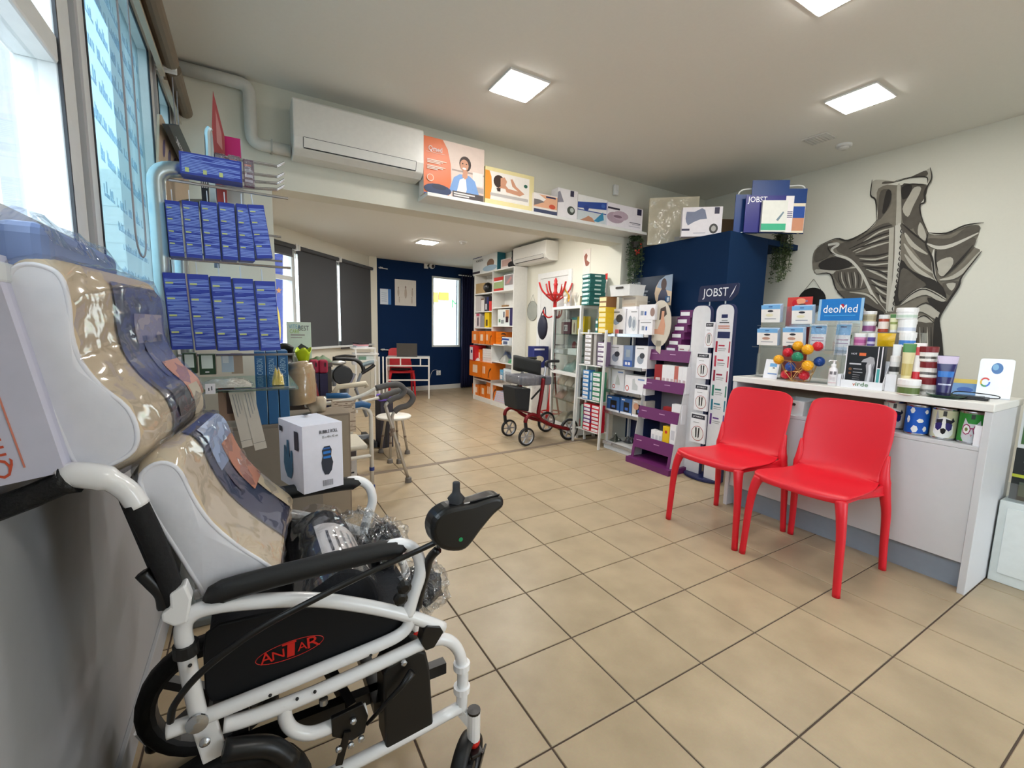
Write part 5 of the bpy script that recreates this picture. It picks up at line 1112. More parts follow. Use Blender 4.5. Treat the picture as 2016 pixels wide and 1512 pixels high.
sp_ = thing('side_banner', 'navy banner panel with white print between the rack and the purple stand', 'banner', mat=LM((2.09, 1.60, 0), -math.pi/2))
MB().box((-.005, 0, .02), (.005, .25, PX(1285, 600, 2.1).z-.12), C(30, 42, 84, .4)).build('panel', sp_, local=True)
for k in range(3): MB().box((-.0065, .03, .9-.05*k), (-.0055, .17-.02*k, .915-.05*k), C(150, 160, 190, .4)).build('print', sp_, local=True)
DEV, DGR, DBL = C(150, 158, 172, .4), C(60, 62, 70, .4), C(50, 90, 170, .4)
def dev(lb, ul, ur, vt, shelf, x, mat=PAPER, pr=None, depth=.12, name='device_box', ref=None):
 z = RZ[shelf]+.0005; X, w = fr_x(ul, ur, vt+20, x, z, depth); h = PX((ul+ur)/2, vt, x).z-z
 pr = pr or [('f', 'poly', ell(.45, .38, .26, .2), DEV), ('f', 'poly', ell(.58, .56, .2, .13), DGR), ('f', .12, .7, .86, .9, GREY)]
 return carton(name, lb, 'box', X, (w-.002, depth, h), mat, pr)
dev('white blood pressure monitor box with pink square on the rack top', 1203, 1231, 608, 0, 2.07, pr=[('f', 'poly', [(.1, .45), (.35, .35), (.6, .42), (.62, .6), (.3, .62)], C(150, 170, 206, .4)), ('f', 'poly', ell(.6, .62, .24, .16), DGR), ('f', .35, .6, 0, .18, C(226, 110, 120, .4)), ('f', .62, .9, 0, .18, C(90, 70, 76, .4)), ('f', .1, .6, .84, .9, GREY)])
dev('white massager box with twin pads on the rack top', 1233, 1256, 609, 0, 2.08, pr=[('f', 'poly', ell(.35, .5, .16, .25), DEV), ('f', 'poly', ell(.68, .42, .22, .3), C(206, 210, 214, .4)), ('f', 'poly', ell(.68, .42, .12, .18), DEV), ('f', .4, .9, .88, .92, GREY)])
dz_ = PX(1265, 628, 2.08).z
dev('lower white small device box of a pair on the rack top', 1258, 1284, 630, 0, 2.085, pr=[('f', .2, .4, .3, .6, DEV), ('f', .5, .62, .3, .56, DBL), ('f', .1, .9, .8, .86, GREY)])
zS = PX(1271, 630, 2.085).z
X, w = fr_x(1258, 1290, 612, 2.085, zS+.001, .12)
carton('device_box', 'upper white small device box with a hand photo on the rack top', 'box', X, (w-.002, .12, PX(1270, 600, 2.085).z-zS), PAPER, [('f', .12, .3, .3, .6, DEV), ('f', .36, .48, .3, .56, DBL), ('f', 'poly', ell(.85, .5, .14, .28), C(150, 120, 110, .4))])
dev('white inhaler box with grey ovals on the second shelf', 1200, 1226, 679, 1, 2.07)
dev('blue tinted narrow device box on the second shelf', 1228, 1245, 680, 1, 2.08, C(120, 140, 176, .3), [('f', .25, .75, .45, .8, C(150, 160, 170, .4)), ('f', 0, 1, 0, .3, DBL), ('f', .2, .45, .08, .22, PAPER), ('f', .55, .8, .08, .22, PAPER)])
dev('white wrist monitor box on the second shelf by the banner', 1250, 1275, 681, 1, 2.07)
dev('tall white nebuliser box on the third shelf', 1204, 1229, 727, 2, 2.09, pr=[('f', 'poly', [(.3, .25), (.7, .25), (.62, .55), (.45, .75), (.35, .5)], C(206, 208, 206, .4)), ('f', 'poly', ell(.2, .16, .12, .1), C(206, 70, 60, .4)), ('f', 'poly', ell(.2, .16, .08, .065), PAPER), ('f', .5, .9, .84, .9, C(120, 150, 200, .4))])
dev('wide white nebuliser box on the third shelf', 1230, 1272, 740, 2, 2.06, pr=[('f', 'poly', [(.35, .2), (.62, .2), (.62, .45), (.5, .6), (.46, .85), (.36, .8)], C(200, 202, 204, .4)), ('f', 'poly', ell(.12, .25, .09, .16), C(206, 70, 60, .4)), ('f', 'poly', ell(.12, .25, .06, .11), PAPER), ('f', .62, .92, .78, .86, C(120, 150, 200, .4))])
for ul, ur, vt, m_, lb in ((1194, 1219, 780, C(50, 96, 160, .4), 'blue photo box with a dark monitor on the fourth shelf, by the ladder shelf'), (1221, 1243, 784, C(60, 104, 166, .4), 'blue photo box with a dark monitor on the fourth shelf, middle one'), (1244, 1271, 788, C(206, 196, 186, .4), 'pale photo box with a dark massager and a hand on the fourth shelf')):
 dev(lb, ul, ur, vt, 3, 2.065, m_, [('f', 0, 1, 0, .12, PAPER), ('f', .3, .8, .14, .75, BLACK), ('f', .42, .7, .25, .42, C(70, 110, 190, .3)), ('f', .1, .4, .84, .92, PAPER)] + ([('f', 'poly', ell(.3, .6, .2, .2), SKIN)] if 'hand' in lb else []))
for k, (u, v, lb, m_) in enumerate(((1212, 868, 'clear bag of dark green tubing on the lowest shelf', C(60, 72, 60, .5)), (1262, 872, 'clear bag of grey fittings on the lowest shelf', C(140, 150, 150, .5)), (1240, 850, 'folded dark leaflet on the lowest shelf', C(60, 66, 76, .4)))):
 p = PX(u, v, 2.14+.04*k); r_ = random.Random(k)
 root = thing('accessory_bag', lb, 'bag', (p.x, p.y, RZ[4]+.0005))
 mb = MB(); nn = 10
 mb.grid(lambda s, t: Vector((p.x+(s-.5)*.11, p.y+(t-.5)*.10, RZ[4]+.004+(.045+.03*math.sin(s*9+k)*math.sin(t*8))*math.sin(math.pi*s)*math.sin(math.pi*t))), nn, nn, m_); mb.build('contents', root)
 mb = MB(); mb.grid(lambda s, t: Vector((p.x+(s-.5)*.13, p.y+(t-.5)*.12, RZ[4]+.008+(.055+.03*math.sin(s*11+k)*math.sin(t*10))*math.sin(math.pi*s)*math.sin(math.pi*t))), nn, nn, CLEAR('clear_bag', (1, 1, 1), .10, .12, .8, 60)); mb.build('plastic_bag', root)
hm = thing('black_pouch', 'glossy black oval pouch hanging on the side of the device rack', 'pouch', PX(1190, 682, 2.02))
p = PX(1190, 683, 2.02); MB().ball(p, .05, C(22, 22, 26, .2), 14, 10, (.35, .95, 1.45)).build('body', hm, smooth=True)
MB().ball(p+Vector((-.014, 0, -.005)), .03, C(50, 50, 56, .25), 12, 8, (.3, .8, 1.2)).build('window', hm, smooth=True)
MB().tube([p+Vector((0, 0, .065)), p+Vector((.01, .005, .09)), p+Vector((.025, 0, .11))], .003, BLACK, 5).build('loop', hm)
ab = thing('advert_board', 'dark navy advert board with a runner photo on top of the device rack', 'advert', mat=LM((2.37, PX(1280, 590, 2.37).y, RZ[0]+.001), -math.pi/2))
wA = PX(1240, 580, 2.37).y-PX(1320, 560, 2.37).y; hA = PX(1280, 545, 2.37).z-RZ[0]
MB().box((-wA/2, 0, 0), (wA/2, .006, hA), C(26, 42, 62, .45)).build('board', ab, local=True)
z0f = (PX(1280, 603, 2.37).z-RZ[0])/hA
fz = lambda t: z0f+(1-z0f)*t
arc = [(1, fz(0)), (1, fz(1)), (.84, fz(.98)), (.70, fz(.84)), (.62, fz(.62)), (.60, fz(.42)), (.63, fz(.2)), (.70, fz(.04))]
put_prints(ab, wA, 0, hA, [('f', 'poly', arc, C(214, 190, 160, .5)), ('f', 'poly', [(1, fz(.45)), (1, fz(1)), (.84, fz(.98)), (.70, fz(.84)), (.64, fz(.62))], C(150, 166, 186, .5)), ('f', 'poly', [(.68, fz(0)), (.70, fz(.35)), (.76, fz(.55)), (.86, fz(.55)), (.92, fz(.3)), (.92, fz(0))], C(70, 74, 96, .5)), ('f', 'poly', ell(.81, fz(.70), .065, .1), C(80, 62, 58, .5)), ('f', .86, .97, fz(.1), fz(.3), C(40, 90, 140, .4)), ('f', .9, .95, fz(.13), fz(.26), C(226, 232, 236, .4)),
 ('f', 'txt', 'omron', .13, fz(.82), .05, C(236, 240, 244, .4), .10), ('f', .03, .3, fz(.66), fz(.67), C(170, 180, 196, .4)), ('f', 'txt', 'Dokladny pomiar', .24, fz(.52), .035, C(196, 206, 220, .4), wA*.4), ('f', 'txt', 'jak w gabinecie', .22, fz(.4), .035, C(196, 206, 220, .4), wA*.36), ('f', 'txt', 'lekarza', .12, fz(.28), .035, C(196, 206, 220, .4), wA*.17), ('f', .03, .5, fz(.14), fz(.16), C(206, 214, 226, .4)), ('f', .03, .44, fz(.05), fz(.07), C(206, 214, 226, .4))])
# ================================================================ LADDER SHELF WITH SMALL BOXES
lx = 1.965; ly0, ly1 = 2.435, 2.105
ls = thing('ladder_shelf', 'narrow white metal ladder shelf packed with small boxes', 'shelf', mat=LM((lx+.12, (ly0+ly1)/2, 0), -math.pi/2))
LZ = [PX(1172, v, lx).z for v in (655, 720, 790, 852)]
for y in (ly0, 2.025):
 MB().bar((lx-.03, y, 0), (lx+.0, y, LZ[0]+.03), .016, .022, WHITE).build('leg', ls)
 MB().bar((lx+.13, max(y, 2.085), 0), (lx+.13, max(y, 2.085), LZ[0]+.03), .016, .022, WHITE).build('leg', ls)
for z in LZ: MB().box((lx, 2.085, z-.012), (lx+.125, ly0-.009, z), WHITE).build('shelf', ls, bevel=.001)
ORD = ('lowest', 'second', 'third', 'fourth', 'fifth', 'sixth', 'seventh')
def ordn(k, n): return 'topmost' if k == n-1 and n > 1 else ORD[k]+(' up' if k else '')
def stack(lbl, name, y, x, z, w, d, h, n, mat, pr, group, jit=0.0, mats=None):
 r_ = random.Random(int(y*1000)+n)
 for k in range(n):
  X = LM((x+d/2+r_.uniform(-1, 1)*jit, y, z+k*(h+.0004)), -math.pi/2)
  carton(name, lbl+', '+ordn(k, n), 'box', X, (w, d, h), mats[k] if mats else mat, pr, group=group)
LBLP = [('f', .08, .92, .18, .82, PAPER), ('f', .15, .6, .42, .5, GREY)]
zs0 = LZ[1]+.0005; hh = (PX(1158, 657, lx).z-zs0)/7
yq = lambda u, v=700: PX(u, v, lx).y
stack('small grey box with white label next to the glass cabinet', 'medicine_box', yq(1157), lx, zs0, .105, .08, hh-.001, 7, C(150, 144, 138, .5), LBLP, 'grey boxes on the upper ladder shelf', .003)
stack('slim upright grey box behind the label stack on the ladder shelf', 'medicine_box', yq(1169), lx+.01, zs0, .04, .1, hh*2.3, 3, C(176, 172, 168, .5), [], 'upright grey boxes on the ladder shelf')
stack('small lilac and white box on the upper ladder shelf', 'medicine_box', yq(1182), lx+.005, zs0, .10, .08, hh*1.05, 5, C(120, 100, 130, .5), LBLP, 'lilac boxes on the upper ladder shelf', .003)
zs0 = LZ[2]+.0005; hh = (PX(1155, 728, lx).z-zs0)/7
stack('small bright blue box with white end label on the middle ladder shelf', 'medicine_box', yq(1153, 755), lx, zs0, .095, .08, hh-.001, 7, C(70, 136, 196, .45), LBLP, 'blue boxes on the middle ladder shelf', .003)
stack('slim upright blue box between blue and green columns', 'medicine_box', yq(1162, 755), lx+.01, zs0, .04, .08, hh*2.2, 3, C(60, 120, 180, .45), [('f', .2, .8, .1, .9, C(190, 214, 232, .4))], 'upright blue boxes on the ladder shelf')
stack('small green box with white end label on the middle ladder shelf', 'medicine_box', yq(1174, 757), lx, zs0, .12, .08, hh*1.12, 6, C(64, 140, 104, .45), LBLP, 'green boxes on the middle ladder shelf', .003)
zs0 = LZ[3]+.0005; hh = (PX(1158, 794, lx).z-zs0)/7
stack('small red box with white label, column beside the green boxes', 'medicine_box', yq(1155, 822), lx, zs0, .11, .08, hh-.001, 7, C(196, 24, 48, .45), LBLP, 'red boxes on the lowest ladder shelf', .003, [C(196, 24, 48, .45), C(196, 24, 48, .45), C(90, 60, 130, .45), C(90, 60, 130, .45), C(196, 24, 48, .45), C(90, 60, 130, .45), C(196, 24, 48, .45)])
stack('small red box with white label, column beside the device rack', 'medicine_box', yq(1171, 824), lx, zs0, .118, .08, hh-.001, 7, C(196, 24, 48, .45), LBLP, 'red boxes on the lowest ladder shelf', .003)
stack('slim pale green box standing at the edge of the lowest ladder shelf', 'medicine_box', yq(1145, 810)-.006, lx+.0, zs0, .026, .08, hh*2.1, 3, C(150, 190, 170, .45), [], 'pale green boxes on the ladder shelf')
zs0 = LZ[0]+.0005; hh = (PX(1190, 583, lx).z-zs0)/7
ym, bm_ = C(226, 186, 24, .45), C(140, 96, 56, .5)
stack('small box with cream end label in the yellow and brown stack', 'medicine_box', yq(1186, 615), lx, zs0, .105, .13, hh-.001, 7, ym, [('f', .06, .94, .15, .85, C(240, 226, 170, .4))], 'yellow and brown boxes on the ladder top', .003, [ym]*5+[bm_]*2)
stack('slim dark teal box standing on the ladder shelf top', 'medicine_box', yq(1172, 630), lx+.02, zs0, .035, .1, .07, 2, C(40, 110, 106, .45), [('f', .1, .9, .3, .7, PAPER)], 'teal boxes on the ladder top')
# ================================================================ TEAL STACK, BASKET, BEIGE BOXES
zs0 = LZ[0]+.0005
yR = yq(1219, 600)
carton('beige_box', 'flat beige box under the white basket, lower of two', 'box', LM((lx+.20, yR, PX(1219, 604, lx+.1).z), -math.pi/2), (.19, .14, .05), C(200, 188, 170, .5), [('f', .1, .9, .2, .6, C(190, 170, 150, .5))], group='beige boxes under the basket')
carton('beige_box', 'flat beige box under the white basket, upper of two', 'box', LM((lx+.20, yR, PX(1219, 604, lx+.1).z+.0505), -math.pi/2), (.19, .14, .05), C(206, 196, 180, .5), [('f', .1, .9, .3, .7, C(170, 160, 150, .5))], group='beige boxes under the basket')
bs_ = thing('box_support', 'plain white riser box under the beige boxes', 'box', mat=LM((lx+.20, yR, RZ[0]+.001), -math.pi/2))
MB().box((-.095, -.07, 0), (.095, .07, PX(1219, 604, lx+.1).z-RZ[0]-.0015), PAPER).build('carton', bs_, local=True)
zB_ = PX(1219, 604, lx+.1).z+.1012
basket('white plastic basket on top of the beige boxes', LM((lx+.17, yq(1209, 570), zB_), -math.pi/2), .27, .2, .10)
G0, G1 = Vector((2.125, 3.157, 0)), Vector((2.03, 2.50, 0)); gd = (G1-G0); gw = gd.length; grz = math.atan2(gd.y, gd.x)
GX = LM((G0+G1)/2, grz); gdep = .25; GX = GX @ Matrix.Translation((0, gdep/2, 0)); gh = 1.425
gc = thing('glass_cabinet', 'white framed glass display cabinet with four shelves', 'cabinet', mat=GX)
gf = C(226, 226, 224, .35); GL = CLEAR('cabinet_glass', (.95, .98, .97), .035, .04); GE = CLEAR('shelf_glass', (.70, .86, .82), .12, .05)
for sx in (-1, 1):
 for sy in (-1, 1): MB().box((sx*gw/2-(.03 if sx > 0 else 0), sy*gdep/2-(.03 if sy > 0 else 0), 0), (sx*gw/2+(.03 if sx < 0 else 0), sy*gdep/2+(.03 if sy < 0 else 0), gh), gf).build('post', gc, local=True, bevel=.002)
MB().box((-gw/2, -gdep/2, gh), (gw/2, gdep/2, gh+.03), gf).build('top', gc, local=True, bevel=.002)
MB().box((-gw/2+.031, -gdep/2, .02), (gw/2-.031, gdep/2, .10), gf).build('base', gc, local=True, bevel=.002)
def gz(v, u=1118):
 n = Vector((-gd.y, gd.x, 0)); return PPL(u, v, G0, n).z
gzs = [gz(658), gz(698), gz(733), gz(762), gz(792)]
MB().box((-gw/2+.031, -gdep/2, gzs[2]-.04), (gw/2-.031, gdep/2, gzs[2]), gf).build('middle_rail', gc, local=True, bevel=.002)
for k in (0, 1, 3, 4): MB().box((-gw/2+.031, -gdep/2+.02, gzs[k]-.008), (gw/2-.031, gdep/2-.01, gzs[k]), GE).build('glass_shelf', gc, local=True)
for a, b in ((gzs[2]+.002, gh-.002), (.102, gzs[2]-.042)):
 MB().box((-gw/2+.031, -gdep/2+.004, a), (0, -gdep/2+.008, b), GL).build('glass_door', gc, local=True); MB().box((0.002, -gdep/2+.009, a), (gw/2-.031, -gdep/2+.013, b), GL).build('glass_door', gc, local=True)
 MB().box((-gw/2+.031, gdep/2-.008, a), (gw/2-.031, gdep/2-.004, b), C(206, 206, 202, .5)).build('back_sheet', gc, local=True)
MB().box((gw/2-.0305, -gdep/2+.031, .102), (gw/2-.0265, gdep/2-.031, gh-.002), GL).build('side_glass', gc, local=True); MB().box((-gw/2+.0265, -gdep/2+.031, .102), (-gw/2+.0305, gdep/2-.031, gh-.002), GL).build('side_glass', gc, local=True)
def incab(lb, name, cat, x0, x1, shelf, h, depth, mat, pr=(), y=.0):
 z = (gzs[shelf] if shelf < 5 else .10)+.0006
 return carton(name, lb, cat, GX @ Matrix.Translation(((x0+x1)/2*gw-gw/2, y, z)), ((x1-x0)*gw, depth, h), mat, pr)
incab('maroon boxed device with a silver window in the glass cabinet', 'device_box', 'box', .15, .47, 0, .17, .1, C(88, 44, 58, .4), [('f', 0, 1, .82, 1, C(170, 168, 166, .4)), ('f', .3, .72, .2, .62, C(196, 196, 196, .4)), ('f', .36, .66, .28, .54, C(90, 84, 88, .4)), ('f', 'poly', [(.46, .3), (.62, .3), (.58, .56), (.54, .56)], PAPER)])
incab('cream box with a standing figure in the glass cabinet', 'device_box', 'box', .50, .66, 0, .19, .08, C(216, 206, 180, .4), [('f', 'poly', [(.4, .1), (.6, .1), (.62, .6), (.5, .75), (.38, .6)], C(120, 84, 66, .5)), ('f', 0, 1, .86, 1, C(70, 150, 150, .4))])
incab('bright yellow box in the glass cabinet beside the cream one', 'device_box', 'box', .68, .90, 0, .20, .08, C(228, 190, 20, .4), [('f', .1, .9, .02, .36, C(226, 206, 190, .5)), ('f', .3, .7, .8, .86, C(90, 80, 40, .4))])
incab('clear fronted pack with a red disc on the second cabinet shelf', 'device_box', 'box', .28, .62, 1, .16, .05, C(206, 204, 200, .3), [('f', 'poly', ell(.25, .55, .24, .36), C(150, 50, 54, .4)), ('f', 'poly', ell(.6, .5, .26, .32), C(150, 140, 130, .4))], y=.08)
incab('flat grey device pack on the second cabinet shelf', 'device_box', 'box', .12, .44, 1, .05, .12, C(170, 176, 178, .4), [('f', .2, .5, .2, .7, C(206, 214, 216, .4))], y=-.06)
incab('small white box on the second cabinet shelf', 'device_box', 'box', .56, .84, 1, .07, .09, C(226, 234, 234, .4), y=-.06)
def bag(lb, X, w, d, h, mat, seed=0, film=True, name='plastic_bag', cat='bag'):
 root = thing(name, lb, cat, mat=X); r_ = random.Random(seed); ph_ = [r_.uniform(0, 6) for _ in range(4)]
 def fn(k, g_): return lambda s, t: Vector(((s-.5)*w*k, (t-.5)*d*k, g_+h*k*math.sin(math.pi*s)**.6*math.sin(math.pi*t)**.6*(1+.22*math.sin(s*9+ph_[0])*math.sin(t*8+ph_[1])+.12*math.sin(s*21+ph_[2]))))
 MB().grid(fn(.9, .002), 14, 12, mat).build('contents', root, smooth=True, local=True)
 if film: MB().grid(fn(1, .003), 16, 14, CLEAR('clear_bag', (1, 1, 1), .10, .12, .8, 60)).build('film', root, smooth=True, local=True)
 return root
def cbag(lb, xf_, shelf, w, d, h, mat, seed, y=0.0): return bag(lb, GX @ Matrix.Translation((xf_*gw-gw/2, y, (gzs[shelf] if shelf < 5 else .10)+.0006)), w, d, h, mat, seed)
cbag('teal bagged support on the lower glass shelf of the cabinet', .5, 2, .26, .2, .12, C(30, 140, 140, .5), 1)
cbag('pale bagged support beside the teal one in the cabinet', .82, 2, .17, .18, .12, C(206, 214, 212, .5), 2)
cbag('beige bagged brace on the third cabinet shelf by the white post', .25, 3, .2, .18, .13, C(206, 176, 146, .5), 3)
cbag('beige and grey bagged brace in the middle of the third cabinet shelf', .52, 3, .18, .18, .12, C(196, 180, 160, .5), 4)
cbag('grey bagged brace at the side of the third cabinet shelf', .80, 3, .18, .18, .11, C(160, 156, 152, .5), 5)
cbag('dark grey bagged brace on the fourth cabinet shelf', .55, 4, .22, .2, .12, C(60, 60, 64, .5), 6)
cbag('red and white bagged brace on the fourth cabinet shelf', .2, 4, .2, .2, .09, C(176, 120, 116, .5), 7)
cbag('brown and red bagged brace on the fourth cabinet shelf', .84, 4, .16, .2, .10, C(150, 90, 80, .5), 8)
cbag('taupe bagged cushion on the cabinet floor', .38, 5, .32, .24, .11, C(150, 136, 120, .6), 9)
cbag('red and cream bagged pack on the cabinet floor', .83, 5, .18, .2, .10, C(190, 90, 84, .5), 10)
gt = gh+.0306
def ontop(u, v, dx=0.0): n = Vector((-gd.y, gd.x, 0)).normalized(); p = PPL(u, v, G0+n*(gdep/2+dx), n); return p
hh = (ontop(1165, 542).z-gt)/7
TEA = C(16, 96, 92, .45)
pT = ontop(1168, 575)
for k in range(7):
 carton('shoe_insole_box', 'teal box with pale end label in the stack on the cabinet, '+ordn(k, 7), 'box', LM((pT.x+.004*(k % 3), pT.y, gt+k*(hh+.0003)), grz), (.155, .19, hh-.001), TEA, [('f', .05, .75, .28, .8, C(196, 220, 214, .4)), ('f', .8, .9, .4, .7, C(196, 220, 214, .4)), ('r', .3, .7, .35, .7, C(196, 220, 214, .4))], group='teal boxes stacked on the glass cabinet')
rb = thing('red_box', 'bright red carton behind the teal box stack', 'box', mat=LM((2.36, 2.43, 0), -math.pi/2-.3))
MB().box((-.08, -.03, 1.2), (.08, .03, PX(1193, 539, 2.36).z), C(206, 40, 40, .4)).build('carton', rb, local=True)
MB().box((-.08, -.032, 1.2), (.08, -.0305, PX(1193, 551, 2.36).z), C(226, 220, 216, .4)).build('print', rb, local=True)
MB().box((-.06, -.03, RZ[0]+.001), (.06, .03, 1.1995), C(200, 196, 190, .5)).build('stand_block', rb, local=True)
kp = ontop(1113, 600)
kn = thing('knee_model', 'plastic knee joint model with yellow ligaments on a white stand', 'anatomical model', (kp.x, kp.y, gt))
X = Matrix.Translation((kp.x, kp.y, gt))
MB().lathe([(.05, 0), (.05, .008), (.02, .014), (.012, .02), (.012, .06)], C(236, 236, 236, .3), 18, X).build('stand', kn, smooth=True)
MB().tube([X @ Vector(p) for p in ((0, 0, .05), (.0, 0, .10), (.004, 0, .13))], [.02, .017, .03], C(236, 230, 214, .4), 10).build('shin_bone', kn, smooth=True)
MB().tube([X @ Vector(p) for p in ((0, 0, .14), (-.012, .006, .18), (-.022, .012, .24), (-.024, .014, .27))], [.034, .022, .017, .02], C(240, 234, 220, .4), 10).build('thigh_bone', kn, smooth=True)
MB().tube(smooth_path([X @ Vector(p) for p in ((.024, -.02, .07), (.034, -.024, .11), (.02, -.03, .15), (-.02, -.02, .20), (-.03, -.01, .25))], 4), [.008]*17, C(226, 170, 50, .4), 8).build('ligament', kn, smooth=True)
MB().ball(X @ Vector((.03, -.02, .125)), .018, C(214, 160, 60, .4), 10, 6, (1, .7, 1.4)).build('kneecap', kn, smooth=True)
hp_ = ontop(1134, 604)
hd = thing('hand_model', 'white skeletal hand model standing on the glass cabinet', 'anatomical model', (hp_.x, hp_.y, gt))
X = Matrix.Translation((hp_.x, hp_.y, gt)); bone = C(230, 228, 220, .4)
MB().lathe([(.032, 0), (.032, .01), (.012, .014), (.010, .05)], bone, 14, X).build('stand', hd)
MB().box((-.02, -.008, .05), (.02, .008, .09), bone, X).build('palm', hd, bevel=.006)
for k in range(4): MB().tube([X @ Vector(((k-1.5)*.011, 0, .088)), X @ Vector(((k-1.5)*.018, -.004, .125)), X @ Vector(((k-1.5)*.021, -.006, .15+.008*math.sin(k*1.1)))], [.004, .0035, .003], bone, 6).build('finger', hd)
MB().tube([X @ Vector((-.018, 0, .06)), X @ Vector((-.034, -.004, .085)), X @ Vector((-.036, -.006, .10))], [.004, .0035, .003], bone, 6).build('thumb', hd)
pf = ontop(1144, 600, .1)
pfm = thing('picture_frame', 'small dark framed picture beside the teal stack', 'picture', mat=LM((pf.x, pf.y, gt), grz-.2))
MB().box((-.045, 0, 0), (.045, .012, .13), C(40, 34, 26, .4)).build('frame', pfm, local=True, bevel=.002); MB().box((-.033, -.001, .014), (.033, .0, .116), C(120, 112, 70, .5)).build('picture', pfm, local=True)
crp = PY(1092, 620, 3.20); cr = thing('coat_rack', 'red bentwood coat stand behind the glass cabinet', 'coat stand', (crp.x, crp.y, 0))
RW = C(176, 24, 24, .3); cz_ = lambda v: PY(1092, v, 3.20).z; cxx, cyy = crp.x, crp.y; zt_ = cz_(553)
MB().lathe([(.016, .05), (.022, .8), (.022, zt_-.16), (.03, zt_-.14), (.02, zt_-.12), (.022, zt_-.06), (.028, zt_-.04), (.018, zt_-.02), (.022, zt_), (.010, zt_+.03), (.001, zt_+.04)], RW, 14, Matrix.Translation((cxx, cyy, 0))).build('pole', cr, smooth=True)
for k in range(6):
 a = k*math.pi/3+math.pi/6; d = Vector((math.cos(a), math.sin(a), 0)); o = Vector((cxx, cyy, 0))
 MB().tube(smooth_path([o+d*.02+Vector((0, 0, zt_-.24)), o+d*.09+Vector((0, 0, zt_-.19)), o+d*.165+Vector((0, 0, zt_-.11)), o+d*.20+Vector((0, 0, zt_-.02))], 4), .011, RW, 8).build('upper_hook', cr, smooth=True)
 if k % 2 == 0: MB().tube(smooth_path([o+d*.02+Vector((0, 0, zt_-.42)), o+d*.08+Vector((0, 0, zt_-.44)), o+d*.13+Vector((0, 0, zt_-.40)), o+d*.14+Vector((0, 0, zt_-.35))], 4), .010, RW, 8).build('lower_hook', cr, smooth=True)
 if k % 2: MB().tube(smooth_path([o+d*.02+Vector((0, 0, .75)), o+d*.05+Vector((0, 0, .4)), o+d*.10+Vector((0, 0, .12)), o+d*.14+Vector((0, 0, .013))], 5), .012, RW, 8).build('foot', cr, smooth=True)
MB().tube([o+Vector((.12*math.cos(t*.3927), .12*math.sin(t*.3927), zt_-.165)) for t in range(16)], .009, RW, 7, closed=True).build('ring', cr, smooth=True)
MB().tube([o+Vector((.13*math.cos(t*.3927), .13*math.sin(t*.3927), .16)) for t in range(16)], .009, RW, 7, closed=True).build('umbrella_ring', cr, smooth=True)
cp = PY(1082, 640, 3.22)
hbk = thing('dark_bag', 'dark navy bag hanging on the red coat stand', 'bag', (cp.x, cp.y, cp.z))
MB().ball((cp.x-.02, cp.y+.12, cp.z-.03), .09, C(28, 30, 50, .6), 14, 10, (.5, 1, 1.7)).build('body', hbk, smooth=True)
MB().tube(smooth_path([(cp.x-.02, cp.y+.06, cp.z+.1), (cp.x-.01, cp.y+.1, cp.z+.22), (cp.x-.02, cp.y+.17, cp.z+.1)], 5), .007, C(28, 30, 50, .6), 6).build('strap', hbk)
mp = PX(1048, 612, XF-.01); mr = thing('oval_mirror', 'oval wall mirror hanging by a cord beside the door', 'mirror', mp)
ry_ = abs(PX(1038, 612, XF).y-PX(1058, 612, XF).y)/2; rz_ = (PX(1048, 593, XF).z-PX(1048, 631, XF).z)/2
MB().prism([(mp.x, mp.y+a, mp.z+b) for a, b in ell(0, 0, ry_, rz_, 32)], (.008, 0, 0), C(200, 205, 200, .04, 1.0, var=0)).build('glass', mr)
MB().tube([(mp.x, mp.y+a, mp.z+b) for a, b in ell(0, 0, ry_, rz_, 32)], .004, C(150, 150, 140, .4), 6, closed=True).build('rim', mr)
MB().tube([(mp.x, mp.y+ry_*.5, mp.z+rz_*.86), (mp.x+.006, mp.y, mp.z+rz_+.09), (mp.x, mp.y-ry_*.5, mp.z+rz_*.86)], .0018, C(120, 116, 108, .5), 5).build('cord', mr)
po = thing('wall_poster', 'tall pale poster with a neck and shoulder figure near the pier', 'poster', (XF-.003, 2.93, 1.5))
pa, pb2 = PX(1149, 492, XF-.003), PX(1163, 492, XF-.003)
MB().box((XF-.004, pb2.y, 1.25), (XF-.001, pa.y, pa.z), C(232, 222, 214, .5)).build('sheet', po)
def wq(u, v): p = PX(u, v, XF-.0045); return p
MB().poly([wq(1150, 505), wq(1154, 498), wq(1157, 503), wq(1155, 512), wq(1161, 517), wq(1158, 523), wq(1153, 524), wq(1151, 514)], C(150, 90, 76, .5)).build('figure_print', po)
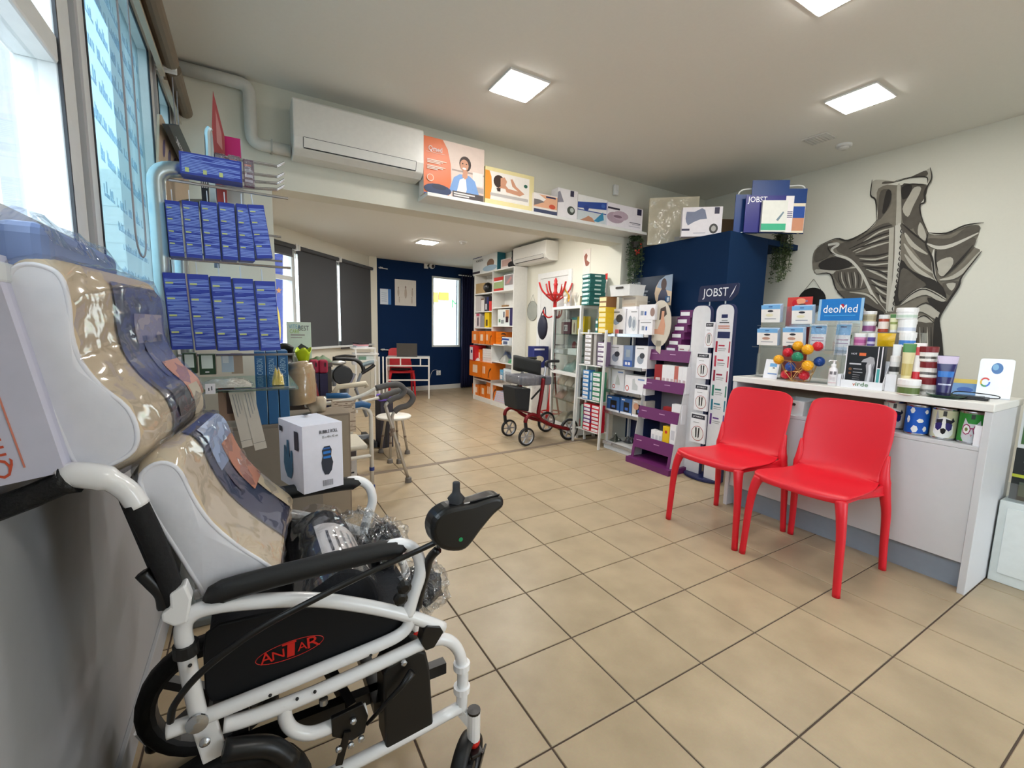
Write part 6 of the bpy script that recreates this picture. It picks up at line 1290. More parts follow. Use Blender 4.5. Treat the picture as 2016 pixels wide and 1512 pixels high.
# ================================================================ ROLLATOR
RR = C(120, 12, 22, .25, .3)
ro = thing('rollator', 'dark red four wheeled rollator with black bag and wrapped seat', 'rollator', (1.68, 2.73, 0))
yn, yf = 2.475, 2.90
def Q(u, v, y=yn): return PY(u, v, y)
def wheel(parent, c, r, wdt, name='wheel', spokes=6, tyre=BLACK, rim=C(180, 180, 184, .3, .7), ang=0.0):
 X = Matrix.Translation(Vector(c)) @ Matrix.Rotation(ang, 4, 'Z') @ Matrix.Rotation(math.pi/2, 4, 'X')
 o = MB().lathe([(r*.80, -wdt*.4), (r*.92, -wdt*.5), (r, -wdt*.25), (r, wdt*.25), (r*.92, wdt*.5), (r*.80, wdt*.4), (r*.80, -wdt*.4)], tyre, 28, X, caps=False).build(name, parent, smooth=True)
 q = MB(); q.lathe([(r*.74, -wdt*.3), (r*.80, -wdt*.38), (r*.80, wdt*.38), (r*.74, wdt*.3), (r*.74, -wdt*.3)], rim, 28, X, caps=False)
 q.lathe([(r*.18, -wdt*.5), (r*.18, wdt*.5)], rim, 12, X)
 for k in range(spokes):
  a = 2*math.pi*k/spokes; q.bar(X @ Vector((r*.15*math.cos(a), r*.15*math.sin(a), 0)), X @ Vector((r*.76*math.cos(a), r*.76*math.sin(a), 0)), wdt*.5, r*.12, rim)
 q.build('rim', o); return o
for y, yy in ((yn, 'n'), (yf, 'f')):
 o_ = Vector((0, y-yn, 0))
 rw = Q(1120, 845); rr_ = rw.z
 wheel(ro, (rw.x, y, rr_), rr_, .03)
 fw_ = Q(1036, 872); wheel(ro, (fw_.x+(.04 if y > yn else 0), y-.0, .095), .095, .03)
 pts = [Q(1120, 845), Q(1090, 838), Q(1068, 828), Q(1060, 815), Q(1064, 790), Q(1068, 762), Q(1070, 745)]
 MB().tube(smooth_path([p+o_ for p in pts], 4), .021, RR, 8).build('side_frame', ro, smooth=True)
 MB().tube(smooth_path([p+o_ for p in (Q(1062, 822), Q(1048, 816), Q(1037, 822), Q(1034, 832))], 4), .021, RR, 8).build('front_arm', ro, smooth=True)
 MB().bar(Q(1034, 828)+o_, Q(1036, 850)+o_, .022, .03, BLACK).build('fork', ro)
 MB().tube([p+o_ for p in (Q(1070, 748), Q(1073, 730), Q(1075, 716))], .012, C(190, 190, 194, .3, .7), 8).build('handle_post', ro)
 MB().tube(smooth_path([p+o_ for p in (Q(1075, 722), Q(1076, 713), Q(1086, 711), Q(1100, 711))], 4), .016, BLACK, 8).build('hand_grip', ro, smooth=True)
 MB().tube(smooth_path([p+o_ for p in (Q(1078, 720), Q(1086, 728), Q(1094, 726), Q(1094, 720), Q(1086, 720))], 3), .004, BLACK, 5).build('brake_lever', ro)
 MB().ball(Q(1071, 744)+o_, .022, BLACK, 10, 8).build('joint_knob', ro, smooth=True)
 MB().bar(Q(1066, 764)+o_, Q(1046, 786)+o_, .014, .014, BLACK).build('folding_brace', ro)
MB().tube([Q(1062, 820), Q(1062, 820)+Vector((0, yf-yn, 0))], .012, RR, 8).build('cross_bar', ro)
sa_ = Q(1030, 757); sb2 = Q(1092, 757)
seat = MB().box((sa_.x+.02, yn+.02, Q(1040, 761).z), (sb2.x-.02, yf-.02, Q(1040, 743).z), C(96, 96, 104, .8, bump=.5, scale=120)); seat.build('seat', ro, bevel=.02, seg=3)
q = MB(); zc0, zc1 = Q(1040, 765).z, Q(1040, 739).z
q.grid(lambda s, t: Vector((sa_.x-.02+(sb2.x-sa_.x)*.5*s, yn-.012-.006*math.sin(s*20), zc0+(zc1-zc0)*t+.004*math.sin(s*23))), 16, 6, CLEAR('clear_bag', (1, 1, 1), .10, .12, .8, 60))
q.grid(lambda s, t: Vector((sa_.x-.03-.02*math.sin(t*3.1), yn-.012+(yf-yn)*s, zc0+(zc1-zc0)*t+.006*math.sin(s*20))), 12, 6, CLEAR('clear_bag', (1, 1, 1), .10, .12, .8, 60)); q.build('plastic_wrap', ro, smooth=True)
bl_ = [Q(1018, 764), Q(1050, 766), Q(1046, 812), Q(1022, 808)]
MB().prism([p+Vector((0, .04, 0)) for p in bl_], (0, yf-yn-.16, 0), C(24, 26, 28, .7, bump=.1, scale=60)).build('storage_bag', ro, bevel=.015, seg=3)
bk = MB(); 
bk.grid(lambda s, t: Vector((Q(1068, 730).x-.20*math.sin(math.pi*s)**.8, yn+.03+(yf-yn-.06)*s, Q(1015, 712).z+.05*math.sin(math.pi*s)-.15*(1-t))), 18, 5, C(26, 28, 28, .7)); bk.build('backrest', ro, smooth=True, solid=.02)
# ================================================================ BOOKCASE
bx, by0_, by1_, bh = 2.165, 5.42, 4.15, 2.055
bc = thing('bookcase', 'tall white open bookcase with two columns of shelves', 'bookcase', mat=LM((bx+.15, (by0_+by1_)/2, 0), -math.pi/2))
bw_ = C(230, 229, 224, .45)
ym_ = PX(969, 600, bx).y
BW = XF-bx-.002
for y, nm in ((by1_, 'side_panel'), (by0_-.018, 'side_panel'), (ym_-.009, 'divider')): MB().box((bx, y, 0), (bx+BW, y+.018, bh), bw_).build(nm, bc)
MB().box((bx+BW-.006, by1_+.019, .06), (bx+BW-.001, by0_-.019, bh-.02), C(224, 222, 216, .5)).build('back_panel', bc)
SL = [PX(950, v, bx).z for v in (574, 613, 644, 676.5, 0, 0, 0)][:4]
ZL = [PX(950, v, bx).z for v in (577, 612.5, 644.5, 677)]+[PX(950, v, bx).z for v in (712, 746, 772)]
ZR = [PX(992, v, bx).z for v in (571, 604, 641, 679)]+[PX(992, v, bx).z for v in (714, 750, 785)]
ZL = ZL[:5]+[(ZL[4]+.075)/2+.02]; zz_ = [1.66, 1.39, 1.13, .86, .58, .31]
for k in range(6):
 zl = (ZL[k] if k < 5 else .36); zr = (ZR[k] if k < 5 else .34)
 zl = max(zl, .09); zr = max(zr, .09)
 MB().box((bx+.002, ym_+.010, zl-.018), (bx+BW-.007, by0_-.019, zl), bw_).build('shelf', bc); MB().box((bx+.002, by1_+.019, zr-.018), (bx+BW-.007, ym_-.010, zr), bw_).build('shelf', bc)
MB().box((bx, by1_+.019, bh-.018), (bx+BW, by0_-.019, bh), bw_).build('top', bc); MB().box((bx+.01, by1_+.019, 0), (bx+BW, by0_-.019, .07), bw_).build('plinth', bc)
ZLs = [bh]+ZL; ZRs = [bh]+ZR
def bk_(lb, name, cat, ul, ur, vt, z, mat, pr=(), depth=.2, x=bx+.02, group=None, h=None):
 X, w = fr_x(ul, ur, vt+8, x, z+.0006, depth); return carton(name, lb, cat, X, (w-.002, depth, h or PX((ul+ur)/2, vt, x).z-z), mat, pr, group)
mz = bh
bk_('large white box with teal edges and a sleeper photo on the bookcase', 'pillow_box', 'box', 931, 979, 497, mz, C(232, 234, 232, .4), [('f', 0, 1, .92, 1, C(40, 120, 140, .4)), ('f', 0, .4, .82, .94, C(40, 60, 120, .4)), ('f', 'txt', 'MORFEUSZ', .3, .66, .05, C(30, 34, 50, .4), .26), ('f', 'poly', ell(.75, .42, .14, .2), C(140, 110, 90, .5)), ('f', 'poly', ell(.72, .2, .28, .14), C(170, 196, 214, .5)), ('f', 0, .32, .05, .16, C(60, 50, 60, .4)), ('r', 0, 1, 0, 1, C(40, 120, 140, .4))], .14, bx+.06)
bk_('pale photo box on the bookcase beside the black brace', 'product_box', 'box', 986, 1008, 509, mz, C(226, 216, 212, .4), [('f', .1, .9, .3, .9, C(206, 170, 160, .4))], .1, bx+.08)
bt = PX(1012, 520, bx+.12); boot = thing('ankle_boot', 'black ankle brace boot on top of the bookcase', 'brace', mat=LM((bt.x, PX(1014, 520, bt.x).y, bh+.0006), -math.pi/2))
MB().tube(smooth_path([(.03, .0, .02), (.02, 0, .09), (.0, 0, .16), (-.005, 0, .24)], 4), [.06]*4+[.058]*4+[.05]*5, C(20, 18, 18, .7), 14).build('shaft', boot, smooth=True, local=True)
MB().ball((-.05, -.02, .05), .055, C(20, 18, 18, .7), 14, 8, (1.7, .9, .9)).build('toe', boot, smooth=True, local=True)
OR_ = C(224, 116, 16, .45); OB = [('f', .3, .7, .25, .75, C(244, 214, 186, .4))]; OBC = [('f', .12, .22, .3, .75, C(244, 214, 186, .4)), ('f', .28, .38, .3, .75, C(244, 214, 186, .4)), ('f', 'poly', [(1-.32*math.cos(t*.1571), .1+.62*math.sin(t*.1571)) for t in range(11)]+[(1-.24*math.cos(t*.1571), .1+.5*math.sin(t*.1571)) for t in range(10, -1, -1)], C(90, 44, 10, .5))]
bk_('brown kraft carton on the second shelf of the bookcase', 'kraft_carton', 'carton', 937, 954, 558, ZL[0], C(176, 148, 104, .6))
p = PX(961, 566, bx+.08); mb = thing('helmet_brace', 'glossy black rounded brace on the second bookcase shelf', 'brace', (p.x, p.y, ZL[0]+.001))
MB().ball((p.x, p.y, ZL[0]+.085), .084, C(20, 18, 20, .3), 16, 10, (.9, .8, 1)).build('shell', mb, smooth=True); MB().ball((p.x-.05, p.y, ZL[0]+.085), .05, C(70, 66, 66, .4), 12, 8, (.7, .6, 1.1)).build('inner_pad', mb, smooth=True)
bk_('pale grey box at the end of the third bookcase shelf', 'product_box', 'box', 934, 946, 583, ZL[1], C(196, 190, 186, .5))
bk_('white box with a standing figure on the third bookcase shelf', 'product_box', 'box', 947, 953, 588, ZL[1], C(226, 222, 216, .5), [('f', 0, 1, .9, 1, C(120, 84, 60, .5))], depth=.16)
bk_('dark photo box on the third bookcase shelf', 'product_box', 'box', 954, 962, 584, ZL[1], C(60, 58, 66, .5), [('f', .2, .6, .1, .5, C(206, 206, 206, .5)), ('f', .6, 1, .5, .95, C(40, 50, 110, .4))], depth=.16)
bk_('small red box on the third bookcase shelf', 'product_box', 'box', 963, 968, 593, ZL[1], C(206, 60, 54, .5), depth=.12)
bk_('white box with a pink top on the fourth bookcase shelf', 'product_box', 'box', 936, 945, 617, ZL[2], C(220, 206, 206, .5), [('f', .2, .9, .8, .98, C(206, 90, 110, .4)), ('f', .45, .7, .1, .7, C(70, 60, 66, .4))], depth=.16)
bk_('grey slim box on the fourth bookcase shelf', 'product_box', 'box', 946, 953, 622, ZL[2], C(150, 146, 146, .5), depth=.14)
bk_('tall yellow box on the fourth bookcase shelf', 'product_box', 'box', 954, 963, 614, ZL[2], C(232, 196, 20, .5), [('f', .3, .7, .1, .5, C(90, 70, 20, .5))], depth=.16)
for k, (ul, ur) in enumerate(((929, 941), (942, 955), (956, 968))):
 bk_(('orange shoe box with pale labels on the fifth shelf, at the curtain end', 'orange shoe box with pale labels on the fifth shelf, middle of the row', 'orange shoe box with a ring print on the fifth shelf')[k], 'orange_box', 'box', ul, ur, 652, ZL[3], OR_, OB if k < 2 else OBC, .26, bx-.03, 'orange boxes on the fifth shelf')
bk_('red and white tall box standing proud on the bookcase', 'product_box', 'box', 925, 935, 680, ZL[4], C(190, 24, 34, .45), [('f', 0, .6, .05, .9, C(226, 216, 220, .4)), ('f', .2, .5, .5, .7, C(40, 50, 90, .4))], .2, bx-.05)
bk_('single orange box with a square label on the sixth shelf', 'orange_box', 'box', 936, 949, 688, ZL[4], OR_, OB, .2)
for k in range(6):
 hq = (PX(960, 687, bx+.02).z-ZL[4])/6
 bk_('flat white pack in the stack on the sixth shelf, '+ordn(k, 6), 'white_pack', 'pack', 950, 968, 700, ZL[4]+k*hq, C(228, 224, 220, .5), [], .18, bx+.02+.004*(k % 2), 'white packs stacked on the sixth shelf', hq-.002)
z6 = .37
for lb, ul, ur, v0, v1, pr in (('orange box with a big ring print on the lower bookcase shelf', 948, 967, 714, 746, OBC), ('orange box with small labels next to the ring print box', 924, 947, 714, 742, OB)):
 X, w = fr_x(ul, ur, 730, bx-.04, PX(ul, v1, bx-.04).z, .26); zb6 = PX(957, 746, bx-.04).z
 carton('orange_box', lb, 'box', LM((X.translation.x, X.translation.y, zb6), -math.pi/2), (w-.003, .26, PX(957, v0, bx-.04).z-zb6), OR_, pr)
MB_ = zb6
for k, (lb, ul, ur, v0, pr) in enumerate((('orange box with a ring print on the bottom of the bookcase', 948, 967, 750, OBC), ('orange box with two labels on the bottom shelf', 936, 947, 757, OB), ('orange box in the corner of the bottom shelf', 921, 935, 755, OB))):
 X, w = fr_x(ul, ur, 765, bx-.05, .0, .26); zb7 = .071
 carton('orange_box', lb, 'box', LM((X.translation.x+.055, X.translation.y, zb7), -math.pi/2), (w-.003, .2, min(PX(ul, v0, bx-.05).z, .335)-zb7), OR_, pr)
bag('white plastic bag of soft goods lying on the orange boxes', LM((bx+.05, PX(938, 725, bx).y, MB_+(PX(957, 714, bx-.04).z-MB_)+.001), 0), .2, .2, .07, C(226, 224, 220, .5), 21)
bk_('red and green striped box on the second bookcase shelf', 'product_box', 'box', 970, 991, 546, ZR[0], C(150, 170, 120, .5), [('f', 0, 1, .75, 1, C(196, 60, 54, .4)), ('f', .1, .9, .66, .74, PAPER), ('f', 0, 1, 0, .18, C(196, 60, 54, .4))], .16)
bk_('white box with a pink photo on the second bookcase shelf', 'product_box', 'box', 992, 1011, 540, ZR[0], C(226, 228, 228, .5), [('f', .1, .95, .3, .95, C(150, 140, 140, .4)), ('f', 'poly', [(.2, .4), (.7, .85), (.85, .75), (.5, .4)], C(196, 140, 136, .4))], .16)
bk_('wooden framed box behind the white mug box', 'kraft_carton', 'carton', 971, 996, 601, ZR[2], C(150, 112, 66, .6), [], .1, bx+.16)
bk_('white box with green print and a boot picture on the fourth shelf', 'product_box', 'box', 980, 1003, 609, ZR[2], C(228, 232, 228, .5), [('f', .1, .25, .2, .4, C(100, 140, 110, .4)), ('f', .3, .55, .12, .35, C(150, 156, 156, .4)), ('f', .68, .96, .45, .95, C(196, 140, 96, .4)), ('f', .7, .92, .2, .55, C(60, 34, 40, .4)), ('f', .5, .6, .5, .85, C(60, 60, 80, .4))], .16)
bk_('narrow navy box at the end of the fourth shelf', 'product_box', 'box', 1004, 1011, 606, ZR[2], C(52, 44, 92, .5), [], .16)
for k in range(4):
 hq = (PX(985, 653, bx+.03).z-ZR[3])/4
 bk_('flat orange box in the stack of four on the fifth shelf, '+ordn(k, 4), 'orange_box', 'box', 976, 993, 665, ZR[3]+k*hq, OR_, [('f', 'poly', [(.9-.3*math.cos(t*.314), .1+.6*math.sin(t*.314)) for t in range(11)], C(70, 36, 14, .5))], .2, bx+.03, 'stack of orange boxes on the fifth shelf', hq-.002)
bk_('white and blue box before the orange stack', 'product_box', 'box', 988, 1002, 664, ZR[3], C(226, 230, 234, .5), [('f', 0, 1, .6, .85, C(50, 80, 150, .4)), ('f', .2, .8, .1, .5, C(90, 100, 130, .4))], .06, bx-.035)
for k, (u, m_, lb, w_) in enumerate(((978, C(60, 96, 160, .5), 'blue bagged brace on the sixth bookcase shelf', .22), (1001, C(170, 60, 110, .5), 'magenta bagged brace on the sixth bookcase shelf', .18), (986, C(190, 190, 184, .5), 'clear bag of grey parts on the sixth bookcase shelf', .16), (1003, C(40, 160, 96, .5), 'green and cream bagged brace on the sixth bookcase shelf', .16))):
 bag(lb, LM((bx+.08+.1*(k < 2), PX(u, 700, bx).y, ZR[4]+.001), 0), .16, w_, .10+.06*(k < 2), m_, 30+k)
bk_('light blue carton on the seventh shelf of the bookcase', 'product_box', 'box', 984, 990, 728, ZR[5] if ZR[5] > .2 else .345, C(90, 160, 196, .5), [('f', .1, .9, .1, .5, PAPER)], .14)
bk_('white photo carton on the seventh shelf of the bookcase', 'product_box', 'box', 991, 1009, 727, ZR[5] if ZR[5] > .2 else .345, C(214, 222, 228, .5), [('f', .2, .8, .2, .8, C(170, 176, 184, .5))], .14)
for k in range(5): bk_('flat lilac pack in the pile at the foot of the bookcase, '+ordn(k, 5), 'white_pack', 'pack', 973+k, 996+k*2, 770, .0715+k*.034, C(206, 206, 226, .5), [('f', .1, .9, .2, .5, C(226, 190, 196, .5))], .22, bx+.02, 'lilac packs at the foot of the bookcase', .032)
Xa = LM((XF-.101, 3.97, PX(1060, 517, XF-.2).z-.02), -math.pi/2); air_con('white air conditioner over the bookcase in the rear room', LM((XF-.101, 3.83, 2.06), -math.pi/2), .80, .24, .2)
# ================================================================ BACK WALL
def bbox(s0, s1, z0, z1, t0, t1, m_): return MB().box((s0, -t1, z0), (s1, -t0, z1), m_, XB)
for lb, (ua, va), (ub, vb), pr in (('large pale anatomical chart on the navy wall', (777, 549), (819, 603), 0), ('small white certificate with a blue stripe on the navy wall', (748, 568), (770, 600), 1)):
 a, z1 = onB(ua, va); b, z0 = onB(ub, vb)
 r_ = thing('wall_poster', lb, 'poster', XB @ Vector((a, 0, z0)))
 bbox(a, b, z0, z1, .0015, .004, C(222, 216, 208, .5) if pr == 0 else C(214, 224, 236, .5)).build('sheet', r_)
 if pr == 0:
  for f, g_, s_ in ((.16, .5, .10), (.5, .48, .13), (.82, .5, .09), (.8, .2, .07), (.2, .2, .06)):
   cxx_, czz = a+(b-a)*f, z0+(z1-z0)*g_
   mbp = MB(); mbp.poly([XB @ Vector((cxx_+p[0], -.0045, czz+p[1])) for p in ell(0, 0, (b-a)*s_*.45, (z1-z0)*s_*1.6, 12)], C(190, 176, 162, .6)); mbp.build('figure_print', r_)
   MB().poly([XB @ Vector((cxx_+p[0], -.0047, czz+(z1-z0)*s_*1.8+p[1])) for p in ell(0, 0, (b-a)*s_*.25, (z1-z0)*s_*.4, 10)], C(150, 130, 118, .6)).build('figure_print', r_)
 else:
  bbox(a+(b-a)*.72, b, z0, z1, .0042, .0046, C(60, 120, 190, .5)).build('stripe_print', r_)
  for k in range(5): bbox(a+(b-a)*.12, a+(b-a)*.6, z0+(z1-z0)*(.2+.13*k), z0+(z1-z0)*(.23+.13*k), .0042, .0046, C(150, 170, 196, .5)).build('text_print', r_)
a, z = onB(843, 524); cmr = thing('security_camera', 'white dome security camera on the navy wall', 'camera', XB @ Vector((a, 0, z)))
p = XB @ Vector((a+.03, -.09, z))
bbox(a-.09, a-.01, z-.05, z+.06, .001, .03, WHITE).build('junction_box', cmr, bevel=.006); MB().bar(XB @ Vector((a-.02, -.02, z)), p, .03, .03, BLACK).build('arm', cmr)
MB().ball(p, .055, WHITE, 14, 10).build('head', cmr, smooth=True); MB().ball(p+BN*.035+Vector((0, 0, -.01)), .032, BLACK, 12, 8).build('lens', cmr, smooth=True)
a, z = onB(863, 734); sk = thing('wall_socket', 'white wall socket with a plug near the skirting', 'socket', XB @ Vector((a, 0, z)))
bbox(a-.045, a+.045, z-.045, z+.045, .001, .012, WHITE).build('plate', sk, bevel=.004); bbox(a-.02, a+.02, z-.03, z+.01, .0125, .04, C(210, 210, 208, .4)).build('plug', sk, bevel=.004)
MB().tube(smooth_path([XB @ Vector((a-.01, -.035, z+.01)), XB @ Vector((a-.05, -.04, z+.06)), XB @ Vector((a-.14, -.03, z+.04)), XB @ Vector((a-.2, -.03, z-.1)), XB @ Vector((a-.22, -.06, .1))], 5), .004, C(190, 190, 190, .5), 5).build('cable', sk)
for lb, (u, v), dx in (('white double curtain rod stub high on the navy wall', (744, 527), 1), ('white double curtain rod stub low beside the white column', (748, 688), 1)):
 a, z = onB(u, v); r_ = thing('curtain_rod', lb, 'curtain rod', XB @ Vector((a, 0, z)))
 MB().tube([XB @ Vector((a-.0, -.03, z)), XB @ Vector((a+.16, -.03, z-.01))], .008, WHITE, 8).build('rod', r_); MB().ball(XB @ Vector((a+.06, -.03, z)), .016, WHITE, 10, 6).build('finial', r_, smooth=True)
 MB().bar(XB @ Vector((a+.03, 0, z)), XB @ Vector((a+.03, -.05, z)), .012, .03, WHITE).build('bracket', r_)
cu0 = onB(903, 550)[0]; cu1 = onB(933, 550)[0]; zc1 = onB(905, 540)[1]
ctn = thing('curtain', 'gathered dark navy eyelet curtain hanging beside the bright window', 'curtain', XB @ Vector(((cu0+cu1)/2, -.09, 0)))
MB().grid(lambda s, t: XB @ Vector((cu0+(cu1-cu0)*s+.012*math.sin(s*40+t*2), -.10-.035*math.sin(s*2*math.pi*6)*(1-.2*t), .02+(zc1-.02)*t)), 60, 10, C(20, 26, 66, .7, bump=.05)).build('cloth', ctn, smooth=True, solid=.004)
cr2 = thing('curtain_rod', 'white curtain rod with a round finial above the navy curtain', 'curtain rod', XB @ Vector((cu0, -.09, zc1)))
MB().tube([XB @ Vector((cu0-.06, -.10, zc1-.03)), XB @ Vector((min(cu1+.28, LB-.1), -.10, zc1-.03))], .010, WHITE, 8).build('rod', cr2); MB().ball(XB @ Vector((cu1+.0, -.10, zc1-.03)), .03, WHITE, 12, 8).build('finial', cr2, smooth=True)
MB().bar(XB @ Vector((cu1+.12, 0, zc1-.03)), XB @ Vector((cu1+.12, -.11, zc1-.03)), .012, .03, WHITE).build('bracket', cr2)
for lb, (ua, va), (ub, vb), m_, tx in (('yellow sign on the house across the street', (852, 575), (862, 595), C(240, 206, 60, .5), None), ('orange sign on the house across the street', (864, 575), (883, 591), C(226, 150, 40, .5), None), ('white letter M sign in pale green on the house across the street', (885, 588), (906, 610), C(214, 228, 206, .5), 'M'), ('small white notice below the orange sign', (864, 592), (884, 608), C(236, 232, 220, .5), None)):
 a, b = PY(ua, va, 9.58), PY(ub, vb, 9.58); r_ = thing('street_sign', lb, 'sign', (a.x, 9.58, b.z))
 MB().box((a.x, 9.56, b.z), (b.x, 9.595, a.z), m_).build('panel', r_)
 if tx: text(tx, .3, C(60, 140, 80, .5), r_, Matrix.Translation(((b.x-a.x)/2, -.025, (a.z-b.z)/2)) @ Matrix.Rotation(math.pi/2, 4, 'X'))
D = [Vector((.87, 5.95, 0)), Vector((1.53, 5.62, 0))]; dd = (D[1]-D[0]).normalized(); drz = math.atan2(dd.y, dd.x)+.12; dw = .70; dh = .665; dd_ = .42
dk_ = thing('small_desk', 'small white desk with slim square legs and two drawers', 'desk', mat=LM((1.245, 6.02, 0), drz))
wm = C(228, 226, 222, .4)
MB().box((-dw/2, -dd_/2, dh), (dw/2, dd_/2, dh+.02), wm).build('top', dk_, local=True, bevel=.002)
for sx in (-1, 1):
 for sy in (-1, 1): MB().box((sx*(dw/2-.013)-.012, sy*(dd_/2-.013)-.012, 0), (sx*(dw/2-.013)+.012, sy*(dd_/2-.013)+.012, dh), wm).build('leg', dk_, local=True)
 MB().box((sx*(dw/2-.013)-.01, -dd_/2+.026, .012), (sx*(dw/2-.013)+.01, dd_/2-.026, .034), wm).build('foot_rail', dk_, local=True)
for z in (dh-.13, .30): MB().box((-dw/2+.026, -dd_/2+.004, z), (dw/2-.026, -dd_/2+.024, z+.02), wm).build('cross_rail', dk_, local=True)
for x in (-.12, .2): MB().box((x-.01, -dd_/2+.004, dh-.11), (x+.01, -dd_/2+.024, dh), wm).build('drawer_divider', dk_, local=True)
red_chair('desk_chair', 'red plastic chair with a dark cushion behind the white desk', LM((1.19, 6.28, 0), drz+.15), None, C(206, 20, 36, .45), .95, C(20, 20, 24, .8))
lp = thing('laptop', 'open grey laptop seen from behind on the white desk', 'laptop', mat=LM((1.245, 6.02, 0), drz) @ Matrix.Translation((-.02, 0, dh+.0205)))
MB().box((-.165, -.09, 0), (.165, .14, .016), C(70, 68, 66, .5)).build('base', lp, local=True, bevel=.004)
MB().prism([(-.165, -.088, .017), (.165, -.088, .017), (.165, -.135, .225), (-.165, -.135, .225)], (0, .008, .001), C(78, 74, 70, .5)).build('screen', lp, local=True, bevel=.003)
# ================================================================ ROLLER BLINDS (rear room)
BLM = C(72, 74, 78, .8, bump=.1, scale=300)
for lb, a, b, drop in (('rolled up grey roller blind over the clear part of the rear window', s0+.02, wsb-.05, .10), ('lowered grey roller blind next to the clear pane of the rear window', wsb+.03, wsc-.06, zt-.90+.02), ('lowered grey roller blind beside the white column', wsc+.0, s1-.03, zt-.87+.02)):
 r_ = thing('roller_blind', lb, 'roller blind', XA @ Vector(((a+b)/2, -.06, zt)))
 MB().tube([XA @ Vector((a, -.045, zt+.005)), XA @ Vector((b, -.045, zt+.005))], .026, BLM, 12).build('roll', r_)
 MB().box((a+.01, -.026, zt-drop), (b-.01, -.024, zt), BLM, XA).build('fabric', r_); MB().box((a+.01, -.032, zt-drop-.02), (b-.01, -.018, zt-drop), C(90, 92, 96, .5), XA).build('bottom_bar', r_)
 for x in (a-.02, b+.002): MB().box((x, -.075, zt-.03), (x+.018, -.002, zt+.04), WHITE, XA).build('bracket', r_)
 MB().tube([XA @ Vector((b+.012, -.05, zt)), XA @ Vector((b+.012, -.045, zt-.75))], .003, C(220, 220, 216, .5), 5).build('bead_chain', r_)
pA = PPL(540, 560, A0-AN*1.2, AN); bn = thing('street_banner', 'blue banner with a gold star and a yellow arc outside the rear window', 'banner', pA)
def bq(u, v, o=0.0): return PPL(u, v, A0-AN*(1.2-o), AN)
MB().prism([bq(535, 500), bq(557, 500), bq(557, 690), bq(535, 690)], -AN*.01, C(40, 70, 190, .5)).build('cloth', bn)
MB().poly([bq(549+6*math.cos(math.pi/2+k*math.pi/5)*(1 if k % 2 == 0 else .42), 572-7*math.sin(math.pi/2+k*math.pi/5)*(1 if k % 2 == 0 else .42), .004) for k in range(10)], C(240, 150, 60, .5)).build('star_print', bn)
arc = [(538+15*math.sin(t*.3), 650-55*math.cos(t*.3)) for t in range(11)]; arc2 = [(538+11*math.sin(t*.3), 650-50*math.cos(t*.3)) for t in range(10, -1, -1)]
MB().poly([bq(u, v, .004) for u, v in arc+arc2], C(240, 206, 60, .5)).build('arc_print', bn)
pn = thing('white_plinth', 'plain white plinth cabinet between the door and the glass cabinet', 'cabinet', (2.2, 3.52, 0))
zM = PY(1063, 724, 3.5).z; xM = PY(1049, 700, 3.5).x; xM2 = min(PY(1080, 700, 3.5).x, XF-.03)
MB().box((xM, 3.5, 0), (xM2, 3.62, zM-.001), C(226, 226, 222, .45)).build('body', pn, bevel=.003); MB().box((xM+.01, 3.495, .03), (xM2-.01, 3.4995, zM-.02), C(230, 230, 226, .45)).build('door', pn)
carton('navy_carton', 'navy blue carton with a pillow photo by the rollator handle', 'carton', LM(((xM+xM2)/2, 3.56, zM), 0), (xM2-xM, .11, PY(1063, 682, 3.5).z-zM), C(30, 42, 110, .45), [('f', .1, .75, .82, .9, PAPER), ('f', 'poly', ell(.42, .4, .3, .16), C(214, 206, 180, .5)), ('f', 0, .1, 0, 1, C(60, 70, 140, .4))])
# ================================================================ BLINDS OF THE FRONT WINDOWS
def front_blind(lb, y0, y1, chain=None):
 z, x = 2.41, -1.297; m_ = C(122, 108, 90, .6)
 r_ = thing('roller_blind', lb, 'roller blind', (x, (y0+y1)/2, z))
 MB().tube([(x, y0, z), (x, y1, z)], .036, m_, 14).build('roll', r_)
 MB().box((x-.036, y0, z-.06), (x-.028, y1, z), m_).build('fabric', r_); MB().box((x-.042, y0, z-.075), (x-.022, y1, z-.06), C(190, 180, 160, .5)).build('bottom_bar', r_)
 for y in (y0-.022, y1+.004): MB().box((XL+.001, y, z-.03), (x+.02, y+.018, z+.045), WHITE).build('bracket', r_, bevel=.004)
 if chain:
  pts = [Vector((-1.30, chain, z))]+[Vector((-1.30, chain+.03+.075*math.cos(a), 1.45-.07*math.sin(a))) for a in [math.pi-k*.35 for k in range(10)]]+[Vector((-1.30, chain+.11, z))]
  pts[0].y = chain-.04
  MB().tube(pts, .0028, C(150, 150, 156, .5), 6).build('bead_chain', r_)
front_blind('rolled beige roller blind above the frosted window by the rack', .40, 1.56, .52)
front_blind('rolled beige roller blind in the corner by the pipe duct', 1.63, 2.15, 1.68)
front_blind('rolled beige roller blind above the clear shop window', -2.5, .33)
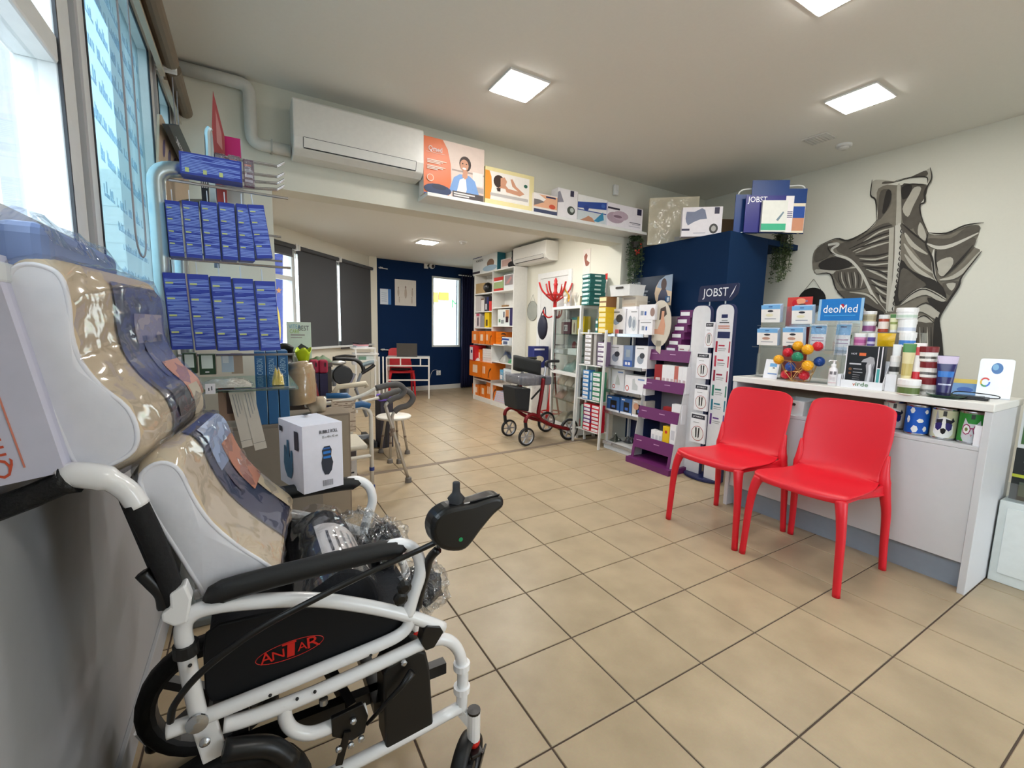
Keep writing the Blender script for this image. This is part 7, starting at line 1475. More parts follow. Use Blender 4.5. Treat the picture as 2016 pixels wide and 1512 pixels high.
# ================================================================ WIRE DISPLAY RACK BY THE WINDOW
TUBE = C(176, 186, 186, .3, .75)
dr_ = thing('tube_rack', 'silver tube display rack by the window hung with blue boxes', 'display rack', (-1.1, .95, 0))
xt = PY(322, 560, .80).x; ztp = PY(322, 335, .8).z
for yy in (.80, 1.36):
 MB().tube(fillet([(xt, yy, 0), (xt, yy, ztp), (xt+.10, yy+.02, ztp+.02)], .05), .0275, TUBE, 14).build('upright_tube', dr_, smooth=True)
MB().box((xt-.03, .75, 0), (-.85, 1.42, .03), C(120, 126, 128, .4, .5)).build('base_plate', dr_, bevel=.005)
for z in (1.69, 1.415, 1.06, .92): MB().tube([(xt, .83, z), (-.87, .84, z)], .005, CHROME, 6).build('cross_wire', dr_)
MB().box((xt+.02, .80, .915), (-.86, 1.34, .923), CLEAR('shelf_glass', (.70, .86, .82), .12, .05)).build('glass_shelf', dr_)
for z in (1.5, 1.62): MB().tube([(xt, 1.34, z), (-.87, 1.34, z)], .005, CHROME, 6).build('cross_wire', dr_)
BLU = PRINT('blue_leaflet_print', (28, 52, 150), (128, 152, 220), 60, 95, .44); BLUE = C(26, 50, 148, .4)
YH = C(190, 196, 120, .5)
def blue_box(lb, ul, ur, vt, vb, y, tilt=0.0, grp='blue boxes', depth=.07):
 a, b = PY(ul, vb, y), PY(ur, vb, y); h = PY((ul+ur)/2, vt, y).z-a.z; w = b.x-a.x
 X = LM(((a.x+b.x)/2, y+depth/2, a.z), .10, Matrix.Rotation(tilt, 4, 'Y') if tilt else None)
 pr = [('f', .05, .97, .05, .93, BLU)]+[('f', .08, .42, z, z+.022, YH) for z in (.86, .66, .44, .22)]
 r_ = carton('blue_box', lb, 'box', X, (w-.003, depth, h), BLUE, pr+[('l', 0, 1, 0, 1, C(206, 206, 222, .4))], grp)
 MB().box((-.0012, depth*.3, h), (.0012, depth*.5, h+.05), C(226, 228, 232, .4)).build('hang_tab', r_, local=True)
O6 = ('first', 'second', 'third', 'fourth', 'fifth', 'sixth')
for k, (ul, ur, vt, vb) in enumerate(((331, 362, 396, 503), (364.5, 398, 397, 506), (400.5, 434, 398, 508), (435.5, 468, 400, 510), (470, 501, 403, 512), (503, 536, 405, 507))):
 blue_box('tall blue box with pale fine print on the upper hooks, %s from the silver tube' % O6[k], ul, ur, vt, vb, .74, -.12 if k == 5 else -.02, 'blue boxes on the upper hooks')
for k, (ul, ur, vt, vb) in enumerate(((335, 380, 538, 688), (382, 424.5, 541, 689), (426, 467.5, 545, 690), (469, 510, 549, 690), (511, 552, 554, 690))):
 blue_box('tall blue box with pale fine print on the lower hooks, %s from the silver tube' % O6[k], ul, ur, vt, vb, .74, -.04, 'blue boxes on the lower hooks')
a, b = PY(356, 376, .74), PY(478, 378, .74)
hb2 = carton('blue_box', 'long blue box lying across the top of the tube rack', 'box', LM(((a.x+b.x)/2, .79, 1.70), .0), (b.x-a.x, .07, PY(415, 342, .74).z-a.z), BLUE, [('f', .03, .97, .08, .95, BLU), ('f', .08, .14, .1, .3, YH), ('f', .36, .42, .1, .3, YH), ('f', .62, .68, .1, .3, YH)])
PL = C(92, 20, 70, .4)
for k, (ul, ur, vt, vb) in enumerate(((425, 445, 302, 347), (451, 473, 306, 349), (481, 501, 314, 368))):
 y = 1.20; a, b = PY(ul, vb, y), PY(ur, vb, y); w = b.x-a.x; h = PY(ul, vt, y).z-a.z
 r_ = carton('blister_pack', 'purple blister pack with white stripes on the long hooks, '+('next to the red card', 'middle one', 'at the hook ends')[k], 'pack', LM(((a.x+b.x)/2, y, a.z), .1), (w, .012, h), PL, [('f', .1, .75, .76, .82, C(220, 110, 90, .4)), ('f', .08, .88, .55, .65, C(206, 196, 210, .4)), ('f', .08, .88, .36, .46, C(206, 196, 210, .4)), ('f', .08, .88, .18, .27, C(206, 196, 210, .4))], 'purple blister packs')
 MB().box((-w/2, -.03, .002), (w/2, -.007, h*.95), CLEAR('clear_bag', (1, 1, 1), .10, .12, .8, 60)).build('blister', r_, local=True)
hk = thing('hook_set', 'set of four long chrome shop hooks on the tube rack', 'hooks', (-1.0, 1.2, 1.8))
for va, vb, k in ((305, 326, 0), (332, 347, 1), (350, 360, 2), (365, 372, 3)):
 a, b = PY(425, va, 1.22), PY(546, vb, 1.22); MB().tube([a, b, b+Vector((.03, 0, .022))], .004, CHROME, 6).build('hook', hk); MB().tube([a+Vector((0, .02, .0)), b+Vector((0, .02, 0)), b+Vector((.03, .02, .022))], .004, CHROME, 6).build('hook', hk)
MB().bar((PY(425, 320, 1.22).x, 1.36, 1.72), (PY(425, 320, 1.22).x, 1.23, PY(425, 300, 1.22).z), .02, .03, CHROME).build('hook_bar', hk)
rc2 = thing('red_card', 'tall red display card standing on top of the tube rack', 'card', (-1.15, 1.25, 1.9))
def yq2(u, v, y=1.28): return PY(u, v, y)
MB().prism([yq2(419, 178), yq2(442, 268), yq2(444, 330), yq2(424, 330), yq2(417, 248)], (0, .006, 0), C(176, 70, 66, .45)).build('sheet', rc2)
MB().prism([yq2(424, 215), yq2(436, 262), yq2(438, 296), yq2(427, 280)], (0, -.001, 0), C(206, 130, 120, .45)).build('print', rc2)
MB().box((yq2(424, 330).x, 1.28, 1.70), (yq2(444, 330).x, 1.286, yq2(430, 330).z), C(176, 70, 66, .45)).build('stem', rc2)
cy('product_box', 'magenta and white box with a logo behind the blister packs', 'box', 443, 476, 270, 335, 1.31, 1.70, .08, C(196, 196, 190, .5), [('f', 0, .95, .72, 1, C(206, 16, 110, .4)), ('f', 'poly', [(0, .4), (.95, .72), (0, .72)], C(206, 16, 110, .4)), ('f', 'poly', ell(.45, .70, .16, .07), C(60, 80, 140, .4)), ('f', 'poly', ell(.5, .69, .1, .05), C(206, 30, 60, .4))], h=PY(455, 270, 1.31).z-1.70)
fn_ = thing('display_topper', 'curved silver metal end panel of the tube rack', 'panel', (-1.18, 1.15, 1.7))
MB().tube(smooth_path([PY(411, 345, 1.1), PY(410, 290, 1.1), PY(409, 262, 1.1), PY(413, 252, 1.1)], 4), [.012]*13, TUBE, 8).build('edge_tube', fn_); MB().prism([PY(411, 345, 1.1), PY(409, 255, 1.1), PY(418, 262, 1.1), PY(424, 345, 1.1)], (0, .004, 0), TUBE).build('plate', fn_)
MB().box((PY(411, 345, 1.1).x, 1.098, 1.42), (PY(411, 345, 1.1).x+.02, 1.106, PY(411, 345, 1.1).z), TUBE).build('stem', fn_)
bd = thing('beige_board', 'thin beige board with a row of purple ovals against the window', 'board', (-1.31, 1.0, 1.5))
def wx(u, v, x=-1.295): return PX(u, v, x)
MB().prism([wx(314, 226), wx(318, 226), wx(372, 345), wx(372, 420), wx(311, 420)], (-.008, 0, 0), C(196, 176, 150, .6)).build('sheet', bd)
for u, v, w_, h_ in ((323, 292, 2.6, 18), (334, 309, 3, 14), (345, 322, 3, 11), (354, 335, 2.5, 8)): MB().poly([wx(u+w_*math.cos(t*.5236), v+h_*math.sin(t*.5236), -1.2945) for t in range(12)], C(70, 54, 110, .5)).build('oval_print', bd)
sbx = thing('disc_box', 'flat black box lettered for a balance disc leaning by the window', 'box', (-1.27, 1.6, 1.5))
MB().prism([wx(332, 246, -1.255), wx(352, 246, -1.255), wx(396, 345, -1.255), wx(378, 350, -1.255)], (-.02, 0, 0), C(30, 42, 46, .45)).build('carton', sbx)
pA, pB = wx(346, 272, -1.254), wx(381, 340, -1.254); v1 = (pB-pA).normalized(); n1 = Vector((1, 0, 0)); v2 = n1.cross(v1)
text('STABILITY BALANCE DISC', .035, PAPER, sbx, Matrix.Translation((pA+pB)/2-Vector((-1.27, 1.6, 1.5))) @ Matrix((-v1, -v2, n1)).transposed().to_4x4(), wfit=(pB-pA).length*.98)
cy('small_box', 'small dark box with white squares on the rack top', 'box', 394, 408, 328, 345, 1.30, 1.70, .05, C(34, 40, 48, .5), [('f', .1, .3, .5, .8, PAPER), ('f', .4, .6, .5, .8, PAPER), ('f', .7, .9, .5, .8, PAPER)], h=PY(400, 328, 1.3).z-1.70)
for k, (ul, ur, vt, vb) in enumerate(((360, 386, 696, 736), (392, 424, 698, 738))):
 cy('green_pack', 'dark green hang pack with a white text panel, '+('partly behind the pillow', 'beside the blue CE leaflet')[k] if k == 0 else 'dark green hang pack with a white text panel under the blue boxes', 'pack', ul, ur, vt, vb, .80, PY(ul, vb, .80).z, .05, C(40, 70, 48, .4), [('f', .15, .85, .3, .95, C(214, 226, 220, .4)), ('f', .35, .6, .1, .16, PAPER), ('r', 0, 1, 0, 1, C(160, 150, 136, .5))])
cy('leaflet', 'pale blue curved leaflet hanging under the blue boxes', 'leaflet', 436, 460, 697, 733, .86, PY(440, 733, .86).z, .004, C(186, 206, 222, .4), [('f', .1, .6, .5, .9, C(226, 236, 240, .4))])
zg = .9235
cy('brown_carton', 'plain beige carton hanging behind the leaflet', 'carton', 455, 478, 696, 736, .93, PY(455, 736, .93).z, .03, C(176, 156, 134, .6))
bag('clear bag with a yellow pack on the glass shelf', LM((-.93, .93, zg), 0), .05, .08, .07, C(222, 190, 40, .5), 41)
bag('clear bag with pale tubes on the glass shelf', LM((-1.12, .93, zg), 0), .2, .14, .035, C(214, 206, 190, .5), 42)
cy('price_tag', 'small white price card below the glass shelf', 'price card', 404, 424, 756, 776, .78, PY(404, 776, .78).z, .003, PAPER, [('f', .3, .4, .3, .6, INK), ('f', .6, .7, .35, .75, INK)])
for k, (ul, ur, vt, vb, lb) in enumerate(((476, 500, 768, 880, 'slim white leaflet box below the glass shelf, next to the brown one'), (501, 526, 765, 885, 'slim white leaflet box below the glass shelf, next to the carbon boxes'))):
 a, b = PY(ul, vb, .86), PY(ur, vb, .86); h = PY(ul, vt, .86).z-a.z
 carton('leaflet_box', lb, 'box', LM(((a.x+b.x)/2, .88, a.z), .05, Matrix.Rotation(-.16, 4, 'Y')), ((b.x-a.x)*.96, .05, h), C(206, 198, 186, .5), [('f', .25, .32, .55, .95, GREY), ('f', .5, .56, .6, .95, GREY), ('f', .72, .76, .65, .95, GREY), ('f', .0, 1, .12, .125, INK)], 'leaflet boxes under the glass shelf')
cy('brown_box', 'brown photo box below the glass shelf beside the price card', 'box', 430, 462, 760, 830, .88, PY(430, 830, .88).z, .1, C(150, 120, 100, .5), [('f', .5, .95, .2, .85, C(90, 70, 64, .5)), ('f', .05, .3, .8, .98, C(196, 90, 60, .5))])
cbn = thing('low_cabinet', 'low grey cabinet under the tube rack with cartons on it', 'cabinet', (-1.0, 1.3, 0))
MB().box((-1.33, 1.46, 0), (-.70, 1.86, .64), C(120, 110, 100, .6)).build('body', cbn, bevel=.004); MB().box((-1.33, 1.452, .02), (-.70, 1.459, .62), C(130, 120, 108, .6)).build('door', cbn, bevel=.002)
TB = C(34, 92, 142, .45)
for k, (ul, ur, vt, vb) in enumerate(((507, 528.5, 693, 838), (530, 551, 693, 838), (552.5, 572, 691, 834))):
 y = 1.47; a, b = PY(ul, vb, y), PY(ur, vb, y)
 carton('carbon_box', 'tall teal blue box lettered CARBON, '+('next to the leaflet boxes', 'middle of three', 'next to the brown wrapped pillow')[k], 'box', LM(((a.x+b.x)/2, y+.10, .641), 0), (b.x-a.x-.002, .2, PY(ul, vt, y).z-.641), TB, [('f', .97, 1, 0, 1, C(120, 170, 206, .4)), ('f', .35, .65, .5, .56, C(60, 116, 160, .4))], 'three carbon boxes')
 rt = bpy.data.objects[[o.name for o in COL.objects if o.name.startswith('carbon_box')][-1]]
 text('CARBON', .05, C(150, 186, 210, .4), rt, Matrix.Translation((0, -.1012, (PY(ul, vt, y).z-.641)*.80)) @ Matrix((Vector((0, 0, 1)), Vector((-1, 0, 0)), Vector((0, -1, 0)))).transposed().to_4x4(), wfit=.085, hfit=.028)
wrapm = C(190, 162, 122, .5, bump=.4, scale=14)
def cushion(lb, path, radii, mat, name='wrapped_pillow', sc=1.0, film=True):
 r_ = thing(name, lb, 'pillow', (path[0].x, path[0].y, min(p.z for p in path)-radii[0]))
 MB().tube(smooth_path(path, 4), [radii[min(int(i/4), len(radii)-1)] for i in range((len(path)-1)*4+1)], mat, 14).build('body', r_, smooth=True)
 if film: MB().tube(smooth_path(path, 4), [radii[min(int(i/4), len(radii)-1)]*1.05+.003 for i in range((len(path)-1)*4+1)], CLEAR('pillow_wrap', (1, 1, 1), .06, .12, .6, 12), 14).build('film', r_, smooth=True)
p0, p1 = PY(596, 812, 1.64), PY(590, 716, 1.64)
cushion('brown paper wrapped pillow standing beside the carbon boxes', [Vector((p0.x, 1.64, .72)), p0.lerp(p1, .3), p0.lerp(p1, .7), p0.lerp(p1, .88), p1+Vector((-.006, 0, -.01)), p1+Vector((-.01, 0, .012))], [.075, .08, .078, .072, .055, .02], wrapm)
p0 = PY(628, 800, 1.70)
cushion('cream plastic wrapped roll beside the brown pillow', [p0+Vector((-.05, 0, -.03)), p0, p0+Vector((.035, 0, .0))], [.05, .06, .05], C(206, 190, 164, .5, bump=.4, scale=20))
sp2 = thing('low_table', 'low wooden side cabinet carrying the wrapped pillows', 'cabinet', (-.6, 1.7, 0))
MB().box((-.695, 1.56, 0), (-.52, 1.80, .655), C(130, 116, 100, .6)).build('body', sp2, bevel=.004); MB().box((-.69, 1.552, .03), (-.53, 1.559, .64), C(150, 136, 118, .6)).build('door', sp2)
# ================================================================ SHOWER CHAIR WITH BLUE ARMS, WALKER, STOOL
ALU = C(186, 180, 170, .35, .6); WT = C(214, 210, 200, .35); BLA = C(26, 86, 136, .4); RUB = C(110, 104, 98, .7)
sc2 = thing('shower_chair', 'white tubular shower chair with blue arm pads and a hanging tag', 'shower chair', (-.5, 2.0, 0))
fpt = PZ(733, 968, 0); yC = fpt.y
def S(u, v, y=None): return PY(u, v, yC if y is None else y)
y2 = yC+.42
MB().tube(fillet([Vector((fpt.x, yC, .03)), S(731, 850), S(730, 812), S(718, 801), S(660, 806), S(600, 812)], .06), .015, WT, 10).build('arm_frame', sc2, smooth=True)
fp2 = Vector((fpt.x-.06, y2, .03))
MB().tube(fillet([fp2, Vector((fp2.x, y2, S(700, 800, y2).z-.03)), S(694, 793, y2), S(680, 782, y2), S(610, 786, y2)], .06), .015, WT, 10).build('arm_frame', sc2, smooth=True)
for q_, y in ((fpt, yC), (fp2, y2)):
 MB().lathe([(.022, 0), (.021, .05), (.017, .052)], C(40, 60, 130, .5), 12, Matrix.Translation((q_.x, y, 0))).build('rubber_foot', sc2)
 MB().lathe([(.018, .16), (.018, .185)], C(40, 60, 130, .5), 12, Matrix.Translation((q_.x, y, 0))).build('height_collar', sc2)
 xb2 = q_.x-.42
 MB().tube([(xb2, y, .0), (xb2, y, .50)], .015, WT, 10).build('rear_leg', sc2)
 MB().tube([(q_.x, y, .27), (xb2, y, .25)], .014, WT, 10).build('side_rail', sc2)
MB().tube([S(728, 803)+Vector((0, 0, .012)), S(712, 797)+Vector((0, 0, .006)), S(698, 799), S(655, 806)], [.022, .024, .022, .02], BLA, 10).build('arm_pad', sc2, smooth=True)
MB().tube([S(693, 790, y2), S(682, 779, y2), S(642, 780, y2)], [.022, .024, .022], BLA, 10).build('arm_pad', sc2, smooth=True)
MB().box((fpt.x-.40, yC+.02, .31), (fpt.x-.02, y2-.02, .345), C(214, 208, 192, .5)).build('seat', sc2, bevel=.015, seg=3)
MB().prism([S(652, 789, yC-.025), S(699, 789, yC-.025), S(701, 850, yC-.025), S(655, 852, yC-.025)], (0, .002, 0), PRINT('tag_print', (196, 180, 160), (120, 100, 84), 90, 40, .52)).build('paper_tag', sc2)
MB().tube([S(655, 778, y2+.2), S(665, 762, y2+.2), S(720, 755, y2+.2), S(722, 762, y2+.2)], .022, C(206, 196, 174, .5), 10).build('back_pad', sc2, smooth=True)
wk = thing('walking_frame', 'aluminium walking frame with dark grey looped grips', 'walker', (-.03, 2.2, 0))
yA_, yB_ = PZ(804, 949).y, PZ(786, 912).y
def WA(u, v): return PY(u, v, yA_)
def WB(u, v): return PY(u, v, yB_)
GRP = C(84, 82, 82, .7)
for F_, tube1, grip, leg, foot in ((WA, [(600, 800), (695, 785), (741, 764)], [(740, 764.5), (770, 757), (787, 758), (796, 768), (789, 779), (776, 784), (764, 792)], [(765, 791), (759, 799), (764, 815), (803, 940)], (804, 944)), (WB, [(640, 806), (697, 795), (748, 782.5)], [(747, 783), (786, 769), (803, 770), (813, 783), (804, 797), (786, 803), (776, 811)], [(777, 810), (772, 820), (774, 838), (786, 906)], (786, 908))):
 MB().tube(smooth_path([F_(*p) for p in tube1], 4), .013, WT, 8).build('side_tube', wk, smooth=True)
 MB().tube(smooth_path([F_(*p) for p in grip], 5), .021 if F_ is WA else .025, GRP, 10).build('foam_grip', wk, smooth=True)
 MB().tube(smooth_path([F_(*p) for p in leg], 4), .013, ALU, 8).build('leg', wk, smooth=True)
 p = F_(*foot); p.z = 0; MB().lathe([(.026, 0), (.024, .035), (.017, .04)], RUB, 12, Matrix.Translation((p.x, p.y, 0))).build('rubber_foot', wk)
 MB().tube([F_(770, 850), F_(772, 858)] if F_ is WB else [F_(772, 843), F_(774, 850)], .018, C(120, 104, 92, .5), 8).build('clamp', wk)
so = thing('shower_stool', 'round white shower stool with four aluminium legs', 'stool', (.06, 2.7, 0))
ft = [PZ(750, 891), PZ(768, 911), PZ(802, 893), PZ(783, 878)]; cxs = sum(p.x for p in ft)/4; cys = sum(p.y for p in ft)/4; zs_ = .365
MB().lathe([(.001, zs_-.03), (.13, zs_-.03), (.155, zs_-.022), (.16, zs_-.008), (.15, zs_), (.001, zs_)], C(226, 222, 212, .4), 28, Matrix.Translation((cxs, cys, 0))).build('seat', so, smooth=True)
for p in ft:
 t_ = Vector((cxs, cys, zs_-.035))+(p-Vector((cxs, cys, 0)))*.62; t_.z = zs_-.035
 MB().tube(fillet([t_-(p-Vector((cxs, cys, 0)))*.3, t_, Vector((p.x, p.y, .03))], .03), .011, ALU, 8).build('leg', so, smooth=True)
 MB().lathe([(.027, 0), (.022, .03), (.013, .036)], RUB, 12, Matrix.Translation((p.x, p.y, 0))).build('rubber_foot', so)
 q_ = t_.lerp(Vector((p.x, p.y, .03)), .55); MB().lathe([(.014, -.008), (.014, .008)], C(120, 104, 92, .5), 10, Matrix.Translation(q_)).build('height_collar', so)
carton('white_carton', 'white carton with dark photo panels inside the shower chair frame', 'carton', LM((-.50, 2.10, 0), .1), (.2, .14, .29), C(206, 202, 198, .5), [('f', .45, .98, .8, .95, C(70, 60, 66, .4)), ('f', .55, .8, .5, .7, C(70, 60, 60, .4)), ('f', .5, .9, .38, .42, INK)])
# ================================================================ CLUTTER IN THE REAR LEFT CORNER
cy('vitea_box', 'pale green and white cushion box in front of the lowered blind', 'box', 567, 613, 634, 705, 2.9, .87, .1, C(206, 226, 216, .5), [('f', 'txt', 'VITEA', .3, .88, .05, C(90, 170, 206, .4), .09), ('f', 'txt', 'CARE', .28, .76, .045, C(150, 190, 90, .4), .07), ('f', 'txt', 'BEST', .68, .84, .06, C(70, 70, 76, .4), .08), ('f', .12, .72, .66, .69, GREY), ('f', .12, .6, .6, .62, GREY), ('f', 'poly', [(.3, .32), (.55, .46), (.95, .32), (.65, .18)], C(50, 54, 56, .5))], h=PY(590, 634, 2.9).z-.87)
bn2 = thing('storage_bench', 'low dark bench along the angled window wall', 'bench', (-.5, 3.1, 0))
MB().box((-1.0, 2.72, .835), (-.44, 3.05, .87), C(90, 84, 78, .6)).build('top', bn2, bevel=.004)
for x, y in ((-.97, 2.75), (-.47, 2.75), (-.97, 3.02), (-.47, 3.02)): MB().box((x-.02, y-.02, 0), (x+.02, y+.02, .834), C(70, 66, 62, .6)).build('leg', bn2)
MB().box((-.98, 3.03, .1), (-.46, 3.04, .83), C(80, 74, 70, .6)).build('back_sheet', bn2)
p = PY(597, 690, 2.80); lg = thing('lime_cup', 'lime green moulded plastic cup shape', 'cup', (p.x, p.y, .87))
MB().grid(lambda s, t: Vector((p.x+(.03+.03*t+.012*math.sin(s*12.57))*math.cos(s*6.283), p.y+(.03+.03*t)*math.sin(s*6.283), 0.871+.105*t+.02*t*math.sin(s*18.85))), 28, 6, C(176, 200, 20, .35), closed_u=True).build('shell', lg, smooth=True, solid=.004)
p = PY(575, 690, 2.75); jg = thing('clear_jar', 'clear plastic jar with a grey cap beside the lime cup', 'jar', (p.x, p.y, .87))
MB().lathe([(.03, .871), (.032, .88), (.032, .93), (.02, .945), (.015, .95)], CLEAR('acrylic', (.93, .96, .97), .10, .06), 16, Matrix.Translation((p.x, p.y, 0))).build('jar_body', jg); MB().lathe([(.017, .95), (.017, .965)], C(70, 74, 78, .5), 12, Matrix.Translation((p.x, p.y, 0))).build('cap', jg)
bag('folded green cloth pack on the bench', LM((PY(630, 690, 2.85).x, 2.86, .871), 0), .2, .16, .05, C(90, 112, 84, .6), 51, False, 'cloth_pack', 'pack')
for k, (u, lb) in enumerate(((618, 'crimson foam roll with an oval cut-out, by the wrapped pillow'), (636, 'crimson foam roll with an oval cut-out, by the exercise bike'))):
 p = PY(u, 720, 2.65); r_ = thing('foam_block', lb, 'foam block', (p.x, p.y, p.z-.08), group='crimson foam blocks')
 MB().box((p.x-.035, p.y-.03, p.z-.06), (p.x+.035, p.y+.03, p.z+.05), C(150, 24, 58, .6)).build('block', r_, bevel=.018, seg=3); MB().prism([(p.x+.012+a, p.y-.0312, p.z+.01+b) for a, b in ell(0, 0, .008, .02, 12)], (0, .001, 0), C(60, 14, 30, .7)).build('slot', r_)
 MB().box((p.x-.03, p.y-.028, .0), (p.x+.03, p.y+.028, p.z-.061), C(34, 30, 66, .7)).build('navy_base', r_)
rd = bag('dark red cloth bundle on the floor behind the cream roll', LM((PY(622, 760, 2.62).x, 2.62, .0), 0), .2, .2, .66, C(150, 26, 34, .7), 52, False, 'cloth_bundle', 'bundle')
eb = thing('exercise_bike', 'black and silver exercise bike with a round black flywheel cover', 'exercise bike', (.0, 3.4, 0))
yE = 3.3
def E(u, v, o=0.0): return PY(u, v, yE+o)
SV = C(160, 166, 172, .35, .6)
MB().lathe([(.001, -.035), (.085, -.035), (.095, -.02), (.095, .02), (.085, .035), (.001, .035)], C(18, 18, 20, .4), 32, Matrix.Translation(E(674, 738)) @ Matrix.Rotation(math.pi/2, 4, 'X')).build('flywheel_cover', eb)
for a, b, r, m_, nm in (((697, 735), (683, 765), .022, SV, 'frame_tube'), ((711, 735), (700, 765), .016, SV, 'frame_tube'), ((656, 728), (658, 760), .02, SV, 'frame_tube'), ((683, 765), (676, 830), .022, SV, 'frame_tube'), ((700, 765), (722, 820), .016, SV, 'frame_tube'), ((641, 732), (638, 745), .02, SV, 'seat_post')):
 MB().tube([E(*a), E(*b)], r, m_, 8).build(nm, eb)
MB().bar(Vector((E(665, 800).x, yE-.25, .03)), Vector((E(665, 800).x, yE+.25, .03)), .05, .05, BLACK).build('floor_bar', eb); MB().bar(Vector((E(725, 800).x, yE-.25, .03)), Vector((E(725, 800).x, yE+.25, .03)), .05, .05, BLACK).build('floor_bar', eb)
MB().bar(Vector((E(665, 800).x, yE, .06)), Vector((E(725, 800).x, yE, .06)), .05, .04, SV).build('base_beam', eb); MB().bar(Vector((E(674, 800).x, yE, .06)), E(674, 745), .05, .05, BLACK).build('down_tube', eb)
MB().tube(smooth_path([E(655, 706), E(690, 707), E(706, 712), E(714, 722), E(716, 732)], 4), .02, BLACK, 8).build('handlebar', eb, smooth=True); MB().tube(smooth_path([E(660, 703, .1), E(680, 700, .1), E(700, 702, .1)], 3), .012, BLACK, 6).build('cable_bundle', eb)
MB().tube(smooth_path([E(712, 735), E(730, 724), E(737, 718)], 3), .018, BLACK, 8).build('grip', eb); MB().tube(smooth_path([E(714, 719), E(728, 714), E(736, 713)], 3), .022, C(120, 136, 142, .4), 8).build('grip', eb)
MB().ball(E(665, 714), .05, C(190, 190, 186, .25, .6), 12, 8, (1.6, .6, .55)).build('chrome_cover', eb, smooth=True); MB().ball(E(697, 714), .025, PAPER, 10, 6, (1, .5, 1)).build('badge', eb, smooth=True)
MB().ball(E(639, 748), .045, C(40, 60, 48, .5), 12, 8, (1.5, 1, .6)).build('pedal_pad', eb, smooth=True)
ps2 = thing('paper_stand', 'small white trolley with stacked papers near the column', 'trolley', (.45, 4.9, 0))
yT = 4.9
for u in (746, 754): MB().tube([PY(u, 702, yT), Vector((PY(u, 702, yT).x, yT, 0))], .011, WHITE, 8).build('post', ps2)
for v, ua, ub in ((687.5, 696, 740), (699, 700, 746), (712, 700, 742)): MB().box((PY(ua, v, yT).x, yT, PY(ua, v, yT).z), (PY(ub, v, yT).x, yT+.25, PY(ua, v, yT).z+.02), WHITE).build('tray', ps2)
MB().box((PY(700, 712, yT).x, yT+.02, 0), (PY(700, 712, yT).x+.02, yT+.04, PY(700, 687.5, yT).z), WHITE).build('post', ps2); MB().box((PY(738, 712, yT).x, yT+.02, 0), (PY(738, 712, yT).x+.02, yT+.04, PY(700, 687.5, yT).z), WHITE).build('post', ps2)
for k, (v, m_, lb) in enumerate(((684, C(206, 206, 214, .5), 'grey paper pad on the trolley top'), (680, C(214, 150, 160, .5), 'pink edged paper pad on the trolley top'), (676, C(40, 38, 44, .5), 'black folder topping the papers on the trolley'))):
 b0 = PY(705, 687.5, yT).z+.0205+k*.021; X = LM((PY(714, v, yT).x, yT+.12, b0), .1*k); carton('paper_pad', lb, 'papers', X, (.16-.01*k, .2, .02), m_)
carton('paper_box', 'white and green file box on the trolley middle tray', 'box', LM((PY(722, 705, yT).x, yT+.12, PY(700, 712, yT).z+.0205), 0), (.2, .18, .075), C(206, 216, 214, .5), [('f', 0, .5, 0, .6, C(110, 150, 130, .5))])
p = PY(757, 782, 3.05); pv = thing('purple_device', 'violet plastic massager with white trim on a carton', 'massager', (p.x, p.y, p.z))
MB().box((p.x-.07, p.y-.06, p.z-.03), (p.x+.07, p.y+.06, p.z+.03), C(120, 84, 214, .35)).build('body', pv, bevel=.015, seg=3); MB().box((p.x-.05, p.y-.062, p.z-.01), (p.x+.03, p.y-.0605, p.z+.02), C(40, 30, 70, .4)).build('panel', pv)
carton('dark_carton', 'dark carton with straps under the violet massager', 'carton', LM((p.x, p.y+.02, 0), .2), (.13, .12, p.z-.031), C(46, 44, 58, .6), [('f', .3, .5, 0, 1, BLACK), ('f', .1, .9, .6, .7, C(200, 196, 206, .5))])
p = PY(560, 690, 2.62); bs3 = thing('massage_cushion', 'black moulded massage shell beyond the carbon boxes', 'massager', (p.x, p.y, .0))
MB().grid(lambda s, t: Vector((p.x-.06+.12*s, p.y-.02+.1*math.sin(t*3.14), .80+.20*t+.03*math.sin(s*3.14))), 10, 8, C(24, 26, 30, .4)).build('shell', bs3, smooth=True, solid=.02)
MB().box((p.x-.06, p.y-.03, 0), (p.x+.02, p.y+.03, .80), C(24, 26, 30, .4)).build('column', bs3); MB().box((p.x-.14, p.y-.12, 0), (p.x+.1, p.y+.12, .03), C(24, 26, 30, .4)).build('foot', bs3)
# ================================================================ POWER WHEELCHAIR (faces into the room, back to the window)
YN, YFR = -.30, .17
def N(u, v, y=YN): return PY(u, v, y)
WF = C(244, 244, 245, .25, coat=.4, var=.01); BK = C(13, 14, 16, .55, bump=.05, scale=200); BKG = C(9, 9, 11, .35); BOLT = C(190, 192, 196, .25, .9)
wc = thing('power_wheelchair', 'white framed power wheelchair with black arm pads and side panel', 'wheelchair', (-.92, -.06, 0))
R_ = .0145
fo = Vector((0, YFR-YN, 0))
def both(nm, pts, r, m_, n=10, sm=5, fil=None):
 P_ = [N(*p) for p in pts]; q_ = fillet(P_, fil, 5) if fil else smooth_path(P_, sm)
 for o in (Vector((0, 0, 0)), fo): MB().tube([p+o for p in q_], r, m_, n).build(nm, wc, smooth=True)
both('side_tube', [(392, 1412), (378, 1350), (364, 1270), (361, 1235), (374, 1212), (405, 1197), (470, 1187), (600, 1180), (700, 1190), (800, 1211), (872, 1236)], R_, WF)
both('arm_loop', [(803, 1210), (815, 1168), (828, 1125), (820, 1088), (790, 1072), (740, 1083), (640, 1110), (520, 1140)], R_, WF)
both('lower_rail', [(328, 1440), (400, 1412), (600, 1330), (740, 1272), (785, 1250), (803, 1232), (807, 1214)], R_*.95, WF)
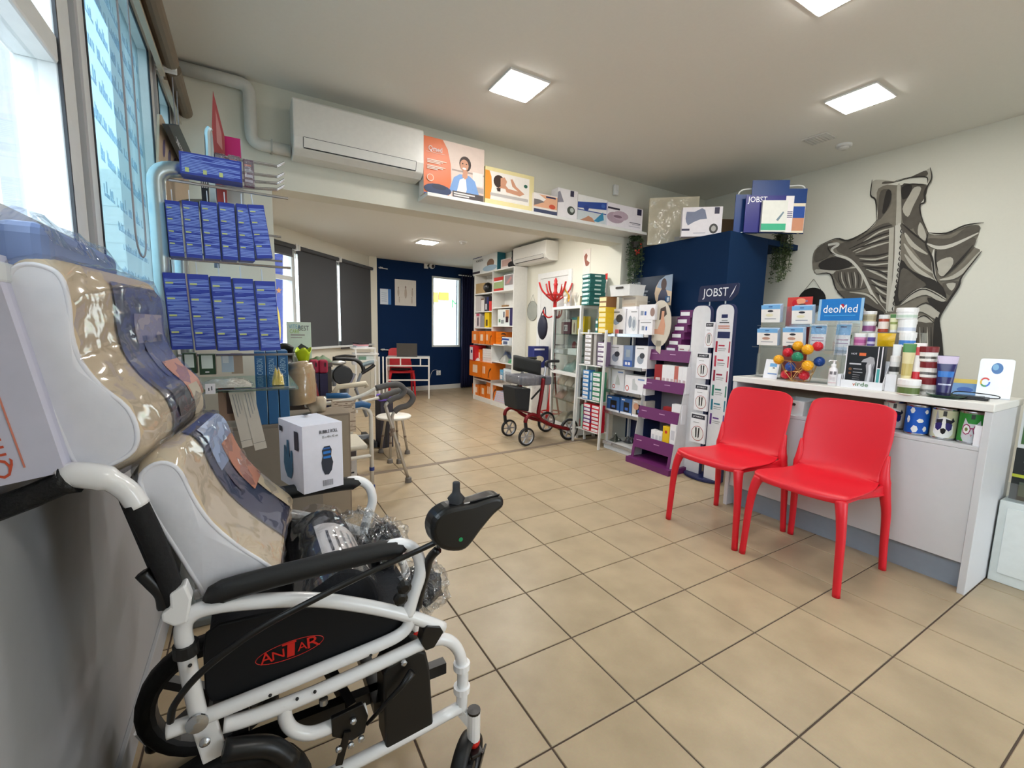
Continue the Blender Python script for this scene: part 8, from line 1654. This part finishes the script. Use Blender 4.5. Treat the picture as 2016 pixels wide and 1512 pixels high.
both('front_rail', [(440, 1427), (500, 1410), (620, 1363), (760, 1300), (840, 1264), (878, 1259), (903, 1282), (911, 1330), (908, 1400)], R_, WF)
both('bent_bracket', [(562, 1380), (562, 1415), (580, 1438), (620, 1442), (690, 1412), (722, 1396)], R_*.95, WF)
both('bottom_tube', [(640, 1530), (760, 1470), (905, 1392)], R_, WF, sm=3)
for o in (Vector((0, 0, 0)), fo):
 P_ = [N(425, 1180)+o, N(440, 1163)+o, N(560, 1130)+o, N(700, 1096)+o, N(775, 1080)+o, N(787, 1086)+o]
 MB().tube(smooth_path(P_, 3), [.012]+[.021]*14+[.012], BK, 12).build('arm_pad', wc, smooth=True)
 MB().bar(N(398, 1408)+o, N(424, 1490)+o, .012, .040, WF).build('rear_post', wc, bevel=.003)
 MB().prism([N(u, v)+o+Vector((0, .012, 0)) for u, v in ((402, 1370), (398, 1290), (402, 1258), (430, 1238), (560, 1207), (660, 1198), (740, 1206), (795, 1224), (799, 1245), (775, 1258), (600, 1328), (440, 1388), (415, 1392))], (0, .010, 0), C(7, 10, 15, .6, var=.02, spec=.3)).build('side_panel', wc, bevel=.003)
 MB().lathe([(.020, -.011), (.020, .011)], C(20, 19, 19, .5), 14, Matrix.Translation(N(366, 1277)+o)).build('tube_clamp', wc)
 for u, v, r in ((390, 1410, .018), (405, 1446, .009)): MB().lathe([(r, -.006), (r, -.002), (r*.7, .0), (r*.3, .002), (.001, .002)], BOLT, 16, Matrix.Translation(N(u, v)+o-Vector((0, .022, 0))) @ Matrix.Rotation(math.pi/2, 4, 'X')).build('bolt', wc)
for u, v in ((374, 1310), (532, 1369), (585, 1376), (620, 1362), (730, 1290)): MB().ball(N(u, v, YN-.0135), .0035, BLACK, 8, 5).build('rivet_hole', wc)
e0, e1 = N(503, 1304, YN+.0112), N(637, 1256, YN+.0112); ec = (e0+e1)/2; ea = (e1-e0)/2; eb_ = Vector((-ea.z, 0, ea.x))*.30
LR = C(206, 30, 20, .45)
MB().tube([ec+ea*math.cos(t*.19635)+eb_*math.sin(t*.19635) for t in range(32)], .0007, LR, 5, closed=True).build('logo_ring', wc)
lo_ = Vector((-.92, -.06, 0)); xa = ea.normalized(); za = eb_.normalized()
def lt(s, f, size, w, dz=0.0): text(s, size, LR, wc, Matrix.Translation(ec+ea*f+za*dz-lo_-Vector((0, .001, 0))) @ Matrix((xa, za, xa.cross(za))).transposed().to_4x4(), wfit=w)
lt('A', -.70, .034, .022); lt('N', -.36, .026, .022, -.001); lt('T', -.02, .042, .026, .002); lt('A', .34, .026, .018, -.001); lt('R', .66, .036, .024)
MB().prism([ec+xa*(-.008)+za*(-.014)-Vector((0, .0015, 0)), ec+xa*.006+za*(-.014)-Vector((0, .0015, 0)), ec+xa*.009+za*.014-Vector((0, .0015, 0)), ec+xa*(-.005)+za*.014-Vector((0, .0015, 0))], (0, .0006, 0), LR).build('logo_block', wc)
for o in (Vector((0, 0, 0)), fo):
 MB().tube(smooth_path([N(352, 1200)+o, N(335, 1150)+o, N(300, 1060)+o, N(266, 990)+o], 4), .017, C(13, 14, 18, .8, bump=.3, scale=60), 10).build('back_sleeve', wc, smooth=True)
 MB().tube(smooth_path([N(272, 996)+o, N(250, 966)+o, N(210, 943)+o, N(150, 935)+o, N(130, 942)+o], 4), [.017]*8+[.021]*9, WF, 10).build('back_tube', wc, smooth=True)
 MB().tube([N(140, 942)+o, N(118, 953)+o, N(60, 978)+o, N(-40, 1015)+o], [.026, .0185, .0185, .0185], C(10, 12, 14, .5, bump=.5, scale=90), 12).build('push_grip', wc, smooth=True)
 MB().prism([N(u, v)+o-Vector((0, .02, 0)) for u, v in ((336, 1160), (368, 1140), (380, 1168), (372, 1215), (345, 1222), (322, 1212), (320, 1198), (338, 1185))], (0, .03, 0), WF).build('hinge_plate', wc, bevel=.004)
 MB().tube(smooth_path([N(325, 1195)+o, N(320, 1170)+o, N(300, 1148)+o, N(280, 1128)+o], 4), .012, BKG, 8).build('release_lever', wc, smooth=True)
def bkf(s, t): a = N(345, 1190).lerp(N(258, 985), t); return Vector((a.x-.012*math.sin(math.pi*s)-.008, YN+.01+(YFR-YN-.02)*s, a.z))
MB().grid(bkf, 10, 8, C(26, 28, 34, .8, bump=.3, scale=60)).build('back_canvas', wc, smooth=True, solid=.02)
zseat = N(600, 1330).z+.02
MB().box((-1.13, YN+.02, zseat), (-.70, YFR-.02, zseat+.05), C(30, 32, 38, .8, bump=.3, scale=60)).build('seat', wc, bevel=.018, seg=3)
for y in (YN+.07, YFR-.07): MB().bar((-1.12, y, .30), (-.62, y, .30), .025, .03, BKG).build('chassis_rail', wc)
for x in (-1.08, -.80): MB().bar((x, YN+.02, .30), (x, YFR-.02, .30), .03, .03, BKG).build('cross_member', wc)
MB().bar((-.86, YN+.05, .30), (-.98, YFR-.05, .44), .02, .03, BKG).build('scissor_bar', wc); MB().bar((-.86, YFR-.05, .30), (-.98, YN+.05, .44), .02, .03, BKG).build('scissor_bar', wc)
for y in (YN+.03, YFR-.035):
 w_ = wheel(wc, (-1.115 if y < 0 else -1.155, y, .17), .17, .06, 'rear_wheel', 5, C(10, 10, 11, .8, bump=.3, scale=60), C(40, 40, 42, .5))
 MB().lathe([(.05, -.05), (.05, .05)], BKG, 16, Matrix.Translation((-1.115, y+.06*(1 if y < 0 else -1), .17)) @ Matrix.Rotation(math.pi/2, 4, 'X')).build('hub_motor', wc)
 MB().bar((-1.115, y+.05*(1 if y < 0 else -1), .17), (-1.08, y+.05*(1 if y < 0 else -1), .30), .03, .04, BKG).build('wheel_arm', wc)
MB().tube(smooth_path([N(440, 1478, YN-.02), N(500, 1470, YN-.02), N(540, 1473, YN-.02), N(575, 1498, YN-.02)], 3), .02, C(10, 13, 18, .35), 8).build('mudguard', wc, smooth=True)
bpts = [(752, 1325), (762, 1306), (822, 1274), (836, 1278), (843, 1310), (851, 1425), (845, 1432), (768, 1474), (757, 1468)]
for o in (Vector((0, -.012, 0)), fo-Vector((0, .06, 0))): MB().prism([N(*p)+o for p in bpts], (0, .07, 0), C(9, 10, 12, .45)).build('battery_case', wc, bevel=.006, seg=3)
MB().prism([N(u, v)-Vector((0, .016, 0)) for u, v in ((650, 1406), (712, 1376), (722, 1400), (715, 1432), (690, 1448), (652, 1440))], (0, .012, 0), BKG).build('brake_plate', wc, bevel=.002)
for u, v in ((692, 1406), (707, 1440), (664, 1460), (687, 1452), (668, 1503), (790, 1294)): MB().lathe([(.007, -.006), (.007, -.001), (.004, .002), (.001, .002)], BOLT, 12, Matrix.Translation(N(u, v)-Vector((0, .024, 0))) @ Matrix.Rotation(math.pi/2, 4, 'X')).build('bolt', wc)
MB().bar(N(684, 1440, YN-.02), N(667, 1505, YN-.02), .006, .014, BKG).build('brake_link', wc)
MB().tube([N(722, 1426, YN-.03), N(790, 1352, YN-.03), N(812, 1322, YN-.03)], [.004, .006, .010], BKG, 8).build('brake_lever', wc, smooth=True)
MB().prism([N(u, v)-Vector((0, .018, 0)) for u, v in ((829, 1235), (836, 1224), (862, 1226), (868, 1236), (850, 1266), (834, 1272), (824, 1258)) ], (0, .03, 0), BKG).build('latch', wc, bevel=.002)
MB().lathe([(.009, -.006), (.009, .006)], BOLT, 10, Matrix.Translation(N(637, 1380))).build('stud', wc)
for u, v in ((792, 1150), (785, 1172)): MB().lathe([(.016, -.008), (.016, 0), (.009, .004), (.001, .004)], BKG, 12, Matrix.Translation(N(u, v)-Vector((0, .018, 0))) @ Matrix.Rotation(math.pi/2, 4, 'X')).build('arm_clamp', wc)
for o in (Vector((0, 0, 0)), fo):
 for v in (1310, 1355): MB().lathe([(.021, -.008), (.021, .008)], WF, 14, Matrix.Translation(N(909, v)+o)).build('clamp_ring', wc)
 cpt = N(926, 1410)+o; cpt.y -= .02
 MB().lathe([(.017, -.045), (.017, .03)], WF, 14, Matrix.Translation(cpt)).build('caster_post', wc, smooth=False); MB().lathe([(.017, .030), (.017, .036), (.001, .037)], BKG, 14, Matrix.Translation(cpt)).build('post_cap', wc)
 MB().lathe([(.015, -.062), (.017, -.055), (.015, -.046)], LR, 14, Matrix.Translation(cpt)).build('red_spring', wc)
 MB().bar(N(908, 1398)+o, cpt-Vector((0, 0, .01)), .02, .02, WF).build('caster_bracket', wc)
 wcx = Vector((cpt.x-.02, cpt.y, .075))
 fa = .75; fs_, ff = Vector((math.sin(fa), -math.cos(fa), 0)), Vector((math.cos(fa), math.sin(fa), 0))
 for s in (-1, 1): MB().prism([cpt+fs_*s*.028+ff*.012+Vector((0, 0, -.062)), cpt+fs_*s*.028-ff*.018+Vector((0, 0, -.062)), wcx+fs_*s*.028-ff*.016-Vector((0, 0, .02)), wcx+fs_*s*.028+ff*.016-Vector((0, 0, .02))], fs_*s*.005, BKG).build('fork_leg', wc, bevel=.002)
 MB().box((cpt.x-.02, cpt.y-.032, cpt.z-.072), (cpt.x+.016, cpt.y+.032, cpt.z-.062), BKG).build('fork_crown', wc, bevel=.003)
 wheel(wc, wcx, .075, .04, 'caster_wheel', 5, C(16, 16, 18, .5), C(60, 60, 64, .4), ang=.75)
MB().tube([N(305, 1470, YFR-.0), Vector((N(305, 1470, YFR).x-.03, YFR, .10)), Vector((-1.30, YFR, .05))], .012, WF, 8).build('anti_tip_tube', wc); MB().ball((-1.30, YFR, .045), .02, BKG, 10, 8).build('anti_tip_cap', wc, smooth=True)
YJ = -.345
def J2(u, v, d=0.0): return PY(u, v, YJ+d)
hs = [(849, 1045), (858, 1020), (880, 1003), (905, 996), (935, 990), (965, 980), (985, 977), (994, 985), (992, 1000), (975, 1015), (950, 1045), (925, 1078), (905, 1088), (875, 1085), (855, 1070)]
MB().prism([J2(*p, -.022) for p in smooth_path([Vector((u, v, 0)) for u, v in hs], 3, True) for p in [(p.x, p.y)]], (0, .052, 0), C(11, 12, 14, .3)).build('controller_body', wc, smooth=False, bevel=.012, seg=4)
jx = J2(898, 1002, .004)
MB().lathe([(.021, -.008), (.022, 0), (.018, .003), (.021, .006), (.018, .010), (.021, .014), (.016, .018), (.020, .026), (.010, .038), (.0085, .046), (.0085, .062), (.007, .064), (.001, .064)], C(36, 38, 42, .6), 20, Matrix.Translation(jx)).build('joystick', wc, smooth=True)
pq = [J2(930, 993, -.01), J2(985, 975, -.01), J2(989, 977, .02), J2(936, 994, .02)]
pz0 = J2(925, 990, 0)
MB().prism([J2(925, 994, -.018)+Vector((0, 0, .006)), J2(984, 977, -.018)+Vector((0, 0, .004)), J2(984, 977, .022)+Vector((0, 0, .004)), J2(925, 994, .022)+Vector((0, 0, .006))], (0, 0, .0025), C(34, 36, 40, .4)).build('key_panel', wc)
for k, (u, v, d) in enumerate(((935, 990, -.008), (946, 987, .008), (950, 986, -.008), (960, 983, .008), (965, 982, -.006), (974, 979, .008))):
 p = J2(u, v, d); p.z = J2(925, 994).z+.0075+(J2(984, 977).z-.0+.006-J2(925, 994).z-.0075)*((p.x-J2(925, 994).x)/(J2(984, 977).x-J2(925, 994).x))+.0022
 MB().tube([p+Vector((.004*math.cos(t*.785), .004*math.sin(t*.785), 0)) for t in range(8)], .0005, PAPER, 4, closed=True).build('key_mark', wc)
MB().lathe([(.001, 0), (.005, 0), (.005, .001), (.001, .001)], C(30, 150, 90, .4), 12, Matrix.Translation(J2(907, 1062, -.0225)) @ Matrix.Rotation(math.pi/2, 4, 'X')).build('green_dot', wc)
MB().tube(smooth_path([J2(862, 1082, .01), J2(846, 1100, .03), J2(838, 1130, .045), J2(828, 1165, .05), J2(822, 1195, .05)], 3), .010, BKG, 8).build('controller_arm', wc, smooth=True)
MB().tube(smooth_path([N(336, 1420, YN-.02), N(345, 1385, YN-.035), N(400, 1320, YN-.04), N(500, 1245, YN-.04), N(600, 1190, YN-.04), N(720, 1130, YN-.035), N(810, 1090, YN-.03), N(862, 1066, YN-.04)], 5), .0062, BKG, 8).build('cable', wc, smooth=True)
# ================================================================ PILLOWS ON THE WHEELCHAIR
def pillow(lb, prof, y0, length, shear, card, sides):
 P_ = [PY(u, v, y0) for u, v in prof]; P_ = smooth_path(P_, 3, True); n = len(P_)
 c0 = sum(P_, Vector())/n; r_ = thing('contour_pillow', lb, 'pillow', c0-Vector((0, 0, .1)))
 nr = []
 for i in range(n):
  d = P_[(i+1) % n]-P_[i-1]; v_ = Vector((-d.z, 0, d.x)).normalized(); nr.append(v_)
 if sum((P_[i]-c0).dot(nr[i]) for i in range(n)) < 0: nr = [-v_ for v_ in nr]
 def at(i, t, g_=0.0):
  p = P_[i % n]; e = 1-.10*(1-min(1, min(t, 1-t)/.06))**2
  q_ = c0+(p-c0)*e+nr[i % n]*g_; return Vector((q_.x+shear*t, y0+length*t, q_.z))
 ts = [0, .01, .03, .06, .2, .4, .6, .8, .94, .97, .99, 1]
 foam = C(216, 198, 166, .75, bump=.04, scale=25); edge = C(246, 246, 250, .7, bump=.1, scale=40)
 mb = MB(); vs = [at(i, t) for t in ts for i in range(n)]
 mb.add(vs, [[k*n+i, k*n+(i+1) % n, (k+1)*n+(i+1) % n, (k+1)*n+i] for k in range(len(ts)-1) for i in range(n)], foam); mb.build('cover', r_, smooth=True)
 for t, nm in ((0, 'end_gusset'), (1, 'end_gusset')):
  m2 = MB(); ring = [at(i, t) for i in range(n)]; cc = sum(ring, Vector())/n; m2.add([p+Vector((0, -.004 if t == 0 else .004, 0)) for p in ring]+[cc+Vector((0, -.012 if t == 0 else .012, 0))], [[i, (i+1) % n, n] for i in range(n)], edge); m2.build(nm, r_, smooth=True)
 MB().tube([at(i, 0)+Vector((0, -.003, 0)) for i in range(n)], .004, edge, 6, closed=True).build('piping', r_, smooth=True)
 i0, i1, t0, t1 = card
 for (a, b, c, d, m_, g_) in [(i0, i1, t0, t1, C(52, 54, 84, .3), .004)]+sides:
  mm = MB(); k = max(2, b-a); mm.grid(lambda s, t: at(a+int(round(s*k)), c+(d-c)*t, g_), k+1, 8, m_); mm.build('photo_card', r_, smooth=True)
 wrap = CLEAR('pillow_wrap', (.98, .98, 1), .04, .08, .14, 10, .05, (.85, .88, .95))
 def bump_(i, t): return .007+.003*math.sin(i*1.7+t*9)+.002*math.sin(i*.6+t*31)
 mw = MB(); tw = [-.02+1.04*k/14 for k in range(15)]; mw.add([at(i, min(1, max(0, t)), bump_(i, t))+Vector((0, length*(min(0, t)+max(0, t-1)), 0)) for t in tw for i in range(n)], [[k*n+i, k*n+(i+1) % n, (k+1)*n+(i+1) % n, (k+1)*n+i] for k in range(14) for i in range(n)], wrap)
 ring = [at(i, 0, .008)+Vector((0, -.02, 0)) for i in range(n)]; o_ = len(mw.v); mw.v += ring+[sum(ring, Vector())/n]; 
 for i in range(n): mw.f.append([o_+i, o_+(i+1) % n, o_+n]); mw.m.append(0)
 mw.build('plastic_wrap', r_, smooth=True); return r_
SK = C(186, 126, 104, .4); BG = C(150, 170, 206, .35)
up = [(5, 520), (40, 497), (95, 508), (122, 535), (135, 590), (140, 650), (160, 710), (205, 765), (262, 812), (283, 862), (275, 902), (230, 932), (165, 945), (130, 890), (60, 720), (5, 590)]
pillow('clear wrapped contour pillow upright on the wheelchair back, card half way along', up, -.27, .47, .05, (9, 31, .36, 1.0), [(16, 22, .62, .98, C(40, 48, 92, .3), .006), (20, 26, .7, .98, SK, .007), (13, 17, .55, .95, C(150, 140, 150, .3), .006), (23, 30, .45, .72, C(60, 58, 66, .3), .006), (24, 30, .72, .9, C(190, 180, 160, .3), .0075)])
lo2 = [(262, 935), (285, 902), (320, 895), (350, 915), (378, 972), (420, 1030), (480, 1080), (536, 1116), (546, 1132), (480, 1160), (410, 1182), (394, 1165), (340, 1080), (295, 1010)]
pillow('clear wrapped contour pillow leaning on the wheelchair seat under the other', lo2, -.27, .42, .05, (5, 25, .36, 1.0), [(7, 13, .45, .98, BG, .006), (11, 17, .66, .98, SK, .007), (13, 16, .5, .64, C(90, 84, 100, .3), .006), (17, 24, .78, .97, C(206, 190, 160, .3), .0075)])
# ================================================================ OTHER THINGS ON AND AROUND THE WHEELCHAIR
za_ = N(640, 1110).z+.008
w = .117; X = LM(PZ(599, 974, za_)+Vector((math.cos(.3)*w/2-math.sin(.3)*.085, math.sin(.3)*w/2+math.cos(.3)*.085, 0)), .3)
bb_ = carton('roller_carton', 'white carton with a blue foam roller printed on its front', 'carton', X, (w, .17, PPL(600, 840, X.translation-X.to_3x3() @ Vector((0, .085, 0)), X.to_3x3() @ Vector((0, 1, 0))).z-za_), C(232, 230, 240, .4), [
 ('f', 'txt', 'BUBBLE ROLL', .64, .88, .014, INK, w*.46), ('f', 'txt', '55 x 40 x 45 cm', .68, .80, .010, GREY, w*.4),
 ('f', 'poly', [(.46, .60), (.52, .66), (.66, .66), (.71, .60), (.69, .50), (.74, .40), (.70, .28), (.62, .22), (.52, .23), (.46, .32), (.44, .42), (.48, .52)], C(16, 24, 44, .4)), ('f', .49, .68, .545, .585, C(30, 116, 196, .4)), ('f', .49, .68, .475, .51, C(30, 116, 196, .4)), ('f', .49, .66, .615, .64, C(30, 90, 160, .4)),
 ('l', .06, .2, .82, .9, INK), ('l', .70, .86, .62, .90, C(40, 38, 56, .4)), ('l', 'poly', [(.22, .34), (.26, .62), (.32, .62), (.34, .44), (.38, .72), (.46, .72), (.48, .44), (.54, .58), (.60, .58), (.60, .28), (.52, .14), (.36, .14), (.26, .24)], C(36, 96, 130, .4))]+[('f', .46+.018*k, .46+.018*k+(.006 if k % 3 else .011), .06, .15, INK) for k in range(14)]+[('t', .5, .62, .72, .86, INK)])
rc3 = thing('roll_cushion', 'black half roll cushion with a white paper label in clear plastic', 'cushion', (-.86, -.05, zseat+.05))
rr3 = .088; rcx, rcz = -.875, zseat+.052
MB().prism([(rcx+rr3*math.cos(t*math.pi/14), YN+.06, rcz+rr3*1.25*math.sin(t*math.pi/14)) for t in range(15)], (0, YFR-YN-.10, 0), C(26, 28, 34, .7, bump=.2, scale=80)).build('cushion', rc3, bevel=.01)
MB().grid(lambda s, t: Vector((rcx+(rr3+.002)*math.cos(.35+1.5*s), YN+.12+.20*t, rcz+(rr3*1.25+.002)*math.sin(.35+1.5*s))), 12, 3, C(226, 220, 216, .5)).build('paper_label', rc3, smooth=True)
for k in range(5): MB().grid(lambda s, t, k=k: Vector((rcx+(rr3+.0028)*math.cos(1.6-.2*k-.07*s), YN+.15+.12*t, rcz+(rr3*1.25+.0028)*math.sin(1.6-.2*k-.07*s))), 3, 2, INK if k < 2 else GREY).build('label_print', rc3)
MB().grid(lambda s, t: Vector((rcx+(rr3+.010+.004*math.sin(s*20+t*13))*math.cos(math.pi*s), YN+.03+(YFR-YN-.05)*t, rcz+(rr3*1.25+.010+.004*math.sin(s*17+t*23))*math.sin(math.pi*s))), 24, 20, CLEAR('pillow_wrap', (.98, .98, 1), .04, .08, .14, 10, .05, (.85, .88, .95))).build('plastic_wrap', rc3, smooth=True)
def crumple(lb, c, sx, sy, sz, seed, core=None):
 r_ = thing('plastic_bag', lb, 'bag', c); q_ = random.Random(seed); k = [q_.uniform(0, 6) for _ in range(6)]
 def f(s, t, g_=1.0):
  a, b = 2*math.pi*s, math.pi*t; d = Vector((math.sin(b)*math.cos(a), math.sin(b)*math.sin(a), math.cos(b))); m_ = g_*(1+.16*math.sin(5*a+k[0])*math.sin(4*b+k[1])+.12*math.sin(9*a+k[2]+3*b)+.08*math.sin(13*b+k[3]+2*a))
  return Vector((c[0]+d.x*sx*m_, c[1]+d.y*sy*m_, c[2]+d.z*sz*m_))
 MB().grid(f, 28, 16, CLEAR('crumpled_film', (.97, .98, .99), .10, .08, 1.0, 30), closed_u=True).build('film', r_)
 if core: MB().grid(lambda s, t: f(s, t, .72), 20, 12, core, closed_u=True).build('contents', r_, smooth=True)
crumple('crumpled clear plastic bag with black parts at the front of the wheelchair seat', (-.72, -.02, zseat+.09), .065, .10, .06, 3, C(30, 30, 34, .6))
crumple('crumpled clear plastic bag hanging beside the joystick arm', (-.665, -.20, zseat+.04), .06, .07, .06, 5, C(60, 60, 64, .6))
crumple('crumpled clear plastic bag beyond the roll cushion', (-.77, .09, zseat+.10), .06, .06, .05, 8)
qb = thing('brand_carton', 'large white carton with orange vertical lettering by the window', 'carton', mat=LM((-1.325, -.31, .945), .0, Matrix.Rotation(-.16, 4, 'Y')))
MB().box((-.03, 0, 0), (.045, .30, .33), C(214, 214, 232, .45)).build('carton', qb, local=True)
text('Qmed', .07, C(214, 90, 60, .45), qb, Matrix.Translation((-.017, -.001, .06)) @ Matrix((Vector((0, 0, 1)), Vector((-1, 0, 0)), Vector((0, -1, 0)))).transposed().to_4x4(), wfit=.10, hfit=.024)
MB().box((.004, -.0012, .02), (.006, -.0004, .13), C(224, 140, 120, .45)).build('text_print', qb, local=True)
bp_ = thing('wrapped_pack', 'pale blue pack in clear plastic behind the upper pillow', 'pack', (-1.30, .0, 1.05))
MB().box((-1.352, -.26, 1.0), (-1.285, .16, 1.335), C(120, 140, 186, .4)).build('pack', bp_, bevel=.02, seg=3)
MB().grid(lambda s, t: Vector((-1.275-.07*t, -.28+.46*s, 1.30+.05*math.sin(t*3)+.012*math.sin(s*17)*math.sin(t*7))), 20, 8, CLEAR('crumpled_film', (.97, .98, .99), .10, .08, 1.0, 30)).build('film', bp_, smooth=True)
flush_text()
